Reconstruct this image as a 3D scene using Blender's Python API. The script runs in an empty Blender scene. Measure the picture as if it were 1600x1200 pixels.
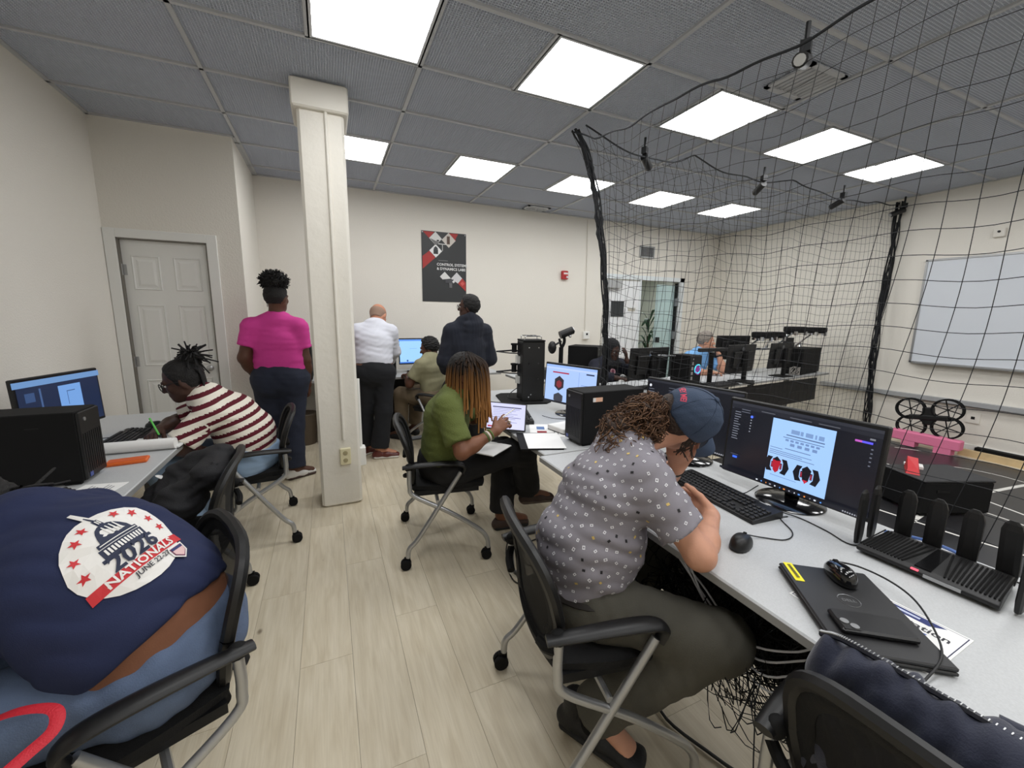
import bpy, math, random
import numpy as np
from mathutils import Vector, Matrix, Euler
from mathutils.bvhtree import BVHTree
random.seed(7)
SC = bpy.context.scene
COL = SC.collection
# ------------------------------------------------------------------ camera
CAM_R = np.array([[0.91329098, -0.40707535, 0.0137565],
                  [-0.05473301, -0.15612367, -0.9862199],
                  [0.40361353, 0.89995281, -0.16486679]])   # rows: right, down, forward
CAM_C = np.array([0.0, 0.0, 1.45])
FPX = 638.0
cam = bpy.data.cameras.new('camera')
cam.sensor_fit = 'HORIZONTAL'; cam.sensor_width = 36.0; cam.lens = 36.0 * FPX / 1600.0
cam.clip_start = 0.02; cam.clip_end = 60
camo = bpy.data.objects.new('camera', cam); COL.objects.link(camo)
r, d, f = CAM_R
camo.matrix_world = Matrix(((r[0], -d[0], -f[0], 0), (r[1], -d[1], -f[1], 0), (r[2], -d[2], -f[2], 1.45), (0, 0, 0, 1)))
SC.camera = camo
# ------------------------------------------------------------------ world, exposure
w = bpy.data.worlds.new('world'); SC.world = w; w.use_nodes = True
w.node_tree.nodes['Background'].inputs[0].default_value = (0.5, 0.55, 0.62, 1)
w.node_tree.nodes['Background'].inputs[1].default_value = 0.05
vs = SC.view_settings
vs.view_transform = 'Standard'; vs.look = 'None'; vs.gamma = 1.0; vs.use_curve_mapping = False
vs.exposure = 0.22
SC.cycles.max_bounces = 7; SC.cycles.diffuse_bounces = 4; SC.cycles.glossy_bounces = 3; SC.cycles.transparent_max_bounces = 16
LAMP = 10.5          # strength of the ceiling light panels

ZC = 2.92            # ceiling height
XL, XR, YB, YF = -1.60, 6.50, 5.50, -1.9
def gx(a): return a * 1.2192 - 0.627
def gy(b): return b * 0.6096 + 2.734
# ------------------------------------------------------------------ materials
MATS = {}
def srgb(c):
    return tuple(((v / 255.0) / 12.92 if v / 255.0 <= 0.04045 else ((v / 255.0 + 0.055) / 1.055) ** 2.4) for v in c)
def mat(name, rgb, rough=0.6, metal=0.0, bump=0.0, bscale=40.0, var=0.0, vscale=6.0, spec=0.5, emit=0.0, coat=0.0, sheen=0.0, stretch=None):
    """rgb in 0..255 sRGB; noise variation and fine relief are procedural"""
    if name in MATS: return MATS[name]
    m = bpy.data.materials.new(name); m.use_nodes = True
    nt = m.node_tree; b = nt.nodes['Principled BSDF']
    c = srgb(rgb) + (1,)
    b.inputs['Base Color'].default_value = c
    b.inputs['Roughness'].default_value = rough
    b.inputs['Metallic'].default_value = metal
    b.inputs['Specular IOR Level'].default_value = spec
    if coat: b.inputs['Coat Weight'].default_value = coat; b.inputs['Coat Roughness'].default_value = 0.08
    if sheen: b.inputs['Sheen Weight'].default_value = sheen
    if emit:
        b.inputs['Emission Color'].default_value = c; b.inputs['Emission Strength'].default_value = emit
    tc = None
    def coords():
        t = nt.nodes.new('ShaderNodeTexCoord')
        mp = nt.nodes.new('ShaderNodeMapping')
        nt.links.new(t.outputs['Object'], mp.inputs['Vector'])
        if stretch: mp.inputs['Scale'].default_value = stretch
        return mp
    if var:
        tc = tc or coords()
        n = nt.nodes.new('ShaderNodeTexNoise'); n.inputs['Scale'].default_value = vscale; n.inputs['Detail'].default_value = 4
        nt.links.new(tc.outputs[0], n.inputs['Vector'])
        rp = nt.nodes.new('ShaderNodeValToRGB')
        rp.color_ramp.elements[0].position = 0.3; rp.color_ramp.elements[1].position = 0.7
        rp.color_ramp.elements[0].color = tuple(max(0, v * (1 - var)) for v in c[:3]) + (1,)
        rp.color_ramp.elements[1].color = tuple(min(1, v * (1 + var)) for v in c[:3]) + (1,)
        nt.links.new(n.outputs['Fac'], rp.inputs['Fac']); nt.links.new(rp.outputs['Color'], b.inputs['Base Color'])
        if emit: nt.links.new(rp.outputs['Color'], b.inputs['Emission Color'])
    if bump:
        tc = tc or coords()
        n = nt.nodes.new('ShaderNodeTexNoise'); n.inputs['Scale'].default_value = bscale; n.inputs['Detail'].default_value = 3
        nt.links.new(tc.outputs[0], n.inputs['Vector'])
        bp = nt.nodes.new('ShaderNodeBump'); bp.inputs['Strength'].default_value = bump; bp.inputs['Distance'].default_value = 0.01
        nt.links.new(n.outputs['Fac'], bp.inputs['Height']); nt.links.new(bp.outputs['Normal'], b.inputs['Normal'])
    MATS[name] = m
    return m
def emat(rgb, s=1.0):
    """a glowing screen colour"""
    k = 'screen_%d_%d_%d_%d' % (*rgb, int(s * 100))
    if k in MATS: return MATS[k]
    m = bpy.data.materials.new(k); m.use_nodes = True
    b = m.node_tree.nodes['Principled BSDF']
    c = srgb(rgb) + (1,)
    b.inputs['Base Color'].default_value = (0.01, 0.01, 0.012, 1); b.inputs['Roughness'].default_value = 0.25
    b.inputs['Emission Color'].default_value = c; b.inputs['Emission Strength'].default_value = s
    MATS[k] = m
    return m
# ------------------------------------------------------------------ object helpers
def tag(o, label=None, cat=None, group=None, kind=None):
    if label: o['label'] = label
    if cat: o['category'] = cat
    if group: o['group'] = group
    if kind: o['kind'] = kind
    return o
def empty(name, loc=(0, 0, 0), rz=0.0):
    o = bpy.data.objects.new(name, None); COL.objects.link(o)
    o.location = loc; o.rotation_euler = (0, 0, rz); o.empty_display_size = 0.1
    return o
def mesh_obj(name, verts, faces, material, parent=None, smooth=False, fmat=None):
    me = bpy.data.meshes.new(name)
    me.from_pydata([tuple(v) for v in verts], [], [tuple(f) for f in faces])
    ms = material if isinstance(material, (list, tuple)) else [material]
    for m in ms: me.materials.append(m)
    if fmat is not None: me.polygons.foreach_set('material_index', np.asarray(fmat, dtype=np.int32))
    if smooth: me.polygons.foreach_set('use_smooth', np.ones(len(me.polygons), dtype=bool))
    me.update()
    o = bpy.data.objects.new(name, me); COL.objects.link(o)
    if parent is not None: o.parent = parent
    return o
def mesh_np(name, V, Q, material, parent=None, fmat=None):
    """fast build from numpy quads, smooth shaded"""
    me = bpy.data.meshes.new(name)
    V = np.asarray(V, np.float32); Q = np.asarray(Q, np.int32)
    me.vertices.add(len(V)); me.vertices.foreach_set('co', V.ravel())
    k = Q.shape[1]
    me.loops.add(Q.size); me.loops.foreach_set('vertex_index', Q.ravel())
    me.polygons.add(len(Q)); me.polygons.foreach_set('loop_start', np.arange(0, Q.size, k, dtype=np.int32))
    me.polygons.foreach_set('use_smooth', np.ones(len(Q), dtype=bool))
    for m in (material if isinstance(material, (list, tuple)) else [material]): me.materials.append(m)
    if fmat is not None: me.polygons.foreach_set('material_index', np.asarray(fmat, np.int32))
    me.update(calc_edges=True); me.validate()
    o = bpy.data.objects.new(name, me); COL.objects.link(o)
    if parent is not None: o.parent = parent
    return o
def copy_tree(o, parent=None):
    c = o.copy(); COL.objects.link(c)
    if parent is not None: c.parent = parent
    for ch in list(o.children): copy_tree(ch, c)
    return c
def V3(*a): return np.array(a if len(a) > 1 else a[0], float)
def unit(v):
    v = np.asarray(v, float); return v / (np.linalg.norm(v) + 1e-12)
class MB:
    """collects boxes, tubes, lathes and prisms into one mesh"""
    def __init__(s): s.v = []; s.f = []; s.m = []
    def add(s, v, f, mi=0):
        o = len(s.v); s.v += [tuple(map(float, p)) for p in v]; s.f += [tuple(i + o for i in q) for q in f]; s.m += [mi] * len(f)
        return s
    def box(s, c, size, rot=None, mi=0, ch=0.0):
        x, y, z = [k / 2 for k in size]
        if ch:   # chamfered vertical+horizontal edges
            e = min(ch, x * .9, y * .9, z * .9)
            P = []
            for sz in (-1, 1):
                for (ex, ez) in ((e, 0), (0, e)) if sz < 0 else ((0, e), (e, 0)):
                    zz = sz * (z - ez) if True else 0
                    xx, yy = x - ex, y - ex
                    for a, b in ((-xx + e, -yy), (xx - e, -yy), (xx, -yy + e), (xx, yy - e), (xx - e, yy), (-xx + e, yy), (-xx, yy - e), (-xx, -yy + e)):
                        P.append((a, b, zz))
            F = []
            for L in range(3):
                for i in range(8):
                    j = (i + 1) % 8; F.append((L * 8 + i, L * 8 + j, L * 8 + 8 + j, L * 8 + 8 + i))
            F.append(tuple(range(7, -1, -1))); F.append(tuple(range(24, 32)))
        else:
            P = [(-x, -y, -z), (x, -y, -z), (x, y, -z), (-x, y, -z), (-x, -y, z), (x, -y, z), (x, y, z), (-x, y, z)]
            F = [(0, 3, 2, 1), (4, 5, 6, 7), (0, 1, 5, 4), (1, 2, 6, 5), (2, 3, 7, 6), (3, 0, 4, 7)]
        if rot is not None:
            R = np.array(rot) if not isinstance(rot, (int, float)) else np.array([[math.cos(rot), -math.sin(rot), 0], [math.sin(rot), math.cos(rot), 0], [0, 0, 1]])
            P = [R @ np.array(p) for p in P]
        return s.add([(p[0] + c[0], p[1] + c[1], p[2] + c[2]) for p in P], F, mi)
    def tube(s, pts, r, n=8, mi=0, flat=1.0, up=None, caps=True):
        pts = [np.asarray(p, float) for p in pts]; m = len(pts)
        rs = r if isinstance(r, (list, tuple, np.ndarray)) else [r] * m
        ring = []; nrm = None
        for i in range(m):
            t = unit(pts[min(i + 1, m - 1)] - pts[max(i - 1, 0)])
            if nrm is None:
                ref = np.asarray(up, float) if up is not None else (np.array([0, 0, 1.0]) if abs(t[2]) < .9 else np.array([1.0, 0, 0]))
                nrm = unit(ref - t * (ref @ t))
            else: nrm = unit(nrm - t * (nrm @ t))
            bn = np.cross(t, nrm)
            ring.append([pts[i] + rs[i] * (math.cos(2 * math.pi * k / n) * bn + flat * math.sin(2 * math.pi * k / n) * nrm) for k in range(n)])
        P = [p for q in ring for p in q]; F = []
        for i in range(m - 1):
            for k in range(n):
                j = (k + 1) % n; F.append((i * n + k, i * n + j, (i + 1) * n + j, (i + 1) * n + k))
        if caps: F.append(tuple(range(n - 1, -1, -1))); F.append(tuple((m - 1) * n + k for k in range(n)))
        return s.add(P, F, mi)
    def cyl(s, p0, p1, r0, r1=None, n=16, mi=0): return s.tube([p0, p1], [r0, r0 if r1 is None else r1], n, mi)
    def lathe(s, prof, c=(0, 0, 0), n=24, mi=0, axis=None):
        """prof: list of (radius, height)"""
        P = []; F = []
        for (r_, h) in prof:
            for k in range(n):
                a = 2 * math.pi * k / n; P.append((r_ * math.cos(a), r_ * math.sin(a), h))
        for i in range(len(prof) - 1):
            for k in range(n):
                j = (k + 1) % n; F.append((i * n + k, i * n + j, (i + 1) * n + j, (i + 1) * n + k))
        if prof[0][0] > 1e-6: F.append(tuple(range(n - 1, -1, -1)))
        if prof[-1][0] > 1e-6: F.append(tuple((len(prof) - 1) * n + k for k in range(n)))
        if axis is not None:
            a = unit(axis); ref = np.array([0, 0, 1.0]) if abs(a[2]) < .9 else np.array([1.0, 0, 0])
            u_ = unit(np.cross(ref, a)); v_ = np.cross(a, u_)
            P = [p[0] * u_ + p[1] * v_ + p[2] * a for p in P]
        return s.add([(p[0] + c[0], p[1] + c[1], p[2] + c[2]) for p in P], F, mi)
    def prism(s, poly, z0, z1, fn=None, mi=0):
        n = len(poly); P = [(x, y, z0) for x, y in poly] + [(x, y, z1) for x, y in poly]
        F = [tuple(range(n - 1, -1, -1)), tuple(range(n, 2 * n))] + [(i, (i + 1) % n, n + (i + 1) % n, n + i) for i in range(n)]
        if fn: P = [fn(p) for p in P]
        return s.add(P, F, mi)
    def ball(s, c, r, n=12, mi=0, R=None):
        rr = r if isinstance(r, (list, tuple)) else (r, r, r); P = [(0, 0, 1)]; F = []; m = n // 2
        for i in range(1, m):
            th = math.pi * i / m
            for k in range(n): a = 2 * math.pi * k / n; P.append((math.sin(th) * math.cos(a), math.sin(th) * math.sin(a), math.cos(th)))
        P.append((0, 0, -1)); L = len(P) - 1
        for k in range(n):
            j = (k + 1) % n; F.append((0, 1 + k, 1 + j)); F.append((L, 1 + (m - 2) * n + j, 1 + (m - 2) * n + k))
            for i in range(m - 2): F.append((1 + i * n + k, 1 + (i + 1) * n + k, 1 + (i + 1) * n + j, 1 + i * n + j))
        Q = []
        for p in P:
            q = np.array([p[0] * rr[0], p[1] * rr[1], p[2] * rr[2]])
            if R is not None: q = np.asarray(R) @ q
            Q.append(q + np.asarray(c, float))
        return s.add(Q, F, mi)
    def build(s, name, material, parent=None, smooth=False, bevel=0.0):
        o = mesh_obj(name, s.v, s.f, material, parent, smooth, s.m if isinstance(material, (list, tuple)) else None)
        if bevel:
            b = o.modifiers.new('bevel', 'BEVEL'); b.width = bevel; b.segments = 2; b.limit_method = 'ANGLE'; b.angle_limit = 0.7
        if smooth and not bevel: smooth_by_angle(o)
        return o
def smooth_by_angle(o, ang=0.75):
    me = o.data
    me.polygons.foreach_set('use_smooth', np.ones(len(me.polygons), dtype=bool))
    bmn = {}
    # mark sharp edges by dihedral angle
    nr = [p.normal for p in me.polygons]; ed = {}
    for i, p in enumerate(me.polygons):
        for k in p.edge_keys: ed.setdefault(k, []).append(i)
    sharp = np.zeros(len(me.edges), dtype=bool)
    for e in me.edges:
        fs = ed.get(tuple(sorted(e.vertices)), [])
        if len(fs) == 2 and nr[fs[0]].length > 0 and nr[fs[1]].length > 0:
            if nr[fs[0]].dot(nr[fs[1]]) < math.cos(ang): sharp[e.index] = True
    me.edges.foreach_set('use_edge_sharp', sharp)
def spline(pts, n=8):
    """Catmull-Rom through points"""
    P = [np.asarray(p, float) for p in pts]; P = [2 * P[0] - P[1]] + P + [2 * P[-1] - P[-2]]; out = []
    for i in range(1, len(P) - 2):
        for k in range(n):
            t = k / n
            out.append(0.5 * (2 * P[i] + (P[i + 1] - P[i - 1]) * t + (2 * P[i - 1] - 5 * P[i] + 4 * P[i + 1] - P[i + 2]) * t * t + (3 * P[i] - P[i - 1] - 3 * P[i + 1] + P[i + 2]) * t ** 3))
    out.append(P[-2]); return out
def cord(name, pts, r, m, label=None, cat='cable', parent=None, n=6, sides=6, group=None):
    b = MB(); b.tube(spline(pts, n), r, sides)
    o = b.build(name, m, parent, smooth=True)
    if label: tag(o, label, cat, group)
    return o
# ---- flat printed artwork: rectangles, polygons and lettering on a plane (x right, y up in metres)
def text_geo(txt, size, align='LEFT', bold=0.0):
    cu = bpy.data.curves.new('lettering', 'FONT'); cu.body = txt; cu.size = size; cu.align_x = align; cu.align_y = 'CENTER'
    cu.resolution_u = 2; cu.offset = bold
    o = bpy.data.objects.new('lettering', cu)
    me = o.to_mesh()
    V = [tuple(v.co) for v in me.vertices]; F = [tuple(p.vertices) for p in me.polygons]
    o.to_mesh_clear(); bpy.data.objects.remove(o); bpy.data.curves.remove(cu)
    return V, F
def flat_art(name, items, place, parent, matfn, step=0.0003, base=0.0004):
    """items: ('r',x0,y0,x1,y1,rgb) ('p',pts,rgb) ('t',text,x,y,size,rgb[,align,bold,angle]); place maps (x,y,h) to local xyz"""
    V = []; F = []; MI = []; ms = []; keys = {}
    for li, it in enumerate(items):
        h = base + step * li
        if it[0] == 'r': v = [(it[1], it[2]), (it[3], it[2]), (it[3], it[4]), (it[1], it[4])]; f_ = [(0, 1, 2, 3)]; c = it[5]
        elif it[0] == 'p': v = list(it[1]); f_ = [tuple(range(len(v)))]; c = it[2]
        else:
            al = it[6] if len(it) > 6 else 'LEFT'; bo = it[7] if len(it) > 7 else 0.0; an = it[8] if len(it) > 8 else 0.0
            tv, f_ = text_geo(it[1], it[4], al, bo)
            ca, sa = math.cos(an), math.sin(an)
            v = [(it[2] + p[0] * ca - p[1] * sa, it[3] + p[0] * sa + p[1] * ca) for p in tv]; c = it[5]
        o = len(V); V += [place(x, y, h) for x, y in v]; F += [tuple(i + o for i in q) for q in f_]
        if c not in keys: keys[c] = len(ms); ms.append(matfn(c))
        MI += [keys[c]] * len(f_)
    return mesh_obj(name, V, F, ms, parent, False, MI)
def ink(c): return mat('print_%d_%d_%d' % c, c, 0.6)

# ------------------------------------------------------------------ shared materials
M_WALL = mat('painted_wall', (230, 226, 217), 0.85, bump=0.25, bscale=90, spec=0.2)
M_WHITE = mat('white_gloss_paint', (232, 232, 228), 0.45, bump=0.05, bscale=30)
M_COLUMN = mat('column_paint', (230, 226, 216), 0.5, bump=0.35, bscale=14)
M_GRID = mat('ceiling_grid_paint', (190, 192, 195), 0.5)
M_TILE = mat('eggcrate_tile', (214, 220, 232), 0.6)
M_PLENUM = mat('plenum_dark', (84, 89, 99), 0.95)
M_BLACK = mat('black_plastic', (13, 13, 14), 0.45)
M_BLACKM = mat('black_matte', (11, 11, 12), 0.8, spec=0.3)
M_BLACKG = mat('black_glossy', (10, 10, 12), 0.12, coat=0.5)
M_FABRIC = mat('black_fabric', (12, 12, 13), 0.95, bump=0.3, bscale=400)
M_SILVER = mat('silver_tube', (176, 177, 178), 0.32, metal=0.75)
M_CHROME = mat('chrome', (205, 206, 208), 0.12, metal=1.0)
M_DESK = mat('desk_laminate', (188, 190, 191), 0.5, var=0.06, vscale=220)
M_DESKEDGE = mat('desk_edge', (150, 150, 148), 0.5)
M_DKMETAL = mat('dark_metal', (20, 21, 23), 0.5, metal=0.3)
M_CORD = mat('black_cord', (14, 14, 15), 0.55)
M_PAPER = mat('white_paper', (240, 240, 238), 0.8)

# ------------------------------------------------------------------ floor
def plank_mat():
    m = bpy.data.materials.new('pale_oak_vinyl'); m.use_nodes = True; nt = m.node_tree; b = nt.nodes['Principled BSDF']
    N = nt.nodes.new; L = nt.links.new
    oi = N('ShaderNodeObjectInfo'); tc = N('ShaderNodeTexCoord')
    add = N('ShaderNodeVectorMath'); add.operation = 'ADD'
    sc_ = N('ShaderNodeVectorMath'); sc_.operation = 'SCALE'; sc_.inputs['Scale'].default_value = 37.0
    cb = N('ShaderNodeCombineXYZ')
    L(oi.outputs['Random'], cb.inputs[0]); L(oi.outputs['Random'], cb.inputs[1]); L(oi.outputs['Random'], cb.inputs[2])
    L(cb.outputs[0], sc_.inputs[0]); L(tc.outputs['Object'], add.inputs[0]); L(sc_.outputs[0], add.inputs[1])
    mp = N('ShaderNodeMapping'); mp.inputs['Scale'].default_value = (9, 1.0, 1); L(add.outputs[0], mp.inputs['Vector'])
    n1 = N('ShaderNodeTexNoise'); n1.inputs['Scale'].default_value = 3.2; n1.inputs['Detail'].default_value = 6; n1.inputs['Distortion'].default_value = 0.6; L(mp.outputs[0], n1.inputs['Vector'])
    mp2 = N('ShaderNodeMapping'); mp2.inputs['Scale'].default_value = (60, 2.2, 1); L(add.outputs[0], mp2.inputs['Vector'])
    n2 = N('ShaderNodeTexNoise'); n2.inputs['Scale'].default_value = 3.0; n2.inputs['Detail'].default_value = 3; L(mp2.outputs[0], n2.inputs['Vector'])
    rp = N('ShaderNodeValToRGB'); e = rp.color_ramp.elements
    e[0].position = 0.25; e[0].color = srgb((203, 190, 164)) + (1,)
    e[1].position = 0.75; e[1].color = srgb((226, 216, 194)) + (1,)
    x = e.new(0.5); x.color = srgb((216, 205, 181)) + (1,)
    L(n1.outputs['Fac'], rp.inputs['Fac'])
    mx = N('ShaderNodeMixRGB'); mx.blend_type = 'MULTIPLY'; mx.inputs[0].default_value = 0.2
    r2 = N('ShaderNodeValToRGB'); r2.color_ramp.elements[0].position = 0.35; r2.color_ramp.elements[0].color = (0.72, 0.69, 0.66, 1); r2.color_ramp.elements[1].position = 0.6
    L(n2.outputs['Fac'], r2.inputs['Fac']); L(rp.outputs['Color'], mx.inputs[1]); L(r2.outputs['Color'], mx.inputs[2])
    # knots
    mp3 = N('ShaderNodeMapping'); mp3.inputs['Scale'].default_value = (1.5, 0.9, 1); L(add.outputs[0], mp3.inputs['Vector'])
    vo = N('ShaderNodeTexVoronoi'); vo.inputs['Scale'].default_value = 2.6; L(mp3.outputs[0], vo.inputs['Vector'])
    r3 = N('ShaderNodeValToRGB'); r3.color_ramp.elements[0].position = 0.018; r3.color_ramp.elements[0].color = (0.22, 0.18, 0.14, 1)
    r3.color_ramp.elements[1].position = 0.055; r3.color_ramp.elements[1].color = (1, 1, 1, 1)
    L(vo.outputs['Distance'], r3.inputs['Fac'])
    m3 = N('ShaderNodeMixRGB'); m3.blend_type = 'MULTIPLY'; m3.inputs[0].default_value = 0.75
    L(mx.outputs[0], m3.inputs[1]); L(r3.outputs['Color'], m3.inputs[2])
    hs = N('ShaderNodeHueSaturation'); ma = N('ShaderNodeMath'); ma.operation = 'MULTIPLY_ADD'; ma.inputs[1].default_value = 0.10; ma.inputs[2].default_value = 0.95
    L(oi.outputs['Random'], ma.inputs[0]); L(ma.outputs[0], hs.inputs['Value']); L(m3.outputs[0], hs.inputs['Color'])
    L(hs.outputs[0], b.inputs['Base Color'])
    b.inputs['Roughness'].default_value = 0.42; b.inputs['Specular IOR Level'].default_value = 0.35
    bp = N('ShaderNodeBump'); bp.inputs['Strength'].default_value = 0.08; bp.inputs['Distance'].default_value = 0.004
    L(n2.outputs['Fac'], bp.inputs['Height']); L(bp.outputs[0], b.inputs['Normal'])
    return m
b = MB(); b.box(((XL + XR) / 2, (YF + YB) / 2, -0.055), (XR - XL + .4, YB - YF + .4, 0.10))
floor = b.build('floor', mat('floor_screed', (120, 112, 98), 0.9)); tag(floor, 'pale oak plank vinyl floor', kind='structure')
MP = plank_mat(); PW, PLN = 0.2025, 1.22
def plank_mesh(x0, x1, y0, y1):
    b = MB(); b.box(((x0 + x1) / 2, (y0 + y1) / 2, -0.0025), (x1 - x0 - 0.0012, y1 - y0 - 0.0012, 0.005)); return b
share = {}
nx = int(round((XR - XL) / PW))
for i in range(nx):
    off = -(i * 0.437 % 1) * PLN
    y = YF + off
    while y < YB:
        y0, y1 = max(y, YF), min(y + PLN, YB if XL + (i + .5) * PW > -0.66 else 4.44)
        if y1 - y0 > 0.03:
            key = round(y1 - y0, 3)
            if key not in share:
                bb = plank_mesh(-PW / 2, PW / 2, -(y1 - y0) / 2, (y1 - y0) / 2)
                o = bb.build('plank', MP, floor); share[key] = o.data
            else:
                o = bpy.data.objects.new('plank', share[key]); COL.objects.link(o); o.parent = floor
            o.location = (XL + (i + .5) * PW, (y0 + y1) / 2, 0)
        y += PLN
# ------------------------------------------------------------------ walls
def wall(name, c, size, label, m=M_WALL):
    b = MB(); b.box(c, size); return tag(b.build(name, m), label, kind='structure')
H2 = ZC + 0.5
wall('wall_left', (XL - .05, (YF + 4.44) / 2, H2 / 2), (.1, 4.44 - YF + .2, H2), 'off-white textured wall behind the left desk')
wall('wall_rear', ((XL + XR) / 2, YF - .05, H2 / 2), (XR - XL + .2, .1, H2), 'off-white wall behind the viewer')
wall('wall_right', (XR + .05, (YF + YB) / 2, H2 / 2), (.1, YB - YF + .2, H2), 'off-white wall with the whiteboard')
wall('wall_side', (-0.71, 5.02, H2 / 2), (.09, 0.96, H2), 'short return wall beside the closet door')
# wall with the white closet door (opening -1.518..-0.924)
DX0, DX1, DZ = -1.522, -0.920, 2.03
b = MB(); b.box(((XL + DX0) / 2, 4.49, H2 / 2), (DX0 - XL, .1, H2)); b.box(((DX1 - 0.665) / 2, 4.49, H2 / 2), (-0.665 - DX1, .1, H2)); b.box(((DX0 + DX1) / 2, 4.49, (H2 + DZ) / 2), (DX1 - DX0, .1, H2 - DZ))
tag(b.build('wall_door', M_WALL), 'off-white wall around the closet door', kind='structure')
# back wall with glass door opening
GX0, GX1, GZ = 4.78, 5.62, 2.06
b = MB(); b.box(((-0.76 + GX0) / 2, YB + .05, H2 / 2), (GX0 + .76, .1, H2)); b.box(((GX1 + XR) / 2, YB + .05, H2 / 2), (XR - GX1, .1, H2)); b.box(((GX0 + GX1) / 2, YB + .05, (H2 + GZ) / 2), (GX1 - GX0, .1, H2 - GZ))
tag(b.build('wall_back', M_WALL), 'cream back wall with the poster', kind='structure')
# corridor seen through the open glass door
b = MB(); b.box((5.2, 8.6, 1.3), (4.0, .1, 2.6)); b.box((3.3, 7.1, 1.3), (.1, 3.0, 2.6)); b.box((7.3, 7.1, 1.3), (.1, 3.0, 2.6))
tag(b.build('wall_corridor', mat('corridor_wall', (214, 218, 206), 0.8)), 'pale green corridor wall beyond the glass door', kind='structure')
b = MB(); b.box((5.3, 7.1, 2.45), (4.0, 3.0, .05)); tag(b.build('ceiling_corridor', mat('corridor_ceiling', (200, 202, 200), .9)), 'corridor ceiling', kind='structure')
b = MB(); b.box((5.3, 7.1, -.03), (4.0, 3.0, .05)); tag(b.build('floor_corridor', mat('corridor_floor', (170, 165, 150), .6)), 'corridor floor', kind='structure')
cl = empty('ceiling_light', (6.2, 6.9, 2.40)); tag(cl, 'small ceiling light panel in the corridor beyond the glass door', 'ceiling light')
b = MB(); b.box((0, 0, 0), (.64, .64, .03)); b.build('frame', M_GRID, cl)
b = MB(); b.box((0, 0, -.018), (.58, .58, .01)); b.build('diffuser', mat('corridor_panel_glow', (250, 252, 255), .5, emit=16), cl)
# closet door: six panel leaf with casing
dr = empty('door_1', ((DX0 + DX1) / 2, 4.44, 0)); tag(dr, 'white six-panel closet door', kind='structure')
W2 = (DX1 - DX0) / 2
b = MB(); b.box((0, .05, DZ / 2), (2 * W2 - .012, .035, DZ - .012)); leaf = b.build('leaf', M_WHITE, dr)
for (xa, xb) in ((-.235, -.045), (.045, .235)):
    for (za, zb) in ((1.62, 1.90), (0.98, 1.50), (0.22, 0.86)):
        b = MB(); cx_, cz_ = (xa + xb) / 2, (za + zb) / 2; hw, hh = (xb - xa) / 2, (zb - za) / 2
        y0 = .0315
        for e0, e1, ya, yb in ((0, .014, y0, y0 + .010), (.014, .034, y0 + .010, y0 + .010), (.034, .052, y0 + .010, y0 - .004)):
            pass
        ring = []
        for e_, y_ in ((.0, y0 + .001), (.007, y0 - .008), (.016, y0 - .001), (.03, y0 - .001), (.048, y0 - .007)):
            ring.append([(cx_ - hw + e_, y_, cz_ - hh + e_), (cx_ + hw - e_, y_, cz_ - hh + e_), (cx_ + hw - e_, y_, cz_ + hh - e_), (cx_ - hw + e_, y_, cz_ + hh - e_)])
        P = [p for q in ring for p in q]; F = [(i * 4 + k, i * 4 + (k + 1) % 4, i * 4 + 4 + (k + 1) % 4, i * 4 + 4 + k) for i in range(4) for k in range(4)] + [(16, 17, 18, 19)]
        b.add(P, F); b.build('panel', M_WHITE, dr)
b = MB()
for x0, x1, z0, z1 in ((-W2 - .075, -W2, 0, DZ + .07), (W2, W2 + .075, 0, DZ + .07), (-W2, W2, DZ, DZ + .07)):
    b.box(((x0 + x1) / 2, -.008, (z0 + z1) / 2), (x1 - x0, .018, z1 - z0))
b.build('casing', M_WHITE, dr, bevel=.003)
b = MB(); b.box((-W2 - .0, .02, DZ / 2), (.02, .06, DZ)); b.box((W2, .02, DZ / 2), (.02, .06, DZ)); b.box((0, .02, DZ), (2 * W2, .06, .02)); b.build('jamb', mat('door_gap', (120, 116, 108), .7), dr)
for z in (1.78, 1.02, .25):
    b = MB(); b.cyl((-W2 + .004, .008, z - .045), (-W2 + .004, .008, z + .045), .009, n=10); b.box((-W2 + .018, .03, z), (.03, .006, .085)); b.build('hinge', M_SILVER, dr)
b = MB(); b.lathe([(.012, 0), (.012, .03), (.027, .045), (.027, .06), (.018, .068)], (W2 - .065, .03, .95), 16, axis=(0, -1, 0)); b.build('knob', M_SILVER, dr, smooth=True)
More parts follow.
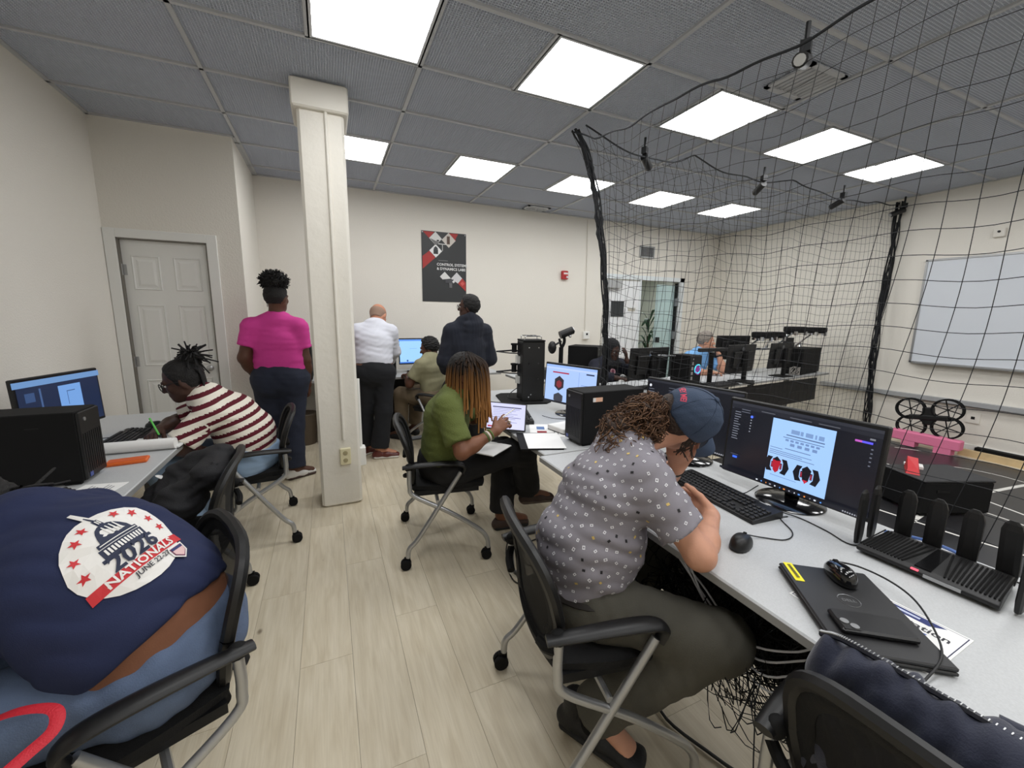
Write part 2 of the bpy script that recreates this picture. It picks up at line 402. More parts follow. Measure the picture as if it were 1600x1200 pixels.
# glass double door in back wall
gd = empty('door_2', (5.2, YB, 0)); tag(gd, 'open glass door with a white frame and metal hinges', kind='structure')
MFR = mat('door_frame_white', (222, 228, 230), .5)
b = MB()
for x0, x1, z0, z1 in ((-.45, -.42, 0, GZ), (.42, .52, 0, GZ + .07), (-1.17, .52, GZ, GZ + .07)):
    b.box(((x0 + x1) / 2, -.015, (z0 + z1) / 2), (x1 - x0, .05, z1 - z0))
b.build('frame', MFR, gd)
def glass_mat():
    m = bpy.data.materials.new('tinted_glass'); m.use_nodes = True; nt = m.node_tree
    nt.nodes.remove(nt.nodes['Principled BSDF']); out = nt.nodes['Material Output']
    tr = nt.nodes.new('ShaderNodeBsdfTransparent'); tr.inputs[0].default_value = (.80, .92, .92, 1)
    df = nt.nodes.new('ShaderNodeBsdfDiffuse'); df.inputs[0].default_value = (.72, .88, .90, 1)
    gl = nt.nodes.new('ShaderNodeBsdfGlossy'); gl.inputs['Roughness'].default_value = .05
    m1 = nt.nodes.new('ShaderNodeMixShader'); m1.inputs[0].default_value = .45; m2 = nt.nodes.new('ShaderNodeMixShader'); m2.inputs[0].default_value = .08
    nt.links.new(tr.outputs[0], m1.inputs[1]); nt.links.new(df.outputs[0], m1.inputs[2]); nt.links.new(m1.outputs[0], m2.inputs[1]); nt.links.new(gl.outputs[0], m2.inputs[2]); nt.links.new(m2.outputs[0], out.inputs[0])
    return m
MGL = glass_mat()
b = MB(); b.box((.165, .03, 1.01), (.40, .012, 2.0)); b.build('glass_leaf', MGL, gd)
b = MB(); b.box((.385, .0, 1.02), (.03, .05, 2.04)); b.build('stile', M_DKMETAL, gd)
for z in (1.72, 1.15): b = MB(); b.box((.375, -.03, z), (.07, .03, .13)); b.build('hinge', mat('grey_hinge', (112, 118, 122), .5), gd)
b = MB(); b.box((.03, .0, 1.07), (.05, .05, .09)); b.build('lock', M_BLACK, gd)
# white inactive leaf, left of the opening
b = MB(); b.box((-.79, -.012, 1.02), (.70, .03, 2.03)); b.build('white_leaf', mat('white_leaf', (232, 234, 236), .5), gd)
b = MB(); b.box((-.89, -.032, 1.585), (.25, .012, .25)); b.build('notice', mat('dark_notice', (52, 56, 58), .4), gd)
b = MB(); b.box((-1.02, -.06, 1.97), (.30, .08, .12)); b.build('door_closer', mat('closer_grey', (168, 170, 170), .5), gd)
b = MB(); b.box((-.60, -.03, 1.60), (.16, .01, .012)); b.box((-.60, -.03, 1.57), (.14, .01, .03)); b.build('name_plate', mat('plate_beige', (190, 186, 172), .5), gd)
# baseboards
for nm, c, s in (('baseboard_back', (2.0, YB - .008, .05), (5.3, .016, .10)), ('baseboard_side', (-.657, 4.97, .05), (.016, 1.06, .10)), ('baseboard_door', (-.75, 4.432, .05), (.17, .016, .10)), ('baseboard_left', (XL + .008, 1.3, .05), (.016, 6.2, .10)), ('baseboard_right', (XR - .008, 3.2, .05), (.016, 4.5, .10))):
    b = MB(); b.box(c, s); tag(b.build(nm, M_WHITE), 'painted baseboard', kind='structure')
b = MB(); b.box((XR - .03, 1.7, .555), (.06, 3.6, .05)); b.box((XR - .012, 1.7, .525), (.024, 3.6, .02)); tag(b.build('trim_1', mat('raceway_grey', (176, 178, 180), .4, metal=.2)), 'grey metal rail along the right wall', kind='structure')
# ------------------------------------------------------------------ ceiling: slab, T-bars and egg-crate tiles
b = MB(); b.box(((XL + XR) / 2, (YF + YB) / 2, ZC + .40), (XR - XL + .4, YB - YF + .4, .06))
ceil = b.build('ceiling', M_PLENUM); tag(ceil, 'suspended ceiling of grey egg-crate panels', kind='structure')
light_cells = [(a, bb) for bb in (-7, -4, -1, 2) for a in (1, 2, 3, 4, 5)]     # half cell left of line a, between bb and bb+1
bi = range(-8, 5); ai = range(0, 6)
for a in ai:
    b = MB(); b.box((gx(a), (YF + YB) / 2, ZC + .012), (.024, YB - YF, .024)); b.build('grid_bar', M_GRID, ceil)
for k in bi:
    if gy(k) > YF:
        xl = XL if gy(k) < 4.44 else -.665
        b = MB(); b.box(((xl + XR) / 2, gy(k), ZC + .011), (XR - xl, .022, .022)); b.build('grid_bar', M_GRID, ceil)
for (a, k) in light_cells:
    x = gx(a) - .6096; b = MB(); b.box((x, gy(k) + .3048, ZC + .011), (.024, .61, .022)); b.build('grid_bar', M_GRID, ceil)
b = MB()   # angle trim round the walls
for c, s in (((XL + .012, 1.27, ZC + .006), (.024, 6.34, .012)), ((2.9, YB - .012, ZC + .006), (7.2, .024, .012)), ((XR - .012, 1.8, ZC + .006), (.024, 7.4, .012)), ((-1.13, 4.428, ZC + .006), (.95, .024, .012)), ((-.653, 4.97, ZC + .006), (.024, 1.06, .012))): b.box(c, s)
b.build('wall_angle', M_GRID, ceil)
tile_share = {}
def tile(x0, x1, y0, y1):
    w_, h_ = round(x1 - x0, 3), round(y1 - y0, 3)
    if w_ < .03 or h_ < .03: return
    key = (w_, h_)
    if key not in tile_share:
        b = MB(); P = 0.0152; t = .0022; hh = .012
        n = max(1, int(w_ / P)); m_ = max(1, int(h_ / P))
        for i in range(n + 1): b.box((-w_ / 2 + i * w_ / n, 0, hh / 2), (t, h_, hh))
        for j in range(m_ + 1): b.box((0, -h_ / 2 + j * h_ / m_, hh / 2), (w_, t, hh))
        o = b.build('ceiling_tile', M_TILE, ceil); tile_share[key] = o.data
    else:
        o = bpy.data.objects.new('ceiling_tile', tile_share[key]); COL.objects.link(o); o.parent = ceil
    o.location = ((x0 + x1) / 2, (y0 + y1) / 2, ZC + .012)
xs = [XL] + [gx(a) for a in ai] + [XR]
ys = [YF] + [gy(k) for k in bi if gy(k) > YF] + [YB]
VENT = (2.64, 3.00, 1.60, 2.0)
for i in range(len(xs) - 1):
    for j in range(len(ys) - 1):
        x0, x1, y0, y1 = xs[i], xs[i + 1], ys[j], ys[j + 1]
        if x1 <= -.62 and y0 > 4.4: continue
        if x1 <= -.62 and y1 > 4.44: y1 = 4.44
        lit = [(a, k) for (a, k) in light_cells if abs(gx(a) - x1) < .01 and abs(gy(k) - y0) < .01]
        if lit: tile(x0, x1 - .6096, y0, y1)
        else: tile(x0, x1, y0, y1)
M_PANEL = mat('light_panel', (255, 255, 255), .5, emit=LAMP)
names = {2: 'second row', -1: 'front row', -4: 'overhead row', -7: 'rear row'}
ordn = {1: 'leftmost', 2: 'second from the left', 3: 'third from the left', 4: 'fourth from the left', 5: 'rightmost'}
for (a, k) in light_cells:
    L = empty('ceiling_light', (gx(a) - .3048, gy(k) + .3048, ZC))
    where = {2: 'far row near the back wall', -1: 'nearer row in view', -4: 'row overhead out of view', -7: 'row behind the viewer'}[k]
    tag(L, 'square glowing ceiling panel, %s of the %s' % (ordn[a], where), 'ceiling light', 'square ceiling light panels')
    b = MB()
    for c, s in (((-.29, 0, .012), (.022, .60, .024)), ((.29, 0, .012), (.022, .60, .024)), ((0, -.29, .012), (.56, .022, .024)), ((0, .29, .012), (.56, .022, .024))): b.box(c, s)
    b.build('frame', mat('light_frame', (215, 218, 222), .4), L)
    b = MB(); b.add([(-.28, -.28, .012), (-.28, .28, .012), (.28, .28, .012), (.28, -.28, .012)], [(0, 1, 2, 3)]); b.build('diffuser', M_PANEL, L)
    b = MB(); b.box((0, 0, .035), (.60, .60, .02)); b.build('housing', M_WHITE, L)
# ceiling air diffusers
def air_vent(x, y, lx, ly, label):
    L = empty('ceiling_vent', (x, y, ZC)); tag(L, label, 'vent')
    b = MB()
    for c, s in (((-lx / 2 + .015, 0, -.004), (.03, ly, .012)), ((lx / 2 - .015, 0, -.004), (.03, ly, .012)), ((0, -ly / 2 + .015, -.004), (lx, .03, .012)), ((0, ly / 2 - .015, -.004), (lx, .03, .012))): b.box(c, s)
    b.build('frame', M_GRID, L)
    n = max(3, int(lx / .035))
    for i in range(1, n):
        b = MB(); b.box((-lx / 2 + i * lx / n, 0, .0), (.018, ly - .05, .003), rot=Matrix.Rotation(.5, 3, 'Y')); b.build('slat', M_GRID, L)
air_vent(2.81, 1.85, .34, .30, 'pale slatted ceiling vent above the net')
air_vent(2.72, 5.32, .34, .20, 'small pale ceiling vent beside the back wall')
# ------------------------------------------------------------------ column
cf = 3.195
c = empty('structural_column', (0.03, cf, 0)); tag(c, 'thick white painted column in the middle of the room', 'column')
b = MB(); b.box((0, .155, ZC / 2), (.285, .31, ZC), ch=.018); b.build('shaft', M_COLUMN, c)
b = MB(); b.box((0, .15, ZC - .085), (.345, .37, .17), ch=.01); b.build('capital', M_COLUMN, c)
b = MB(); b.tube([(.03, -.008, ZC - .17), (.03, -.008, .52)], .011, 10); b.build('conduit', M_COLUMN, c, smooth=True)
ob = empty('outlet', (.036, -.004, .395)); ob.parent = c
b = MB(); b.box((0, -.012, 0), (.075, .03, .125), ch=.004); ou = b.build('outlet_plate', mat('ivory_plate', (222, 214, 178), .4), ob)
for z in (-.028, .028): b = MB(); b.lathe([(.017, 0), (.016, .003)], (0, -.027, z), 16, axis=(0, -1, 0)); b.box((-.006, -.031, z + .003), (.003, .002, .01)); b.box((.006, -.031, z + .003), (.003, .002, .01)); b.build('socket', mat('ivory_dark', (168, 158, 122), .4), ob)
b = MB(); b.tube([(.158, .16, .95), (.158, .16, .40)], .012, 8); b.box((.165, .16, .33), (.05, .09, .15), ch=.006); b.build('power_box', M_WHITE, c)
# =================================================================== desks
def desk(name, x0, x1, y0, y1, z, label, legs, rz=0.0, org=None, group=None, modesty=None):
    cx_, cy_ = (x0 + x1) / 2, (y0 + y1) / 2
    o = empty(name, (cx_, cy_, 0), rz); tag(o, label, 'desk', group)
    lx, ly = x1 - x0, y1 - y0
    b = MB(); b.box((0, 0, z - .014), (lx, ly, .028), ch=.004); b.build('desktop', M_DESK, o)
    b = MB()
    for c_, s_ in (((0, -ly / 2 - .0008, z - .015), (lx - .008, .003, .022)), ((0, ly / 2 + .0008, z - .015), (lx - .008, .003, .022)), ((-lx / 2 - .0008, 0, z - .015), (.003, ly - .008, .022)), ((lx / 2 + .0008, 0, z - .015), (.003, ly - .008, .022))): b.box(c_, s_)
    b.build('edge_band', M_DESKEDGE, o)
    b = MB(); b.box((0, 0, z - .045), (lx - .12 if lx > ly else .05, .05 if lx > ly else ly - .12, .034)); b.build('beam', M_DKMETAL, o)
    for (px, py) in legs:
        b = MB(); b.box((px, py, (z - .03) / 2), (.06, .05, z - .03)); 
        if lx < ly: b.box((px, py, .015), (lx - .1, .06, .03))
        else: b.box((px, py, .015), (.06, ly - .1, .03))
        b.build('leg', mat('leg_grey', (118, 119, 120), .45, metal=.4), o)
    if modesty: b = MB(); b.box(modesty[0], modesty[1]); b.build('modesty_panel', M_DKMETAL, o)
    return o
ZD = .735
desk('office_desk', .962, 1.762, -.35, 1.785, ZD, 'long grey-topped desk with the big monitor and the router in the foreground', [(0, -.85), (0, .85)], modesty=((-.08, 0, .49), (.02, 1.62, .42)))
desk('office_desk', 1.0, 1.755, 1.80, 3.62, ZD, 'grey-topped desk with the tall black robot column', [(0, -.75), (0, .75)], modesty=((.33, 0, .46), (.02, 1.5, .30)))
desk('office_desk', -1.585, -.775, .35, 1.955, ZD, 'grey-topped desk nearest the viewer along the left wall', [(0, -.65), (0, .65)])
desk('office_desk', -1.585, -.765, 1.97, 3.62, ZD, 'grey-topped desk by the closet door, with the notepad and orange case', [(0, -.65), (0, .65)])
fd = desk('office_desk', -1.8, 1.8, -.36, .36, ZD, 'long white-topped desk behind the net, with two monitors seen from behind', [(-1.3, 0), (.55, 0), (1.45, 0)], rz=math.radians(6.5), modesty=((.35, -.30, .52), (2.5, .02, .30)))
fd.location = (4.46, 3.475, 0)
desk('office_desk', .05, 2.0, 4.80, 5.47, ZD, 'white-topped desk standing against the back wall', [(-.8, 0), (.8, 0)], modesty=((0, .25, .45), (1.6, .02, .35)))
desk('office_desk', 1.98, 3.35, 3.95, 4.62, ZD, 'white-topped desk behind the net corner, with the camera stand', [(-.55, 0), (.55, 0)])
desk('office_desk', -.64, .04, 4.80, 5.47, ZD, 'white-topped corner desk behind the standing woman', [(-.25, 0), (.25, 0)])

# =================================================================== chair
def mesh_fabric():
    m = bpy.data.materials.new('see_through_mesh'); m.use_nodes = True; nt = m.node_tree; b = nt.nodes['Principled BSDF']
    b.inputs['Base Color'].default_value = srgb((13, 13, 14)) + (1,); b.inputs['Roughness'].default_value = .9
    tr = nt.nodes.new('ShaderNodeBsdfTransparent'); mx = nt.nodes.new('ShaderNodeMixShader'); mx.inputs[0].default_value = .87
    nt.links.new(tr.outputs[0], mx.inputs[1]); nt.links.new(b.outputs[0], mx.inputs[2]); nt.links.new(mx.outputs[0], nt.nodes['Material Output'].inputs[0])
    return m
M_MESH = mesh_fabric()
def make_chair():
    t = empty('office_chair')
    # seat: rounded slab with a waterfall front
    V, F = [], []; n = 16
    def seat_pt(u, v, top):
        x = .24 * u; y = .235 * v * (1 - .06 * max(0, -u))
        k = (abs(u) ** 4 + abs(v) ** 4)
        z = .475 - .012 * k - (.035 * max(0, u - .6) ** 2 * 6) if top else .43 - .02 * max(0, u - .6)
        z -= .010 * (1 - u * u) * (1 - v * v) if top else 0
        return (x + .01, y, z)
    def sq(i): return -1 + 2 * i / n
    def rnd(u, v):  # round the square a little
        return u * math.sqrt(1 - v * v / 2 * .45), v * math.sqrt(1 - u * u / 2 * .45)
    for top in (1, 0):
        for i in range(n + 1):
            for j in range(n + 1): u, v = rnd(sq(i), sq(j)); V.append(seat_pt(u * (1 if top else .97), v * (1 if top else .97), top))
    N1 = (n + 1) ** 2
    for i in range(n):
        for j in range(n):
            a = i * (n + 1) + j; F.append((a, a + n + 1, a + n + 2, a + 1)); F.append((N1 + a, N1 + a + 1, N1 + a + n + 2, N1 + a + n + 1))
    for i in range(n):
        for (a, b_) in ((i, i + 1), (n * (n + 1) + i + 1, n * (n + 1) + i), ((i + 1) * (n + 1), i * (n + 1)), (i * (n + 1) + n, (i + 1) * (n + 1) + n)): F.append((a, b_, N1 + b_, N1 + a))
    o = mesh_obj('seat', V, F, M_FABRIC, t); smooth_by_angle(o)
    # backrest outline
    def bx(y, z):
        s = (z - .44) / .42
        return -.205 - .03 * s - .105 * max(0, s - .25) ** 1.6 + .42 * y * y
    out = []; ZB = .625
    for k in range(40):
        a = 2 * math.pi * k / 40; c_, s_ = math.cos(a), math.sin(a)
        e = .56
        yy = .232 * math.copysign(abs(c_) ** e, c_); zz = ZB + .195 * math.copysign(abs(s_) ** e, s_)
        yy *= 1.0 - .16 * max(0, (.64 - zz) / .2)
        out.append((bx(yy, zz), yy, zz))
    b = MB(); ring = out + out[:1]
    b.tube(ring, .0175, 8, caps=False); b.build('backrest_frame', M_BLACK, t, smooth=True)
    V = [(bx(0, ZB), 0, ZB)]; F = []; R = 5
    for q in range(1, R + 1):
        for (x, y, z) in out:
            y2 = y * q / R * .985; z2 = ZB + (z - ZB) * q / R * .985; V.append((bx(y2, z2) - .004, y2, z2))
    for k in range(40):
        F.append((0, 1 + k, 1 + (k + 1) % 40))
        for q in range(R - 1): F.append((1 + q * 40 + k, 1 + (q + 1) * 40 + k, 1 + (q + 1) * 40 + (k + 1) % 40, 1 + q * 40 + (k + 1) % 40))
    mesh_obj('backrest_mesh', V, F, M_MESH, t, True)
    # inner solid border of the mesh
    b = MB(); V = []; F = []
    for q in (1.0, .80):
        for (x, y, z) in out:
            y2 = y * q; z2 = ZB + (z - ZB) * q; V.append((bx(y2, z2) + .002, y2, z2))
    for q in (.80, 1.0):
        for (x, y, z) in out:
            y2 = y * q; z2 = ZB + (z - ZB) * q; V.append((bx(y2, z2) - .010, y2, z2))
    for L in range(4):
        for k in range(40): F.append((L * 40 + k, L * 40 + (k + 1) % 40, ((L + 1) % 4) * 40 + (k + 1) % 40, ((L + 1) % 4) * 40 + k))
    mesh_obj('backrest_border', V, F, M_FABRIC, t, True)
    for s in (-1, 1):
        b = MB(); b.tube(spline([(.075, s * .272, .555), (.0, s * .276, .44), (-.17, s * .286, .185), (-.225, s * .29, .125), (-.235, s * .29, .07)], 5), .0135, 10); b.build('rear_leg', M_SILVER, t, smooth=True)
        b = MB(); b.tube(spline([(-.215, s * .262, .585), (-.215, s * .264, .49), (-.19, s * .268, .43), (.0, s * .277, .32), (.17, s * .286, .20), (.225, s * .29, .135), (.235, s * .29, .07)], 5), .0135, 10); b.build('front_leg', M_SILVER, t, smooth=True)
        pts = spline([(-.25, s * .262, .600), (-.16, s * .272, .610), (-.04, s * .28, .616), (.055, s * .279, .608), (.095, s * .275, .585), (.085, s * .273, .545)], 5)
        b = MB(); b.tube(pts, [.020 + .008 * math.sin(math.pi * i / (len(pts) - 1)) for i in range(len(pts))], 10, flat=.55); b.build('armrest', M_BLACK, t, smooth=True)
        b = MB(); b.ball((-.215, s * .255, .597), (.028, .022, .024)); b.build('arm_joint', M_BLACKM, t, smooth=True)
        for x in (-.235, .235):
            b = MB()
            for q in (-.013, .013): b.lathe([(.012, -.009), (.028, -.009), (.030, -.005), (.030, .005), (.028, .009), (.012, .009)], (x - .012, s * .29 + q, .030), 16, axis=(0, 1, 0))
            b.box((x - .004, s * .29, .052), (.034, .016, .04)); b.build('caster', M_BLACKM, t, smooth=True)
    b = MB(); b.tube([(-.06, -.275, .385), (-.06, .275, .385)], .011, 8); b.build('crossbar', M_SILVER, t)
    for s in (-1, 1):
        b = MB(); b.box((.0, s * .2, .42), (.38, .03, .03)); b.build('seat_bracket', M_DKMETAL, t)
        b = MB(); b.tube(spline([(-.215, s * .262, .56), (-.235, s * .22, .54), (-.238, s * .17, .52)], 4), .014, 8); b.build('back_bracket', M_BLACKM, t)
    return t
proto = make_chair()
CH = [  # x, y, yaw, label
    (.775, 1.045, -10, 'black mesh chair under the man in the blue cap'),
    (.625, 2.45, -9, 'black mesh chair under the woman in the green sweater'),
    (-.555, 1.265, 203, 'black mesh chair under the person in the navy printed shirt'),
    (-.68, 2.09, 182, 'empty black mesh chair with a black jacket hung over it'),
    (-.53, 3.03, 186, 'black mesh chair under the woman in the striped shirt'),
    (1.055, .20, 4, 'empty black mesh chair holding the navy backpack, bottom right'),
    (1.10, 4.42, 128, 'black mesh chair under the man in the khaki shirt at the back'),
]
for i, (x, y, a, lab) in enumerate(CH):
    o = proto if i == 0 else copy_tree(proto)
    o.location = (x, y, 0); o.rotation_euler = (0, 0, math.radians(a)); tag(o, lab, 'chair', 'black mesh office chairs')

# =================================================================== computers
def monitor(label, loc, yaw, w_, h_, items, z0=.11, stand='round', tilt=6, bezel=.012, back_logo=False, scr=(16, 18, 26), ss=.6, name='monitor'):
    """front faces local +X; screen x runs to the viewer's right when facing the screen"""
    t = empty(name, loc, math.radians(yaw)); tag(t, label, 'monitor')
    ct, st = math.cos(math.radians(-tilt)), math.sin(math.radians(-tilt))
    RT = np.array([[ct, 0, st], [0, 1, 0], [-st, 0, ct]])
    zc = z0 + h_ / 2
    def tr(p): return RT @ np.array(p, float) + np.array([.0, 0, zc])
    b = MB(); b.box((0, 0, 0), (.022, w_ + 2 * bezel, h_ + 2 * bezel + .006), ch=.004); b.box((-.022, 0, -.01), (.03, w_ * .72, h_ * .66), ch=.008)
    b.v = [tuple(tr(p)) for p in b.v]; b.build('housing', M_BLACK, t)
    place = lambda x, y, h: tuple(tr((.0118 + h, x, y)))
    flat_art('screen', [('r', -w_ / 2, -h_ / 2, w_ / 2, h_ / 2, scr)] + [it for it in items], lambda x, y, h: place(x, y, h), t, lambda c_: emat(c_, ss))
    if stand == 'round':
        b = MB(); b.lathe([(.118, 0), (.120, .004), (.112, .010), (.06, .016), (.03, .02)], (-.02, 0, 0), 36); b.build('stand_base', M_BLACKG, t, smooth=True)
        b = MB(); b.tube(spline([(-.035, 0, .01), (-.03, 0, z0 * .6), (-.03, 0, z0 + .05)], 4), .028, 12, flat=.5); b.build('stand_neck', M_BLACKG, t, smooth=True)
    else:
        b = MB(); b.box((-.03, 0, .006), (.19, .24, .012), ch=.004); b.build('stand_base', M_BLACKM, t)
        b = MB(); b.box((-.055, 0, z0 * .5 + .13), (.035, .06, z0 + .22), ch=.008); b.build('stand_neck', M_BLACKM, t)
    if back_logo:
        b = MB(); b.lathe([(.022, 0), (.022, .002), (.018, .002)], tr((-.0125, 0, h_ * .38)), 20, axis=RT @ np.array([-1., 0, 0])); b.build('badge', mat('badge_grey', (120, 122, 126), .3, metal=.8), t)
    return t
def P_TXT(x, y, w_, n, gap, c, hh=.003):   # little text-like bars
    rr = random.Random(int(abs(x * 977 + y * 331) * 1000)); out = []
    for i in range(n): out.append(('r', x, y - i * gap, x + w_ * rr.uniform(.6, 1), y - i * gap + hh, c))
    return out
# main monitor (24 inch) in front of the capped man: centre (1.60,.92)
W_, Hh = .53, .30
PB = (158, 196, 248)
it = [('r', -W_ / 2, Hh / 2 - .012, W_ / 2, Hh / 2, (44, 46, 54)), ('r', -W_ / 2, Hh / 2 - .028, W_ / 2, Hh / 2 - .013, (30, 32, 40))]
it += [('r', -.085, -Hh / 2 + .012, .135, Hh / 2 - .035, PB)]
for i in range(6): it.append(('r', -W_ / 2 + .004, -.02 + .14 - i * .0, -W_ / 2 + .01, .121, (90, 96, 110)))
it += P_TXT(-.245, .105, .03, 12, .0105, (120, 124, 136)) + P_TXT(-.215, .12, .05, 2, .01, (96, 100, 112))
it += [('p', [(-.168 + .006 * math.cos(k * .785), .098 + .006 * math.sin(k * .785)) for k in range(8)], (86, 120, 255))]
for i in range(5): it.append(('r', -.171, .082 - i * .012, -.166, .086 - i * .012, (160, 164, 176)))
it += [('r', -.225, -.092, -.205, -.083, (60, 110, 255))] + P_TXT(-.235, -.078, .05, 1, .01, (70, 74, 90))
it += P_TXT(-.13, Hh / 2 - .022, .09, 1, .01, (90, 92, 100)) + P_TXT(-.02, Hh / 2 - .022, .09, 1, .01, (90, 92, 100)) + P_TXT(.08, Hh / 2 - .022, .08, 1, .01, (90, 92, 100))
it += [('r', .195, .098, .215, .105, (190, 90, 190)), ('r', .215, .098, .245, .105, (96, 90, 250)), ('r', .235, .112, .25, .118, (120, 122, 130))]
for i in range(5): it.append(('r', .243, .08 - i * .014, .249, .084 - i * .014, (110, 114, 128)))
# document lines and the two exploded robot drawings
DK = (84, 104, 140)
for i, (xx, ww) in enumerate(((-.005, .03), (.028, .01), (.046, .025), (.078, .006), (.09, .018))): it.append(('r', xx, .070, xx + ww, .086, (120, 150, 196)))
it += [('r', -.02, .060, .112, .064, DK), ('r', -.03, .050, .112, .0525, DK)]
for i in range(7): it.append(('r', -.02 + i * .018, .038, -.008 + i * .018, .046, (112, 140, 186)))
for i in range(4): it.append(('r', .0 + i * .026, .022, .016 + i * .026, .033, (112, 140, 186)))
it += [('r', -.015, .008, .075, .0105, DK)]
it += P_TXT(-.07, .002, .05, 1, .01, DK, .002) + P_TXT(-.07, -.008, .19, 3, .007, DK, .002)
def robot_art(cx_, cy_, red):
    out = []; BK = (14, 16, 24)
    for s in (-1, 1):
        out.append(('p', [(cx_ + s * .017, cy_ + .030), (cx_ + s * .036, cy_ + .030), (cx_ + s * .047, cy_), (cx_ + s * .036, cy_ - .030), (cx_ + s * .015, cy_ - .027), (cx_ + s * .024, cy_ - .012), (cx_ + s * .024, cy_ + .014)], BK))
        out.append(('p', [(cx_ + s * .013, cy_ + .012), (cx_ + s * .021, cy_ + .012), (cx_ + s * .021, cy_ - .012), (cx_ + s * .013, cy_ - .012)], (60, 20, 40)))
        for q in range(3): out.append(('r', min(cx_ + s * .014, cx_ + s * .020), cy_ - .008 + q * .006, max(cx_ + s * .014, cx_ + s * .020), cy_ - .005 + q * .006, (190, 60, 80)))
    out.append(('p', [(cx_ - .016, cy_ + .022), (cx_, cy_ + .036), (cx_ + .016, cy_ + .022), (cx_ + .010, cy_ - .02), (cx_, cy_ - .03), (cx_ - .010, cy_ - .02)], (170, 24, 44) if red else BK))
    out.append(('p', [(cx_ - .016, cy_ + .022), (cx_, cy_ + .036), (cx_ + .016, cy_ + .022), (cx_, cy_ + .018)], BK))
    if not red: out.append(('p', [(cx_ - .009, cy_ - .018), (cx_ + .009, cy_ - .018), (cx_, cy_ - .032)], (190, 40, 60)))
    return out
it += robot_art(-.035, -.065, True) + robot_art(.075, -.068, False) + P_TXT(-.05, -.105, .13, 1, .01, (110, 140, 190), .002)
it += [('r', -W_ / 2, -Hh / 2, W_ / 2, -Hh / 2 + .011, (18, 20, 30))]
for i in range(14): it.append(('r', -.10 + i * .018 + (i % 3) * .002, -Hh / 2 + .003, -.093 + i * .018, -Hh / 2 + .008, [(220, 225, 235), (90, 150, 230), (230, 140, 60), (150, 150, 160)][i % 4]))
for i in range(7): it.append(('r', W_ / 2 - .06 + i * .007, -Hh / 2 + .003, W_ / 2 - .056 + i * .007, -Hh / 2 + .008, (150, 152, 160)))
mm = monitor('large black monitor showing a blue page with red and black robot drawings', (1.62, .94, ZD), 183, W_, Hh, it, z0=.062, tilt=4, ss=1.0)
flat_art('brand_mark', [('t', 'ASUS', 0, 0, .012, (150, 152, 156), 'CENTER')], lambda x, y, h: (.0135 + h, x, .055 + y), mm, ink)
# dark UI monitor to its left
it2 = [('r', -.265, .138, .265, .15, (40, 42, 50)), ('p', [(-.24 + .008 * math.cos(k * .785), .118 + .008 * math.sin(k * .785)) for k in range(8)], (225, 228, 235))]
it2 += P_TXT(-.247, .098, .04, 14, .014, (112, 116, 128)) + P_TXT(-.12, .118, .09, 5, .014, (92, 96, 106)) + P_TXT(-.12, .02, .2, 5, .02, (60, 64, 74))
for i in range(6): it2.append(('r', .17 + i * .01, -.146, .176 + i * .01, -.14, (170, 172, 180)))
monitor('black monitor with a dark screen beside the capped man', (1.63, 1.46, ZD), 188, .51, .29, it2, z0=.09, tilt=4, ss=.9)
# light document monitor further along
it3 = [('r', -.24, .118, .24, .135, (150, 182, 240)), ('r', -.24, .105, .24, .117, (186, 206, 246))]
it3 += [('r', -.17, .075, -.01, .085, (170, 40, 70))]
hexa = lambda cx_, cy_, rx, ry: [(cx_ + rx * math.cos(math.pi / 6 + k * math.pi / 3), cy_ + ry * math.sin(math.pi / 6 + k * math.pi / 3)) for k in range(6)]
it3 += [('p', hexa(-.10, .0, .052, .056), (40, 34, 44)), ('p', hexa(-.10, -.006, .03, .03), (130, 40, 48)), ('p', hexa(-.10, -.110, .052, .04), (56, 58, 70)), ('r', -.24, -.15, .24, -.135, (22, 24, 34))]
it3 += [('r', .085, -.135, .088, .10, (120, 150, 214)), ('r', .15, .088, .22, .098, (40, 50, 84)), ('p', [(.115 + .007 * math.cos(k * .785), -.015 + .007 * math.sin(k * .785)) for k in range(8)], (50, 70, 130))] + P_TXT(.11, .01, .09, 2, .01, (110, 136, 200))
monitor('black monitor with a light blue page showing a hexagonal robot', (1.60, 2.52, ZD), 197, .48, .27, it3, z0=.085, tilt=4, scr=(168, 196, 246), ss=.95)
# left wall monitor
it4 = [('r', -.25, .105, .25, .135, (110, 150, 200)), ('r', .0 - .02, -.14, .115, .085, (118, 164, 226)), ('r', -.2, .03, -.15, .075, (56, 80, 122)), ('r', -.2, -.06, -.15, .0, (70, 100, 150)), ('r', -.125, -.14, -.115, .09, (70, 96, 140))]
it4 += [('r', .025, .05, .075, .054, (60, 86, 130)), ('r', .025, -.02, .028, .05, (60, 86, 130)), ('r', .03, -.06, .034, -.03, (60, 86, 130))]
monitor('black monitor with a dark drawing program by the left wall', (-1.31, 2.90, ZD), -14, .47, .27, it4, z0=.10, tilt=2, scr=(30, 42, 70), ss=.85)
# back wall monitor
monitor('monitor with a plain light blue screen at the back wall', (1.01, 5.12, ZD), -88, .46, .29, [('r', -.24, .125, .24, .145, (90, 140, 220)), ('r', -.235, -.145, .24, -.13, (60, 110, 200)), ('r', -.11, .03, -.02, .034, (120, 160, 220)), ('p', [(-.14 + .012 * math.cos(k * .785), -.115 + .012 * math.sin(k * .785)) for k in range(8)], (50, 80, 140))], z0=.12, scr=(150, 196, 250), ss=1.1, stand='square')
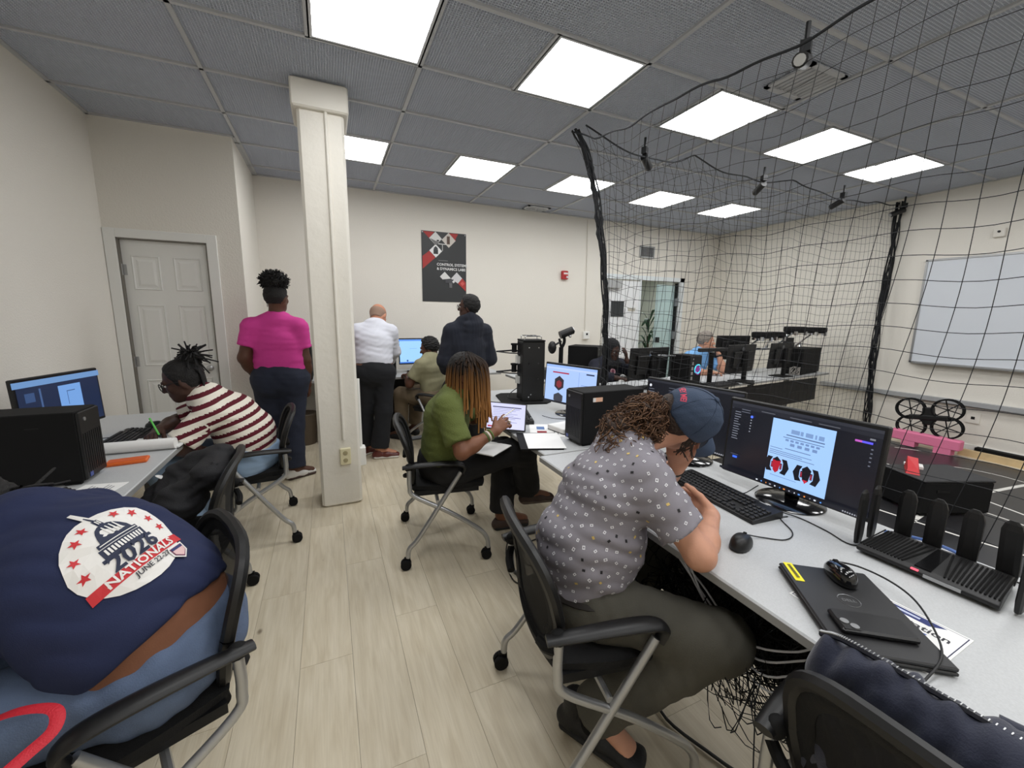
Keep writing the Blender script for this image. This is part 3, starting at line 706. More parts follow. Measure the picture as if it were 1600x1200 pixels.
# far monitors seen from behind
monitor('black monitor seen from behind, in front of the person in the head scarf', (2.99, 3.24, ZD), 96, .53, .30, [], z0=.10, stand='square', back_logo=True, tilt=4)
monitor('black monitor seen from behind, beside the man in the light blue shirt', (4.34, 3.22, ZD), 96, .50, .29, [], z0=.12, stand='square', back_logo=True, tilt=4)
monitor('black monitor seen from behind, next to the side of the large black computer', (5.24, 3.34, ZD), 96, .50, .29, [], z0=.12, stand='square', back_logo=True, tilt=4)
monitor('black monitor seen from behind, over the shoulder of the light blue shirt', (4.93, 3.80, ZD), 80, .50, .29, [], z0=.19, stand='square', tilt=4)
def tower(label, loc, yaw, dims=(.42, .17, .305), stickers=(), name='computer_tower', rgb=False):
    """front at local +X"""
    lx, ly, lz = dims; t = empty(name, loc, math.radians(yaw)); tag(t, label, 'computer')
    b = MB(); b.box((0, 0, lz / 2 + .008), (lx, ly, lz - .012), ch=.004); b.build('case', M_BLACKM, t)
    b = MB(); b.box((lx / 2 + .004, 0, lz / 2 + .008), (.012, ly - .006, lz - .02), ch=.004); fp = b.build('front_panel', M_BLACK, t)
    b = MB()
    for i in range(9): b.box((lx / 2 + .0105, -ly / 2 + .02 + i * (ly - .04) / 8, lz * .42), (.002, .006, lz * .55))
    b.build('vent', M_DKMETAL, fp)
    b = MB(); b.lathe([(.008, 0), (.008, .003)], (lx / 2 + .010, -ly * .25, lz - .035), 14, axis=(1, 0, 0)); b.build('power_button', M_SILVER, fp)
    b = MB(); b.box((lx / 2 + .0112, -ly * .3, .035), (.002, .022, .018)); b.build('badge', mat('badge_blue', (70, 86, 150), .4), fp)
    for sx in (-1, 1):
        for sy in (-1, 1): b = MB(); b.box((sx * lx * .4, sy * ly * .38, .006), (.05, .02, .012)); b.build('foot', M_BLACKM, t)
    return t
ct = tower('black desktop computer with a white and orange sticker on the right desk', (1.46, 1.915, ZD), 180)
b = MB(); b.box((0, 0, 0), (.062, .001, .024)); o = b.build('sticker', [mat('sticker_tan', (226, 178, 150), .6)], ct); o.location = (.115, .0855, .262)
b = MB(); b.box((0, 0, 0), (.018, .0014, .022)); o = b.build('sticker', mat('sticker_pale', (226, 226, 224), .6), ct); o.location = (.139, .0857, .262)
b = MB(); b.box((0, 0, 0), (.05, .016, .001)); o = b.build('sticker', mat('sticker_white', (206, 208, 206), .6), ct); o.location = (.14, -.03, .306)
lt = tower('black desktop computer at the front of the left desk', (-1.165, 2.265, ZD), 0)
b = MB(); b.box((0, 0, 0), (.04, .001, .003)); o = b.build('emblem', M_DKMETAL, lt); o.location = (.08, -.0855, .25)
tower('black desktop computer on the back desk beside the bending man', (.60, 5.06, ZD), -85, (.40, .17, .33))
tower('black desktop computer on the desk behind the camera stand', (2.92, 4.28, ZD), -50, (.36, .30, .36))
tower('large black computer lying at the wall end of the netted desk', (5.86, 3.44, ZD), 12, (.62, .22, .34))
# computer with a lit fan, seen between the two far monitors
t = tower('black computer with a glowing blue fan beside the far monitor', (3.40, 3.14, ZD), -84, (.22, .19, .34))
b = MB(); b.lathe([(.052, 0), (.052, .004), (.036, .004), (.036, 0)], (.122, .03, .20), 24, axis=(1, 0, 0)); b.build('fan_ring', emat((70, 200, 235), 1.6), t)
b = MB(); b.lathe([(.050, 0), (.050, .0045), (.040, .0045), (.040, 0)], (.1225, .034, .192), 24, axis=(1, 0, 0)); b.build('fan_glow', emat((150, 60, 150), .6), t)
b = MB()
for i in range(4): b.box((.1235, -.06, .11 + i * .05), (.004, .03, .034))
b.build('drive_bay', M_SILVER, t)

# =================================================================== keyboards and mice
def keyboard(label, loc, yaw, L=.44, D=.135):
    """long axis local Y; front (space bar) local -X"""
    t = empty('keyboard', loc, math.radians(yaw)); tag(t, label, 'keyboard')
    poly = [(-D / 2, .0), (D / 2, .0), (D / 2, .026), (D / 2 - .012, .028), (-D / 2 + .004, .014), (-D / 2, .010)]
    b = MB(); b.prism(poly, -L / 2, L / 2, lambda p: (p[0], p[2], p[1])); b.build('base', M_BLACK, t, bevel=.002)
    b = MB(); pitch = .019; sl = .014 / (D - .016)
    for r_ in range(6):
        x = -D / 2 + .016 + r_ * .0195 + (.003 if r_ == 5 else 0); y = L / 2 - .014
        row = [1.0] * 15 if r_ else [1.3, 1.2, 1.2, 6.0, 1.2, 1.2, 1.2, 1.3]
        if r_ == 1: row = [2.3] + [1] * 10 + [2.7]
        if r_ == 2: row = [1.8] + [1] * 11 + [2.2]
        if r_ == 3: row = [1.5] + [1] * 12 + [1.5]
        for wd in row:
            b.box((x, y - pitch * wd / 2, .018 + sl * (x + D / 2) - .002), (.0155, pitch * wd - .0035, .010), ch=.002); y -= pitch * wd
        y = -L / 2 + .137
        if r_ in (0, 1, 3, 4, 5):
            for k in range(3):
                if r_ == 1 and k != 1: continue
                b.box((x, y - pitch * k, .018 + sl * (x + D / 2) - .002), (.0155, .0155, .010), ch=.002)
        y -= pitch * 3 + .006
        if r_ < 5:
            for k in range(4): b.box((x, y - pitch * (k + .0), .018 + sl * (x + D / 2) - .002), (.0155, .0150, .010), ch=.002)
    b.build('keys', mat('keycap', (30, 30, 32), .5), t)
    b = MB(); b.box((D / 2 - .012, -L / 2 + .07, .0285), (.004, .034, .0006)); b.build('brand_mark', mat('pale_print', (190, 192, 194), .5), t)
    return t
keyboard('black keyboard on the desk in front of the capped man', (1.415, 1.085, ZD), -4, .44, .15)
keyboard('black keyboard beside the tablet on the far part of the right desk', (1.22, 2.56, ZD), -18, .40, .13)
keyboard('black keyboard behind the notepad on the left desk', (-1.06, 2.86, ZD), 180, .40, .13)
keyboard('black keyboard on the netted desk before the light blue shirt', (3.88, 3.06, ZD), 96, .42, .13)
def mouse(label, loc, yaw, m=M_BLACK, L=.112):
    t = empty('computer_mouse', loc, math.radians(yaw)); tag(t, label, 'mouse')
    V, F = [], []; n, k = 20, 9
    for j in range(k):
        ph = j / (k - 1) * math.pi / 2
        for i in range(n):
            a = 2 * math.pi * i / n; ca, sa = math.cos(a), math.sin(a)
            rx = L / 2; ry = L * .29 * (1 + .10 * math.cos(2 * a))
            s = math.cos(ph) ** .6 if j < k - 1 else 0
            z = .036 * math.sin(ph) ** .9 * (1 - .25 * (ca * s))
            V.append((rx * ca * s, ry * sa * s, .003 + z))
    for j in range(k - 1):
        for i in range(n): F.append((j * n + i, j * n + (i + 1) % n, (j + 1) * n + (i + 1) % n, (j + 1) * n + i))
    F.append(tuple(range(n - 1, -1, -1)))
    mesh_obj('body', V, F, m, t, True)
    b = MB(); b.lathe([(.010, -.004), (.010, .004)], (L * .24, 0, .028), 14, axis=(0, 1, 0)); b.build('wheel', M_BLACKM, t)
    b = MB(); b.tube([(L * .46, 0, .016), (L * .30, 0, .0285), (L * .12, 0, .036)], .0012, 5); b.build('button_seam', M_BLACKM, t)
    return t
mouse('black mouse on the grey desk near the capped man', (1.165, .795, ZD), 20); 
b = MB()
mouse('glossy black mouse resting on the closed laptop', (1.235, .555, ZD + .0235), 55, M_BLACKG, .108)
mouse('black mouse beside the writing hand on the left desk', (-1.02, 3.15, ZD), 150)
mouse('black mouse below the tablet on the far part of the right desk', (1.045, 2.33, ZD), 10)
mouse('black mouse on the netted desk beside the far keyboard', (4.25, 3.02, ZD), 100)
cord('cable', [(1.215, .815, ZD + .018), (1.27, .80, ZD + .004), (1.33, .76, ZD + .003), (1.40, .78, ZD + .003), (1.46, .86, ZD + .003), (1.50, .86, ZD + .003)], .002, M_CORD, 'thin black mouse cable in front of the big monitor')
cord('cable', [(1.50, .88, ZD + .01), (1.53, .83, ZD + .003), (1.52, .74, ZD + .003), (1.50, .66, ZD + .003), (1.58, .62, ZD + .003), (1.66, .60, ZD + .003)], .0022, M_CORD, 'thin black cable running to the back of the router')
cord('cable', [(1.27, .60, ZD + .04), (1.33, .56, ZD + .03), (1.34, .49, ZD + .026), (1.30, .42, ZD + .026), (1.20, .345, ZD + .026), (1.12, .31, ZD + .026), (1.04, .305, ZD + .008), (.975, .30, ZD + .003)], .0024, M_CORD, 'black mouse cable lying across the closed laptop')
cord('cable', [(1.56, 1.02, ZD + .05), (1.52, 1.06, ZD + .004), (1.47, 1.10, ZD + .03)], .002, M_CORD, 'short black cable between the keyboard and the big monitor')
cord('cable', [(-1.02, 3.12, ZD + .01), (-1.10, 3.0, ZD + .003), (-1.22, 2.95, ZD + .003)], .002, M_CORD, 'thin black mouse cable on the left desk')
cord('cable', [(1.05, 2.36, ZD + .014), (1.0, 2.30, ZD + .003), (.985, 2.20, ZD + .003), (.975, 2.18, ZD - .02)], .002, M_CORD, 'thin black mouse cable hanging at the edge by the tablet')
cord('cable', [(1.36, 2.50, ZD + .015), (1.42, 2.44, ZD + .003), (1.50, 2.40, ZD + .003), (1.55, 2.45, ZD + .003)], .002, M_CORD, 'thin black cable behind the second keyboard')

# =================================================================== router
rt = empty('wifi_router', (1.565, .485, ZD), math.radians(2)); tag(rt, 'black eight-antenna router on the right desk', 'router')
# local: long axis Y (.31), depth X (.17); front faces -X
poly = [(-.09, .012), (-.075, .004), (.075, .004), (.085, .012), (.085, .040), (.06, .046), (-.075, .030), (-.09, .022)]
b = MB(); b.prism(poly, -.15, .15, lambda p: (p[0], p[2] * (1 - .12 * (p[0] > .05)), p[1])); b.build('body', M_BLACK, rt, bevel=.003)
b = MB()
for s in (-1, 1):
    for i in range(13):
        a = i / 12; y0 = s * (.035 + .0); b.tube([(-.078, s * (.045 + .100 * a), .0315), (.055, s * (.020 + .118 * a ** .8), .047)], .0024, 4)
b.build('vent_rib', M_BLACKM, rt)
b = MB(); b.add([(-.078, -.018, .0312), (-.078, .018, .0312), (.058, .014, .0475), (.058, -.014, .0475)], [(0, 3, 2, 1)]); b.build('centre_strip', M_BLACKG, rt)
b = MB(); b.box((-.0905, -.045, .017), (.002, .075, .009)); b.build('label_strip', M_SILVER, rt)
b = MB(); b.box((-.088, .012, .024), (.006, .016, .004)); b.build('power_lamp', emat((255, 90, 110), 1.5), rt)
for i, (x, y, lean) in enumerate(((-.03, .172, 0), (.05, .172, 0), (.098, .11, .0), (.098, .04, 0), (.098, -.035, 0), (.098, -.115, .05), (.05, -.175, 0), (-.045, -.172, .0))):
    b = MB(); sx, sy = (.010, .028) if abs(y) < .16 else (.028, .010)
    P = []
    for z, k in ((.0, .8), (.03, 1.0), (.150, 1.0), (.168, .75), (.178, .35)): P.append((z, k))
    V = []; F = []
    for z, k in P:
        for ax, ay in ((-1, -.5), (-.6, -1), (.6, -1), (1, -.5), (1, .5), (.6, 1), (-.6, 1), (-1, .5)): V.append((x + ax * sx / 2 * k * 1.5 + 0, y + ay * sy / 2 * k * 1.5 + lean * z, .008 + z))
    for L in range(4):
        for k in range(8): F.append((L * 8 + k, L * 8 + (k + 1) % 8, L * 8 + 8 + (k + 1) % 8, L * 8 + 8 + k))
    F.append(tuple(range(7, -1, -1))); F.append(tuple(range(32, 40)))
    b.add(V, F); b.build('antenna', M_BLACK, rt)

# =================================================================== laptop stack and sign
A, B_, C_, D_ = V3(1.155, .655), V3(1.335, .555), V3(1.115, .29), V3(.965, .405)
lc = (A + B_ + C_ + D_) / 4; ly = unit(A - D_); ang = math.atan2(ly[1], ly[0])
sg = empty('station_sign', (1.188, .452, ZD), math.radians(-88)); tag(sg, 'printed station sign sheet under the closed laptop', 'paper')
b = MB(); b.box((0, 0, .0008), (.279, .216, .0012)); b.build('sheet', M_PAPER, sg)
flat_art('print', [('p', [(-.135, -.103), (.135, -.103), (.135, .103), (-.135, .103)], (40, 44, 80)), ('p', [(-.133, -.101), (.133, -.101), (.133, .101), (-.133, .101)], (240, 240, 238)), ('p', [(-.06, .072), (.075, .072), (.10, .097), (-.06, .097)], (34, 46, 110)), ('r', -.02, .081, .055, .089, (200, 206, 230)), ('t', 'Station', .030, .050, .032, (44, 44, 52), 'LEFT', .0006), ('t', '7', .06, .012, .05, (40, 80, 170), 'LEFT', .001)], lambda x, y, h: (x, y, .0014 + h), sg, ink, step=.0001, base=.0001)
lp = empty('closed_laptop', (lc[0], lc[1], ZD + .002), ang); tag(lp, 'closed black laptop with a yellow tag on the right desk', 'laptop')
LX, LY = .325, .215
b = MB(); b.box((0, 0, .0055), (LX, LY, .009), ch=.003); b.build('base', M_BLACK, lp)
b = MB(); b.box((0, 0, .0155), (LX - .002, LY - .002, .010), ch=.003); b.build('lid', mat('laptop_lid', (30, 30, 32), .45), lp)
b = MB(); b.box((.120, .085, .0212), (.085, .022, .0008)); o = b.build('yellow_tag', mat('yellow_tag', (248, 232, 30), .5), lp)
flat_art('tag_print', [('r', -.034 + k * .0075, -.004, -.029 + k * .0075, .004, (70, 66, 20)) for k in range(9)], lambda x, y, h: (.120 - x, .085 - y, .0217 + h), lp, ink)
b = MB(); b.tube([(.02 + .0235 * math.cos(k * math.pi / 14), .0235 * math.sin(k * math.pi / 14), .0207) for k in range(29)], .0009, 5, caps=False); b.build('logo_ring', mat('logo_grey', (120, 122, 124), .3, metal=.8), lp)
flat_art('logo_letters', [('t', 'DELL', 0, 0, .014, (120, 122, 124), 'CENTER')], lambda x, y, h: (.02 + y, -x, .0207 + h), lp, ink)
ph = empty('smartphone', (1.095, .418, ZD + .0235), math.atan2(.35 - .44, 1.13 - 1.01)); tag(ph, 'black smartphone with two lenses lying on the closed laptop', 'phone')
b = MB(); b.box((0, 0, .0065), (.148, .072, .013), ch=.004); b.build('body', mat('phone_black', (24, 24, 26), .35), ph)
b = MB(); b.box((-.054, -.018, .0135), (.034, .034, .002), ch=.001); b.build('camera_bump', M_BLACK, ph)
for q in ((-.061, -.011), (-.047, -.025)): b = MB(); b.lathe([(.0085, 0), (.0085, .002), (.0065, .002)], (q[0], q[1], .0145), 16); b.build('lens', M_SILVER, ph)
b = MB(); b.box((.01, -.0363, .0045), (.03, .001, .004)); b.build('side_button', M_DKMETAL, ph)

# =================================================================== green woman's desk things
tb = empty('tablet', (.985, 2.275, ZD)); tag(tb, 'white-screened tablet propped at the desk edge by the green sweater', 'tablet')
ex = unit((.913, -.407, -.08)); ey = V3(.127, .04, .115); ey = unit(ey - ex * (ey @ ex)); ez = np.cross(ex, ey); TO = V3(0, 0, .095)
RTB = np.stack([ex, ey, ez], 1)
b = MB(); b.box((0, 0, 0), (.25, .185, .008), ch=.003); b.v = [tuple(RTB @ np.array(p) + TO) for p in b.v]; b.build('body', M_BLACK, tb)
scr = [('r', -.116, -.084, .116, .084, (214, 216, 250)), ('r', -.09, .055, .09, .062, (60, 60, 96))]
for i in range(9): scr.append(('r', -.085, .045 - i * .011, .08 - (i * 37 % 5) * .012, .048 - i * .011, (140, 142, 190)))
scr += [('r', -.11, -.078, -.03, -.068, (176, 60, 80)), ('r', -.09, -.012, .09, -.009, (110, 112, 160))]
flat_art('screen', scr, lambda x, y, h: tuple(RTB @ np.array((x, y, .0045 + h)) + TO), tb, lambda c_: emat(c_, .9))
b = MB(); b.box((0, -.02, -.012), (.23, .12, .012), ch=.003); b.v = [tuple(RTB @ np.array(p) + TO) for p in b.v]; b.build('folded_cover', M_BLACKM, tb)
b = MB(); b.add([tuple(RTB @ np.array(p) + TO) for p in ((-.10, .05, -.008), (.10, .05, -.008))] + [(.13, .03, .002), (.05, .10, .002)], [(0, 1, 2, 3)]); b.build('stand_flap', M_BLACKM, tb)
nb = empty('notebook', (.845, 2.165, .668), math.radians(38)); tag(nb, 'white open notebook on the lap of the green sweater', 'notebook')
b = MB(); b.box((0, 0, .004), (.22, .15, .008), ch=.002); b.build('pages', M_PAPER, nb)
b = MB(); b.box((0, 0, -.002), (.225, .155, .003)); b.build('cover', M_BLACKM, nb)
def sheet(label, loc, yaw, lx, ly, th=.0015, m=M_PAPER, art=None, name='paper_sheet', cat='paper'):
    o = empty(name, loc, math.radians(yaw)); tag(o, label, cat)
    b = MB(); b.box((0, 0, th / 2), (lx, ly, th)); b.build('sheet', m, o)
    if art: flat_art('print', art, lambda x, y, h: (x, y, th + h), o, ink, step=.0001, base=.0002)
    return o
sheet('blank white paper lying in front of the right computer', (1.10, 1.995, ZD + .008), 70, .29, .21)
sheet('black folder under the blank white paper', (1.075, 2.01, ZD), 70, .31, .235, .007, M_BLACKM, name='folder', cat='folder')
sheet('printed page with red and blue pictures behind the blank paper', (1.23, 2.20, ZD), 65, .28, .21, .0015, M_PAPER, [('r', -.09, .0, -.02, .06, (150, 40, 44)), ('r', .01, .01, .08, .06, (90, 120, 170)), ('r', -.09, -.07, .09, -.065, (120, 120, 120)), ('r', -.09, -.05, .06, -.045, (120, 120, 120))])
wb = empty('white_box', (1.36, 2.16, ZD), math.radians(10)); tag(wb, 'flat white box beside the right computer', 'box')
b = MB(); b.box((0, 0, .02), (.20, .16, .03), ch=.004); b.build('lid', M_PAPER, wb); b = MB(); b.box((0, 0, .005), (.195, .155, .01)); b.build('base', M_DKMETAL, wb)
sheet('printed instruction sheet on the left desk edge beside the navy shirt', (-.895, 2.06, ZD), 80, .20, .15, .0015, M_PAPER, [('r', -.08, .05, .05, .056, (60, 60, 70))] + [('r', -.08, .035 - i * .014, .08 - (i * 29 % 4) * .01, .039 - i * .014, (120, 120, 126)) for i in range(7)])
oc = empty('phone_case', (-.905, 2.435, ZD), math.radians(8)); tag(oc, 'orange flat phone case on the left desk', 'case')
b = MB(); b.box((0, 0, .008), (.15, .075, .016), ch=.004); b.build('shell', mat('orange_plastic', (224, 104, 38), .5), oc); b = MB(); b.box((0, 0, .0168), (.13, .058, .001)); b.build('cover_plate', mat('orange_plastic_lid', (212, 92, 30), .6), oc)
np_ = empty('notepad', (-.905, 2.66, ZD), math.radians(-2)); tag(np_, 'open spiral notepad with a curled white page on the left desk', 'notepad')
b = MB(); b.box((0.0, .07, .006), (.30, .22, .012)); b.build('pad', M_PAPER, np_)
b = MB(); b.box((0.0, .07, .001), (.31, .23, .002)); b.build('cover', M_BLACKM, np_)
b = MB(); b.tube([(-.15, -.045, .030), (.14, -.045, .030)], .029, 18); b.build('curled_page', M_PAPER, np_, smooth=True)
# =================================================================== robot column on the right desk
rb = empty('robot_column', (1.53, 3.08, ZD), math.radians(-12)); tag(rb, 'tall black robot column with thin side arms on the right desk', 'robot')
b = MB(); b.prism([(-.24, -.10), (-.16, -.17), (.12, -.17), (.18, -.10), (.18, .16), (.10, .30), (-.18, .30), (-.24, .22)], 0, .012); b.build('base_plate', M_BLACKM, rb)
b = MB(); b.box((.02, 0, .26), (.19, .20, .50), ch=.006); b.build('column_body', M_BLACK, rb)
b = MB(); b.box((.02, 0, .515), (.185, .225, .012)); b.build('top_plate', M_BLACKM, rb)
for y in (-.07, .07):
    b = MB(); b.tube([(-.05, y, .52), (-.05, y, .545), (-.04, y, .552), (.08, y, .552), (.09, y, .545), (.09, y, .52)], .004, 8); b.build('handle', M_CHROME, rb, smooth=True)
for (y, z) in ((-.05, .46), (.03, .46), (-.05, .33), (.03, .33), (-.05, .20), (.03, .20), (-.05, .05), (-.03, .07)):
    b = MB(); b.lathe([(.006, 0), (.005, .003)], (.03 + y, -.1005, z), 10, axis=(0, -1, 0)); b.build('screw', M_CHROME, rb)
for (x, z) in ((.46, .46), (.33, .33), (.2, .2)): b = MB(); b.lathe([(.006, 0), (.005, .003)], (-.0605, .03, z), 10, axis=(-1, 0, 0)); b.build('screw', M_CHROME, rb)
for z in (.42, .25):
    b = MB(); b.tube([(-.06, .05, z), (-.14, .06, z + .005), (-.27, .02, z + .0)], .007, 8); b.tube([(-.06, -.02, z - .015), (-.16, 0, z - .012), (-.27, .02, z)], .005, 8); b.build('arm', M_DKMETAL, rb, smooth=True)
    b = MB(); b.cyl((-.11, .06, z - .01), (-.11, .06, z + .05), .022, n=14); b.cyl((-.11, .06, z + .05), (-.11, .06, z + .065), .03, n=14); b.build('motor', M_BLACKM, rb, smooth=True)
    b = MB(); b.cyl((-.095, .02, z - .10), (-.095, .02, z - .03), .012, n=10); b.box((-.075, .0, z - .07), (.03, .03, .06)); b.build('servo', mat('servo_white', (214, 214, 210), .4), rb)
b = MB(); b.tube(spline([(-.06, .1, .10), (-.12, .12, .05), (-.16, .06, .02), (-.10, -.02, .02), (-.05, -.06, .03)], 5), .004, 6); b.build('cable', M_CORD, rb)
# =================================================================== camera stand on its box
st = empty('camera_stand', (2.47, 4.12, ZD)); tag(st, 'black stand with two swivelling camera heads on a flat black box', 'camera stand')
b = MB(); b.box((0, 0, .055), (.46, .34, .11), ch=.006); b.build('box_base', mat('charcoal_box', (46, 48, 48), .6), st)
b = MB(); b.tube([(-.0, 0, .11), (-.0, 0, .36)], .026, 12); b.tube(spline([(0, 0, .34), (.04, 0, .42), (.03, 0, .50)], 4), .018, 10); b.tube([(-.0, 0, .36), (-.03, 0, .46)], .014, 8); b.build('pole', M_BLACKM, st, smooth=True)
b = MB(); b.ball((-.12, 0, .36), (.05, .05, .075)); b.tube([(-.10, 0, .38), (-.0, 0, .43)], .012, 8); b.build('lamp_head', M_BLACK, st, smooth=True)
b = MB(); b.cyl((-.02, 0, .50), (.13, -.03, .56), .045, n=14); b.build('camera_head', M_BLACK, st, smooth=True)
b = MB(); b.cyl((.12, -.03, .555), (.14, -.034, .563), .03, n=14); b.ball((.09, -.04, .49), .018); b.build('lens', M_CHROME, st, smooth=True)
# small webcam tripod in front of the far people
tp = empty('camera_tripod', (2.90, 3.02, ZD)); tag(tp, 'small black camera tripod in front of the head scarf', 'tripod')
b = MB(); b.tube([(0, 0, .02), (0, 0, .34)], .016, 8); b.build('pole', M_BLACKM, tp)
for a in range(3): b = MB(); b.tube([(0, 0, .10), (.12 * math.cos(a * 2.1), .12 * math.sin(a * 2.1), .008)], .008, 6); b.build('leg', M_BLACKM, tp)
b = MB(); b.tube([(-.10, 0, .36), (.22, 0, .345)], .008, 8); b.build('bar', M_CHROME, tp)
b = MB(); b.box((-.05, 0, .36), (.05, .04, .05)); b.build('mount', M_BLACKM, tp)
tp = empty('camera_tripod', (3.74, 3.12, ZD)); tag(tp, 'tall black camera arm in front of the light blue shirt', 'tripod')
b = MB(); b.box((0, 0, .01), (.16, .12, .02)); b.build('foot_plate', M_BLACKM, tp)
b = MB(); b.tube([(0, 0, .02), (0, 0, .36)], .030, 10, flat=.6); b.build('pole', M_BLACKM, tp, smooth=True)
b = MB(); b.box((.02, 0, .385), (.42, .045, .04), ch=.006); b.build('camera_bar', M_BLACK, tp)
# =================================================================== drum pads behind the net
dk = empty('drum_kit', (5.62, 3.72, 0)); tag(dk, 'electronic drum pads on a chrome rack behind the far monitors', 'drum kit')
b = MB()
for x in (-.52, .62): b.tube([(x, 0, ZD + .002), (x, 0, 1.12)], .018, 8)
b.tube([(-.65, 0, 1.05), (.62, 0, 1.05)], .018, 8); b.tube([(-.1, 0, 1.05), (-.1, 0, 1.2)], .014, 8); b.tube([(.3, 0, 1.05), (.3, 0, 1.25)], .014, 8)
b.build('rack', M_CHROME, dk, smooth=True)
for (x, y, z, r_) in ((-.62, -.27, 1.265, .115), (-.22, -.18, 1.262, .115), (-.02, -.30, 1.335, .13), (.46, -.27, 1.325, .13)):
    b = MB(); b.lathe([(r_ * .9, -.05), (r_, -.04), (r_ * 1.02, -.02), (r_ * 1.02, .01), (r_, .022), (r_ * .85, .026)], (x, y, z), 28); p = b.build('drum_pad', M_BLACKM, dk, smooth=True)
    b = MB(); b.lathe([(r_ * .95, -.075), (r_ * .97, -.052)], (x, y, z), 28); b.box((x, y - r_, z - .06), (.03, .03, .05)); b.box((x - r_ * .8, y - r_ * .6, z - .06), (.03, .03, .05)); b.tube(spline([(x, y, z - .06), (x + .03, y + .10, z - .10), (x * .9 + .05, -.01, 1.06)], 4), .012, 8); b.build('rim_hardware', M_CHROME, p, smooth=True)
b = MB(); b.box((.3, -.03, 1.15), (.14, .06, .10)); b.tube(spline([(.3, -.05, 1.1), (.2, -.08, 1.0), (.35, -.1, .95), (.45, -.06, 1.1)], 5), .006, 6); b.build('module', M_DKMETAL, dk)
wc = empty('cable_coil', (5.50, 3.30, ZD)); tag(wc, 'loose coil of pale and black wires beside the far computer', 'cable')
b = MB()
for i in range(5): a0 = i * 1.3; b.tube(spline([(.07 * math.cos(a0 + k) * (1 + .2 * math.sin(i + k)), .05 * math.sin(a0 + k), .06 + .05 * math.sin(k * 1.7 + i)) for k in range(7)], 4), .004, 5)
b.build('wire', mat('pale_wire', (150, 146, 140), .5), wc, smooth=True)
# =================================================================== wall things
ps = empty('poster', (1.457, YB - .004, 2.07)); tag(ps, 'tall dark poster with red and white diamonds on the back wall', 'poster')
b = MB(); b.box((0, 0, 0), (.60, .004, .895)); b.build('backing', mat('poster_black', (42, 44, 46), .45), ps)
PR, PWh, PK = (168, 52, 50), (216, 216, 214), (42, 44, 46)
def dia(cx_, cy_, r_): return [(cx_, cy_ + r_), (cx_ + r_, cy_), (cx_, cy_ - r_), (cx_ - r_, cy_)]
art = [('p', [(-.28, .44), (-.13, .44), (-.20, .36)], PR), ('p', [(.06, .44), (.19, .44), (.14, .35)], PR), ('p', [(.10, .42), (.16, .36), (.12, .34), (.07, .39)], (150, 46, 46))]
art += [('p', dia(-.115, .36, .085), PWh), ('p', dia(.06, .35, .095), (206, 200, 192)), ('p', dia(-.115, .205, .085), (236, 236, 236)), ('p', [(-.29, .13), (-.20, .20), (-.12, .12), (-.29, -.03)], PR)]
art += [('p', [(-.19, .36), (-.06, .31), (-.115, .275)], (120, 120, 120)), ('r', -.10, .325, -.07, .345, (40, 40, 44)), ('r', .035, .30, .075, .40, (90, 70, 60)), ('r', -.08, .29, .03, .30, (220, 220, 218)), ('r', -.03, .21, -.02, .30, (190, 190, 188)), ('r', -.145, .165, -.085, .225, (46, 48, 50)), ('p', dia(-.115, .235, .03), (60, 62, 64))]
art += [('r', -.08, .082, .045, .089, (120, 122, 122)), ('t', 'CONTROL SYSTEMS', -.105, .035, .047, (232, 232, 232), 'LEFT', .0009), ('t', '& DYNAMICS LABS', -.105, -.02, .047, (232, 232, 232), 'LEFT', .0009)]
art += [('p', [(-.065, -.12), (.0, -.055), (.085, -.14), (-.03, -.155)], PWh), ('p', [(.085, -.14), (.165, -.055), (.24, -.13), (.18, -.20)], (206, 206, 208)), ('p', [(.18, -.20), (.24, -.13), (.29, -.18), (.29, -.30)], PR), ('r', .01, -.20, .12, -.15, (70, 70, 74)), ('r', .06, -.26, .10, -.20, (96, 96, 98)), ('p', dia(.245, -.20, .03), (206, 90, 84)), ('p', dia(.12, -.18, .02), (220, 220, 220))]
flat_art('print', art, lambda x, y, h: (x, -.0022 - h, y), ps, ink)
for x in (-.285, .285): b = MB(); b.lathe([(.007, 0), (.006, .004)], (x, -.003, .43), 10, axis=(0, -1, 0)); b.build('pin', M_SILVER, ps)
fa = empty('fire_alarm', (3.30, YB, 2.065)); tag(fa, 'red fire alarm on the back wall', 'alarm')
b = MB(); b.box((0, -.025, 0), (.105, .05, .125), ch=.008); b.build('body', mat('alarm_red', (176, 38, 40), .4), fa)
flat_art('label', [('r', -.03, .01, .045, .035, (225, 215, 212)), ('r', -.02, -.03, .04, -.018, (120, 20, 24))], lambda x, y, h: (x, -.0505 - h, y), fa, ink)
b = MB(); b.lathe([(.018, 0), (.012, .01)], (.03, -.05, -.03), 12, axis=(0, -1, 0)); b.build('strobe', mat('strobe_clear', (220, 220, 225), .2), fa)
cb_ = empty('junction_box', (3.73, YB, 1.16)); tag(cb_, 'small white switch box with a thin conduit on the back wall', 'switch')
b = MB(); b.box((0, -.025, 0), (.11, .05, .12), ch=.006); b.build('box', M_WHITE, cb_); b = MB(); b.tube([(-.01, -.012, .06), (-.04, -.012, 1.74)], .009, 8); b.build('conduit', M_WALL, cb_); b = MB(); b.box((0, -.052, .02), (.03, .006, .03)); b.build('switch', M_DKMETAL, cb_)
wv = empty('wall_vent', (4.87, YB, 2.515)); tag(wv, 'small grey slatted vent on the back wall', 'vent')
b = MB()
for c_, s_ in (((0, -.01, .085), (.30, .02, .018)), ((0, -.01, -.085), (.30, .02, .018)), ((-.145, -.01, 0), (.018, .02, .18)), ((.145, -.01, 0), (.018, .02, .18))): b.box(c_, s_)
b.build('frame', mat('vent_grey', (170, 172, 172), .5), wv)
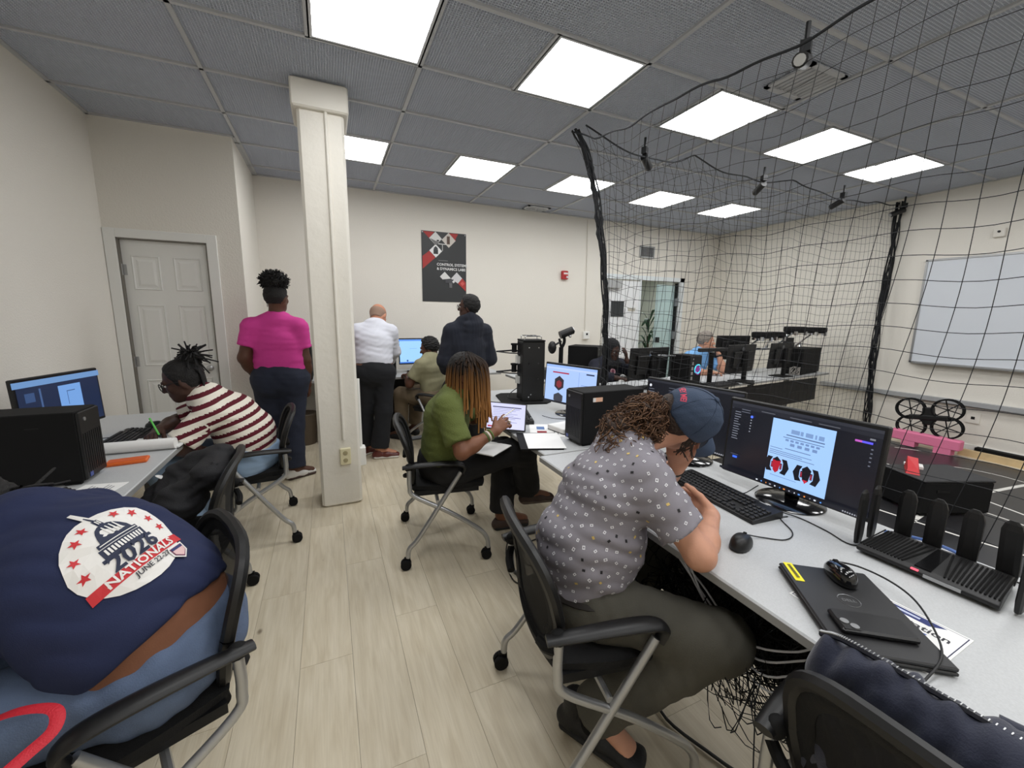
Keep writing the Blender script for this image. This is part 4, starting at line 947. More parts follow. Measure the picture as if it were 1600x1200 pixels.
for i in range(8): b = MB(); b.box((0, -.009, -.07 + i * .02), (.28, .014, .003), rot=Matrix.Rotation(.6, 3, 'X')); b.build('slat', mat('vent_grey', (170, 172, 172), .5), wv)
b = MB(); b.box((0, .0, 0), (.28, .004, .16)); b.build('shaft', mat('vent_dark', (70, 72, 74), .8), wv)
wbd = empty('whiteboard', (XR, 1.10, 1.56)); tag(wbd, 'large whiteboard on the right wall behind the net', 'whiteboard')
b = MB(); b.box((-.015, 0, 0), (.02, 2.9, 1.18)); b.build('board', mat('whiteboard_face', (214, 219, 226), .25), wbd)
b = MB()
for c_, s_ in (((-.02, 0, .595), (.03, 2.93, .02)), ((-.02, 0, -.595), (.03, 2.93, .02)), ((-.02, 1.455, 0), (.03, .02, 1.2)), ((-.02, -1.455, 0), (.03, .02, 1.2))): b.box(c_, s_)
b.build('frame', M_SILVER, wbd)
b = MB(); b.box((-.05, -.0, -.60), (.07, 2.8, .015)); b.build('pen_tray', M_SILVER, wbd)
ow = empty('outlet', (XR, 1.94, .40)); tag(ow, 'white wall outlet below the whiteboard', 'outlet')
b = MB(); b.box((-.006, 0, 0), (.012, .11, .12), ch=.003); b.build('plate', M_WALL, ow); b = MB(); b.box((-.013, 0, .0), (.003, .03, .03)); b.build('socket', M_DKMETAL, ow)
ts = empty('thermostat', (XR, 2.02, 2.38)); tag(ts, 'small white sensor high on the right wall', 'sensor')
b = MB(); b.box((-.015, 0, 0), (.03, .09, .09), ch=.006); b.build('housing', M_WALL, ts); b = MB(); b.lathe([(.012, 0), (.01, .012)], (-.03, .0, .01), 12, axis=(-1, 0, 0)); b.build('eye', M_DKMETAL, ts)
# potted plant in corridor
pp = empty('potted_palm', (5.62, 6.15, 0)); tag(pp, 'green palm in the corridor behind the glass door', 'plant')
b = MB(); b.lathe([(.12, 0), (.16, .35), (.17, .36), (.15, .36), (.14, .33)], n=20); b.build('pot', mat('pot_grey', (90, 90, 88), .6), pp, smooth=True)
b = MB(); b.tube([(0, 0, .3), (.02, 0, .7), (0, .02, 1.1)], .02, 8); b.build('stem', mat('stem_brown', (80, 70, 50), .8), pp)
for i in range(16):
    a = i * 2.4; z = .55 + .055 * i; r_ = .45 - .01 * i; pts = spline([(0, 0, z), (.4 * r_ * math.cos(a), .4 * r_ * math.sin(a), z + .22), (r_ * math.cos(a), r_ * math.sin(a), z + .12)], 5)
    b = MB(); V, F = [], []
    for k, p in enumerate(pts):
        wd = .035 * math.sin(math.pi * (k + .6) / (len(pts) + .6)); V += [(p[0] - wd * math.sin(a), p[1] + wd * math.cos(a), p[2]), (p[0], p[1], p[2] + .008), (p[0] + wd * math.sin(a), p[1] - wd * math.cos(a), p[2])]
        if k: q = 3 * k; F += [(q - 3, q - 2, q + 1, q), (q - 2, q - 1, q + 2, q + 1)]
    b.add(V, F); b.build('frond', mat('palm_green', (40, 84, 52), .5), pp)

# =================================================================== drone arena
am = empty('arena_mat', (4.07, .7, 0)); tag(am, 'black mat floor with white tape lines inside the net', 'floor mat')
b = MB(); b.box((0, 0, .004), (4.30, 4.3, .008)); b.build('mat', mat('black_mat', (40, 40, 42), .32, bump=.05, bscale=200), am)
def tape(pts, wd=.022):
    b = MB(); pts = [V3(p[0] - 4.07, p[1] - .7, .0085) for p in pts]; V, F = [], []
    for k, p in enumerate(pts):
        t_ = unit(pts[min(k + 1, len(pts) - 1)] - pts[max(k - 1, 0)]); n_ = np.array([-t_[1], t_[0], 0])
        V += [p + n_ * wd / 2, p - n_ * wd / 2]
        if k: q = 2 * k; F.append((q - 2, q - 1, q + 1, q))
    b.add(V, F); b.build('tape_line', mat('white_tape', (222, 220, 214), .5), am)
tape([(5.15, 2.07), (4.76, 1.05), (4.3, -.2)]); tape([(4.62, 1.9), (4.57, 1.39), (4.51, .99), (4.4, -.2)]); tape([(5.92, 2.34), (6.2, 1.9), (6.2, -1.0)]); tape([(3.80, 1.7), (3.86, 1.1), (3.92, .83), (4.0, -.2)])
tape([(3.5, 1.30), (4.48, 1.42), (5.64, 1.29), (6.1, 1.2)], .035); tape(spline([(5.05, 1.95), (5.3, 1.93), (5.53, 1.88), (5.72, 1.72), (5.78, 1.5), (5.75, 1.30)], 5), .015); tape([(3.0, 1.6), (3.3, 1.0), (3.4, .4)], .02)
rc = empty('red_ring', (3.12, .86, 0)); tag(rc, 'thin red ring lying on the mat behind the router', 'ring')
b = MB(); b.tube([(.075 * math.cos(k * math.pi / 12), .075 * math.sin(k * math.pi / 12), .014) for k in range(25)], .005, 6, caps=False); b.build('hoop', mat('red_hoop', (226, 60, 70), .5), rc, smooth=True)
cord('cable', [(1.70, .66, ZD + .006), (1.74, .60, ZD + .006), (1.72, .55, ZD + .02), (1.75, .5, ZD + .006), (1.70, .46, ZD + .01)], .005, mat('blue_cable', (96, 128, 196), .5), 'pale blue network cable behind the router')
cord('cable', [(1.66, .40, ZD + .01), (1.72, .34, ZD + .004), (1.74, .2, ZD + .004), (1.76, .05, ZD + .004)], .0025, M_CORD, 'black cable at the far edge of the desk behind the router')
bc = empty('equipment_case', (4.27, 1.41, 0.0085), math.radians(-22)); tag(bc, 'black low equipment box standing on the arena mat', 'case')
b = MB(); b.box((0, 0, .145), (.55, .34, .25), ch=.012); b.build('body', M_BLACKM, bc)
b = MB(); b.box((0, 0, .275), (.555, .345, .02), ch=.006); b.build('lid', mat('case_lid', (38, 38, 40), .5), bc)
for sx in (-.22, .22):
    for sy in (-.13, .13): b = MB(); b.box((sx, sy, .01), (.05, .05, .02)); b.build('foot', M_BLACKM, bc)
b = MB(); b.box((-.12, -.172, .20), (.10, .006, .02)); b.build('latch', M_DKMETAL, bc)
rd = empty('small_rover', (4.12, 1.50, .293), math.radians(25)); tag(rd, 'small red and white rover model on the black equipment box', 'model')
b = MB(); b.add([(-.10, -.04, 0), (.10, -.04, .0), (.10, .04, .0), (-.10, .04, 0), (.08, -.03, .09), (.10, .03, .09), (-.06, .03, .03), (-.06, -.03, .03)], [(0, 3, 2, 1), (0, 1, 4, 7), (1, 2, 5, 4), (2, 3, 6, 5), (3, 0, 7, 6), (7, 4, 5, 6)]); b.build('red_body', mat('rover_red', (190, 36, 44), .45), rd)
b = MB(); b.box((.13, -.05, .012), (.10, .04, .02)); b.box((.16, .0, .012), (.04, .08, .016)); b.build('white_part', M_WHITE, rd)
# pink foam block and the drone
pf = empty('foam_block', (6.15, 2.18, .008), math.radians(92)); tag(pf, 'pink foam block holding up the black drone', 'foam')
b = MB(); b.box((0, 0, .12), (.60, .12, .11), ch=.01); b.box((.12, -.0, .06), (.12, .115, .10)); b.box((-.17, 0, .05), (.14, .115, .10)); b.build('block', mat('pink_foam', (232, 128, 164), .8, bump=.2, bscale=60), pf)
b = MB(); b.box((.03, -.062, .12), (.10, .004, .07)); b.build('white_patch', M_PAPER, pf)
b = MB(); b.box((6.335, .5, .035), (.05, 2.9, .07)); tag(b.build('timber_batten', mat('raw_timber', (206, 182, 140), .8, var=.1, vscale=8)), 'raw timber batten along the edge of the mat', 'timber')
b = MB(); b.box((6.42, .4, .05), (.08, 2.9, .10)); tag(b.build('black_beam', M_BLACKM), 'black beam on the floor by the right wall', 'beam')
dn = empty('ring_drone', (6.20, 2.20, .385), math.radians(4)); tag(dn, 'black four-ring drone standing upright by the right wall', 'drone')
RD = Matrix.Rotation(math.radians(-8), 3, 'X')
def dpt(y, z, x=0): v = RD @ Vector((x, y, z)); return (v.x - .0 + .06 * z, v.y, v.z)
for (cy_, cz_) in ((.155, .08), (-.155, .08), (.15, -.12), (-.15, -.12)):
    for dx in (-.025, .025):
        b = MB(); b.tube([dpt(cy_ + .125 * math.cos(k * math.pi / 14), cz_ + .115 * math.sin(k * math.pi / 14), dx) for k in range(29)], .009, 6, caps=False); b.build('ring_guard', M_BLACKM, dn, smooth=True)
    b = MB()
    for k in (0, 2, 4): b.tube([dpt(cy_ + .12 * math.cos(k * .52 + .4), cz_ + .11 * math.sin(k * .52 + .4)), dpt(cy_ - .12 * math.cos(k * .52 + .4), cz_ - .11 * math.sin(k * .52 + .4))], .006, 6)
    b.build('propeller_arm', M_BLACKM, dn)
b = MB(); b.v = []; b.box((0, 0, -.015), (.07, .34, .055), ch=.01); b.box((0, 0, 0), (.05, .10, .20), ch=.01); b.v = [dpt(p[1], p[2], p[0]) for p in b.v]; b.build('body', M_BLACK, dn)
# floor cables
for i, (pts, lab) in enumerate([
    ([(1.20, 1.1, .012), (1.05, .95, .01), (1.10, .75, .01), (1.16, .60, .01), (1.10, .50, .01), (1.2, .3, .01)], 'thick black cable on the floor near the foreground chair'),
    ([(1.30, 2.2, .012), (1.05, 2.15, .01), (.98, 2.0, .01), (1.08, 1.85, .01), (1.2, 1.75, .01)], 'black cable on the floor under the right desk'),
    ([(1.2, 2.45, .012), (1.0, 2.25, .008), (.90, 2.05, .008), (.86, 1.85, .008), (.95, 1.78, .008)], 'thin black cable near the chair of the green sweater')]):
    cord('cable', pts, .006 if i == 0 else .004, M_CORD, lab)
pa = empty('power_adapter', (.93, 1.80, 0), .3); tag(pa, 'black power adapter on the floor behind the capped man', 'adapter')
b = MB(); b.box((0, 0, .018), (.13, .06, .034), ch=.008); b.build('brick', M_BLACK, pa); b = MB(); b.tube([(.065, 0, .018), (.10, 0, .014)], .004, 6); b.build('lead', M_CORD, pa)
for i in range(4):
    y0 = .95 - i * .03
    cord('cable', [(1.0, y0, ZD - .03), (1.04, y0 - .12, .62 - .04 * i), (1.03, y0 - .28, .55 - .03 * i), (1.05, y0 - .40, .60), (1.1, y0 - .46, .66)], .003, mat('white_cord', (214, 216, 222), .5), ['outermost white cable drooping under the front desk edge', 'second white cable drooping under the front desk edge', 'third white cable drooping under the front desk edge', 'lowest white cable drooping under the front desk edge'][i])
# clutter under back desks
def bin_(label, x, y, r_, h_, m):
    o = empty('waste_bin', (x, y, 0)); tag(o, label, 'bin')
    b = MB(); b.lathe([(r_ * .8, 0), (r_, h_), (r_ * .97, h_), (r_ * .78, .01)], n=20); b.build('bucket', m, o, smooth=True); b = MB(); b.lathe([(r_, h_ - .01), (r_ * 1.03, h_), (r_, h_ + .01)], n=20); b.build('rim', m, o, smooth=True)
bin_('brown waste bin under the corner desk behind the column', -.30, 5.0, .14, .34, mat('bin_brown', (96, 84, 70), .6))
tower('black computer on the corner desk behind the woman in pink', (-.27, 4.98, ZD), -90, (.40, .18, .36))
tower('black computer on the floor under the back desk', (.72, 5.1, .0), -90, (.42, .19, .42))
# =================================================================== safety net
def strands(lines, r, sides=3):
    """many polylines -> one quad mesh (numpy)"""
    VV, QQ, off = [], [], 0
    for P in lines:
        P = np.asarray(P, float); m = len(P)
        T = np.empty_like(P); T[1:-1] = P[2:] - P[:-2]; T[0] = P[1] - P[0]; T[-1] = P[-1] - P[-2]
        T /= np.linalg.norm(T, axis=1, keepdims=True) + 1e-9
        ref = np.where(np.abs(T[:, 2:3]) < .8, np.array([[0, 0, 1.0]]), np.array([[1.0, .3, 0]]))
        A = np.cross(T, ref); A /= np.linalg.norm(A, axis=1, keepdims=True) + 1e-9; B = np.cross(T, A)
        rr = np.asarray(r if np.ndim(r) else [r] * m)[:, None] if np.ndim(r) == 0 or len(r) == m else r
        ring = [P + rr * (math.cos(2 * math.pi * k / sides) * A + math.sin(2 * math.pi * k / sides) * B) for k in range(sides)]
        V = np.stack(ring, 1).reshape(-1, 3)
        i = np.arange(m - 1)[:, None] * sides; k = np.arange(sides)[None]; j = (k + 1) % sides
        Q = np.stack([i + k, i + j, i + sides + j, i + sides + k], -1).reshape(-1, 4) + off
        VV.append(V); QQ.append(Q); off += len(V)
    return np.concatenate(VV), np.concatenate(QQ)
M_NET = mat('net_twine', (20, 22, 26), .8)
nt_ = empty('safety_net', (1.86, 2.93, 0)); tag(nt_, 'large black sports net hung around the drone arena', 'net')
NB = np.array([1.86, 2.93, 0])
rng = np.random.RandomState(3); MS = .088
def bun_x(z): return np.interp(z, [0, 1.2, 1.59, 1.97, 2.38, 2.71, 2.9], [2.28, 2.26, 2.23, 2.18, 2.10, 1.99, 1.86])
def side_pt(s, t):
    """s metres from the corner toward the viewer, t height 0..1"""
    top = np.interp(s, [0, .25, .7, 1.3, 1.75, 2.4, 3.0, 4.4], [2.90, 2.78, 2.70, 2.68, 2.62, 2.60, 2.62, 2.6])
    z = .01 + t * (top - .01)
    y = 3.0 - s + (2.9 - z) * .10 * (1 - np.exp(-s * 2.2)) + .012 * np.sin(s * 9 + z * 5)
    x = 1.87 + (bun_x(z) - 1.86) * np.exp(-s * 2.6) + .035 * np.sin(s * 2.3 + z * 1.7) * (1 - .5 * t) + .02 * np.sin(z * 4 + s)
    z = z - .028 * np.abs(np.sin(s * 2.6 + .6)) * (.3 + .7 * t) + .006 * np.sin(s * 17)
    return np.stack([x, y, z], -1)
def front_pt(s, t):
    hang = np.array([0, 1.15, 2.5, 4.55]); i = np.clip(np.searchsorted(hang, s) - 1, 0, 2); f = (s - hang[i]) / (hang[i + 1] - hang[i])
    top = 2.90 - .11 * 4 * f * (1 - f); z = .01 + t * (top - .01)
    x0 = bun_x(z); x = x0 + s * (6.44 - x0) / 4.5 + .02 * np.sin(z * 3 + s * 2)
    y = 2.91 + .03 * np.sin(s * 2.1 + z * 1.3) - .02
    z = z - .05 * np.abs(np.sin(s * 1.5 + .4)) * (.4 + .6 * t) + .008 * np.sin(s * 11 + 1)
    return np.stack([np.minimum(x, 6.46), y, z], -1)
def panel(fn, S, name):
    ns = int(S / MS); nz = int(2.8 / MS); L = []
    for i in range(ns + 1): L.append(fn(np.full(46, i * MS), np.linspace(0, 1, 46)) - NB)
    for j in range(1, nz): L.append(fn(np.linspace(0, S, int(S / .055)), np.full(int(S / .055), j / nz)) - NB)
    V, Q = strands(L, .0015)
    o = mesh_np(name, V, Q, M_NET, nt_); o['kind'] = 'stuff'
    T = fn(np.linspace(0, S, 90), np.ones(90)) - NB
    b = MB(); b.tube(list(T), .006, 6); b.build('top_rope', M_NET, nt_, smooth=True)
panel(side_pt, 4.3, 'side_netting'); panel(front_pt, 4.5, 'front_netting')
def bundle(pts, name, r0=.020, n=9):
    c_ = np.array(spline(pts, 10)); L = []; m = len(c_)
    for k in range(n):
        ph = rng.uniform(0, 6.28, 4); a = np.linspace(0, 1, m)
        off = np.stack([np.sin(a * 14 + ph[0]) * r0, np.sin(a * 11 + ph[1]) * r0, 0 * a], 1); L.append(c_ + off - NB)
    for k in range(26):   # stray loops
        i = rng.randint(5, m - 6); w_ = rng.uniform(.02, .06) * (1 if rng.rand() < .5 else -1)
        q = c_[i:i + 5]; s_ = np.sin(np.linspace(0, math.pi, 5))[:, None]; L.append(q + s_ * np.array([[w_, w_ * .3, 0]]) - NB)
    V, Q = strands(L, .0075 if n < 12 else .006, 5); mesh_np(name, V, Q, M_NET, nt_)
bundle([(1.86, 3.0, 2.90), (1.99, 3.0, 2.71), (2.10, 3.0, 2.38), (2.18, 3.0, 1.97), (2.23, 3.0, 1.59), (2.26, 3.0, 1.2), (2.27, 3.0, .75), (2.28, 3.0, .02)], 'gathered_net')
bundle([(6.44, 2.89, 2.88), (6.42, 2.89, 2.4), (6.40, 2.89, 1.9), (6.36, 2.88, 1.3), (6.33, 2.86, .8), (6.36, 2.85, .4), (6.40, 2.85, .02)], 'gathered_net', .03, 14)
# motion cameras clipped along the top rope
for (x, y, z, lab, a) in ((2.47, 2.88, 2.80, 'first clipped camera from the net corner under the ceiling', .5), (3.92, 2.88, 2.79, 'middle clipped camera on the far net rope', 1.2), (5.22, 2.88, 2.80, 'clipped camera on the far net rope nearest the right wall', 1.5), (1.95, 1.30, 2.62, 'long clipped camera on the near net rope at the top', 3.6), (6.38, 2.84, 2.82, 'clipped camera at the net corner on the right wall', 2.4)):
    o = empty('clip_camera', (x, y, z), a); tag(o, lab, 'camera')
    b = MB(); b.cyl((-.03, 0, -.05), (.10, 0, -.10), .030, n=12); b.build('camera_body', M_BLACK, o, smooth=True)
    b = MB(); b.cyl((.095, 0, -.098), (.112, 0, -.105), .022, n=12); b.build('lens', M_SILVER, o, smooth=True)
    b = MB(); b.tube([(-.01, 0, -.05), (-.02, 0, .02), (-.02, 0, .10)], .010, 8); b.box((-.02, 0, .0), (.05, .04, .05)); b.build('clamp', M_DKMETAL, o)
# heap of spare netting under the right desk
hp = empty('net_heap', (1.10, .85, 0)); tag(hp, 'dark heap of loose netting hanging under the right desk', 'net')
L = []
for k in range(240):
    y0 = rng.uniform(-.55, .25); n = 14; a = np.linspace(0, 1, n); x0 = rng.uniform(-.05, .26); zt = rng.uniform(.45, .66); zb = rng.uniform(.28, .5)
    P = np.stack([x0 + .05 * np.sin(a * rng.uniform(4, 12) + k) - .10 * (1 - a), y0 + .16 * (a - .5) * rng.uniform(-1, 2) + .03 * np.sin(a * 9 + k), zb + (zt - zb) * a + .02 * np.sin(a * 13 + k)], 1)
    P[:, 2] = np.maximum(P[:, 2], .006); L.append(P)
for k in range(110):
    n = 16; a = np.linspace(0, 1, n); z0 = rng.uniform(.38, .66); x0 = rng.uniform(-.05, .26)
    L.append(np.stack([x0 + .04 * np.sin(a * 9 + k), -.55 + .8 * a, np.maximum(.006, z0 + .05 * np.sin(a * rng.uniform(5, 12) + k) - .12 * np.sin(a * 3.1))], 1))
V, Q = strands(L, .0017, 4); o = mesh_np('netting', V, Q, M_NET, hp); o['kind'] = 'stuff'

# =================================================================== signed-distance figure modelling
def _lerp(a, b, t): return a + (b - a) * t
class SDF:
    def __init__(s): s.p = []
    def cap(s, a, ra, b, rb, k=.03, cuts=()): s.p.append(('c', V3(a), ra, V3(b), rb, k, [(V3(q), unit(n)) for q, n in cuts], 1)); return s
    def ecap(s, a, ab0, b, ab1, n, k=.04, cuts=()): s.p.append(('e', V3(a), ab0, V3(b), ab1, unit(n), k, [(V3(q), unit(m)) for q, m in cuts], 1)); return s
    def ell(s, c_, rad, fw, up, k=.02, cuts=(), sign=1):
        """radii = (side, forward, up)"""
        fw = unit(fw); up = unit(V3(up) - fw * (V3(up) @ fw)); s.p.append(('l', V3(c_), rad, fw, up, k, [(V3(q), unit(m)) for q, m in cuts], sign)); return s
    def bbox(s):
        lo = np.full(3, 9e9); hi = -lo
        for p in s.p:
            if p[0] == 'l':
                if p[7] < 0: continue
                r_ = max(p[2]); lo = np.minimum(lo, p[1] - r_); hi = np.maximum(hi, p[1] + r_)
            else:
                r_ = max(np.max(p[2]), np.max(p[4])); lo = np.minimum(lo, np.minimum(p[1], p[3]) - r_); hi = np.maximum(hi, np.maximum(p[1], p[3]) + r_)
        return lo, hi
    def grid(s, lo, n, h):
        D = np.full(n, .25, np.float32)
        ax = [lo[i] + h * np.arange(n[i]) for i in range(3)]
        for p in s.p:
            if p[0] == 'l': r_ = max(p[2]); a, b_ = p[1] - r_, p[1] + r_
            else: r_ = max(np.max(p[2]), np.max(p[4])); a, b_ = np.minimum(p[1], p[3]) - r_, np.maximum(p[1], p[3]) + r_
            pad = .05
            i0 = [max(0, int((a[i] - pad - lo[i]) / h)) for i in range(3)]; i1 = [min(n[i], int((b_[i] + pad - lo[i]) / h) + 2) for i in range(3)]
            if any(i1[i] <= i0[i] for i in range(3)): continue
            X = ax[0][i0[0]:i1[0]][:, None, None].astype(np.float32); Y = ax[1][i0[1]:i1[1]][None, :, None].astype(np.float32); Z = ax[2][i0[2]:i1[2]][None, None, :].astype(np.float32)
            if p[0] == 'l':
                c_, rad, fw, up = p[1], p[2], p[3], p[4]; sd = np.cross(fw, up)
                x, y, z = X - c_[0], Y - c_[1], Z - c_[2]
                q = ((x * sd[0] + y * sd[1] + z * sd[2]) / rad[0]) ** 2 + ((x * fw[0] + y * fw[1] + z * fw[2]) / rad[1]) ** 2 + ((x * up[0] + y * up[1] + z * up[2]) / rad[2]) ** 2
                d_ = (np.sqrt(q) - 1) * min(rad); k, cuts, sg_ = p[5], p[6], p[7]
            else:
                A, Bv = p[1], p[3]; ba = Bv - A; L2 = ba @ ba + 1e-12
                x, y, z = X - A[0], Y - A[1], Z - A[2]
                t = np.clip((x * ba[0] + y * ba[1] + z * ba[2]) / L2, 0, 1)
                x, y, z = x - t * ba[0], y - t * ba[1], z - t * ba[2]
                if p[0] == 'c':
                    d_ = np.sqrt(x * x + y * y + z * z) - (p[2] + (p[4] - p[2]) * t); k, cuts, sg_ = p[5], p[6], 1
                else:
                    ta = ba / math.sqrt(L2); nn = unit(p[5] - ta * (p[5] @ ta)); ss = np.cross(ta, nn)
                    a_ = p[2][0] + (p[4][0] - p[2][0]) * t; c2 = p[2][1] + (p[4][1] - p[2][1]) * t; m_ = np.minimum(a_, c2)
                    qs = (x * ss[0] + y * ss[1] + z * ss[2]) / a_; qn = (x * nn[0] + y * nn[1] + z * nn[2]) / c2; qt = (x * ta[0] + y * ta[1] + z * ta[2]) / m_
                    d_ = (np.sqrt(qs * qs + qn * qn + qt * qt) - 1) * m_; k, cuts, sg_ = p[6], p[7], 1
            for (q0, nv) in cuts: d_ = np.maximum(d_, (X - q0[0]) * nv[0] + (Y - q0[1]) * nv[1] + (Z - q0[2]) * nv[2])
            S = D[i0[0]:i1[0], i0[1]:i1[1], i0[2]:i1[2]]
            if sg_ < 0: hh = np.maximum(k - np.abs(S + d_), 0) / k; S[...] = np.maximum(S, -d_) + hh * hh * k * .25
            else: hh = np.maximum(k - np.abs(S - d_), 0) / k; S[...] = np.minimum(S, d_) - hh * hh * k * .25
        return D
def surface_nets(D, lo, h):
    S = D < 0; n = D.shape
    c8 = [S[i:n[0] - 1 + i, j:n[1] - 1 + j, k:n[2] - 1 + k] for i in (0, 1) for j in (0, 1) for k in (0, 1)]
    tot = sum(c.astype(np.int8) for c in c8); act = (tot > 0) & (tot < 8); idx = np.argwhere(act)
    if len(idx) == 0: return np.zeros((0, 3)), np.zeros((0, 4), int)
    cid = np.full(act.shape, -1, np.int32); cid[act] = np.arange(len(idx))
    acc = np.zeros((len(idx), 3)); cnt = np.zeros(len(idx))
    for axis in range(3):
        o1, o2 = [q for q in range(3) if q != axis]
        for a in (0, 1):
            for b_ in (0, 1):
                p0 = idx.copy(); p0[:, o1] += a; p0[:, o2] += b_; p1 = p0.copy(); p1[:, axis] += 1
                d0 = D[p0[:, 0], p0[:, 1], p0[:, 2]]; d1 = D[p1[:, 0], p1[:, 1], p1[:, 2]]
                m = (d0 < 0) != (d1 < 0); t = np.where(m, d0 / np.where(m, d0 - d1, 1), 0)
                P = p0.astype(float); P[:, axis] += t; acc[m] += P[m]; cnt[m] += 1
    V = acc / cnt[:, None] * h + lo; Q = []
    for axis in range(3):
        o1, o2 = [(1, 2), (2, 0), (0, 1)][axis]
        a = [slice(None)] * 3; b_ = [slice(None)] * 3; a[axis] = slice(0, -1); b_[axis] = slice(1, None)
        e0, e1 = S[tuple(a)], S[tuple(b_)]; E_ = np.argwhere(e0 != e1)
        E_ = E_[(E_[:, o1] > 0) & (E_[:, o2] > 0) & (E_[:, o1] < n[o1] - 1) & (E_[:, o2] < n[o2] - 1)]
        if len(E_) == 0: continue
        def g(d1, d2): p = E_.copy(); p[:, o1] -= d1; p[:, o2] -= d2; return cid[p[:, 0], p[:, 1], p[:, 2]]
        q = np.stack([g(1, 1), g(0, 1), g(0, 0), g(1, 0)], 1); fl = ~e0[E_[:, 0], E_[:, 1], E_[:, 2]]; q[fl] = q[fl][:, ::-1]; Q.append(q)
    Q = np.concatenate(Q)
    return V, Q
def relax(V, Q, it=2, w_=.5):
    for _ in range(it):
        acc = np.zeros_like(V); c_ = np.zeros(len(V))
        for k in range(4):
            a, b_ = Q[:, k], Q[:, (k + 1) % 4]; np.add.at(acc, a, V[b_]); np.add.at(c_, a, 1); np.add.at(acc, b_, V[a]); np.add.at(c_, b_, 1)
        V = V * (1 - w_) + w_ * acc / np.maximum(c_, 1)[:, None]
    return V
def folds(D, lo, h, amp, seed, wl=.09, axis=None):
    """soft cloth wrinkles added to a distance grid"""
    r_ = np.random.RandomState(seed); n = D.shape
    X = (lo[0] + h * np.arange(n[0]))[:, None, None]; Y = (lo[1] + h * np.arange(n[1]))[None, :, None]; Z = (lo[2] + h * np.arange(n[2]))[None, None, :]
    for q in range(4):
        v = unit(r_.normal(size=3)); 
        if axis is not None: v = unit(v * .45 + unit(axis) * (1 if q % 2 else -1) * .9)
        w2 = unit(r_.normal(size=3)); f_ = 2 * math.pi / (wl * r_.uniform(.7, 1.7))
        ph = f_ * (v[0] * X + v[1] * Y + v[2] * Z); wp = 1.4 * np.sin((w2[0] * X + w2[1] * Y + w2[2] * Z) * f_ * .45 + q)
        s_ = np.sin(ph + wp); D += (amp * .5 * (1 - 2 * np.abs(s_)) if q < 2 else amp * .35 * s_).astype(np.float32)
    return D
def cloth(name, sdf, m, parent, org, h=.008, amp=.0025, seed=1, wl=.09, axis=None, it=2, cuts=()):
    lo, hi = sdf.bbox(); lo = lo - 4 * h; hi = hi + 4 * h; n = tuple(int(v) + 1 for v in (hi - lo) / h)
    D = sdf.grid(lo, n, h)
    if amp: D = folds(D, lo, h, amp, seed, wl, axis)
    if cuts:
        X = (lo[0] + h * np.arange(n[0]))[:, None, None]; Y = (lo[1] + h * np.arange(n[1]))[None, :, None]; Z = (lo[2] + h * np.arange(n[2]))[None, None, :]
        for q0, nv in cuts: nv = unit(nv); D = np.maximum(D, (X - q0[0]) * nv[0] + (Y - q0[1]) * nv[1] + (Z - q0[2]) * nv[2])
    V, Q = surface_nets(D, lo, h); V = relax(V, Q, it)
    return mesh_np(name, V - org, Q, m, parent)
def multi_mesh(name, sdf, boxes, m, parent, org, h):
    """body surface: coarse everywhere, fine inside the boxes (hands, head), one mesh"""
    lo, hi = sdf.bbox(); VV, QQ, off = [], [], 0
    for (bl, bh, hh) in [(lo - 3 * h, hi + 3 * h, h)] + boxes:
        n = tuple(int(v) + 1 for v in (np.asarray(bh) - bl) / hh); D = sdf.grid(np.asarray(bl, float), n, hh); V, Q = surface_nets(D, np.asarray(bl, float), hh)
        if len(V) == 0: continue
        V = relax(V, Q, 1)
        if hh == h and boxes:
            C = V[Q].mean(1); keep = np.ones(len(Q), bool)
            for (l2, h2, h3) in boxes: keep &= ~np.all((C > np.asarray(l2) + 2.5 * h) & (C < np.asarray(h2) - 2.5 * h), axis=1)
            Q = Q[keep]
        VV.append(V); QQ.append(Q + off); off += len(V)
    V = np.concatenate(VV); Q = np.concatenate(QQ); used = np.unique(Q); mp = np.full(len(V), -1); mp[used] = np.arange(len(used))
    return mesh_np(name, V[used] - org, mp[Q], m, parent)
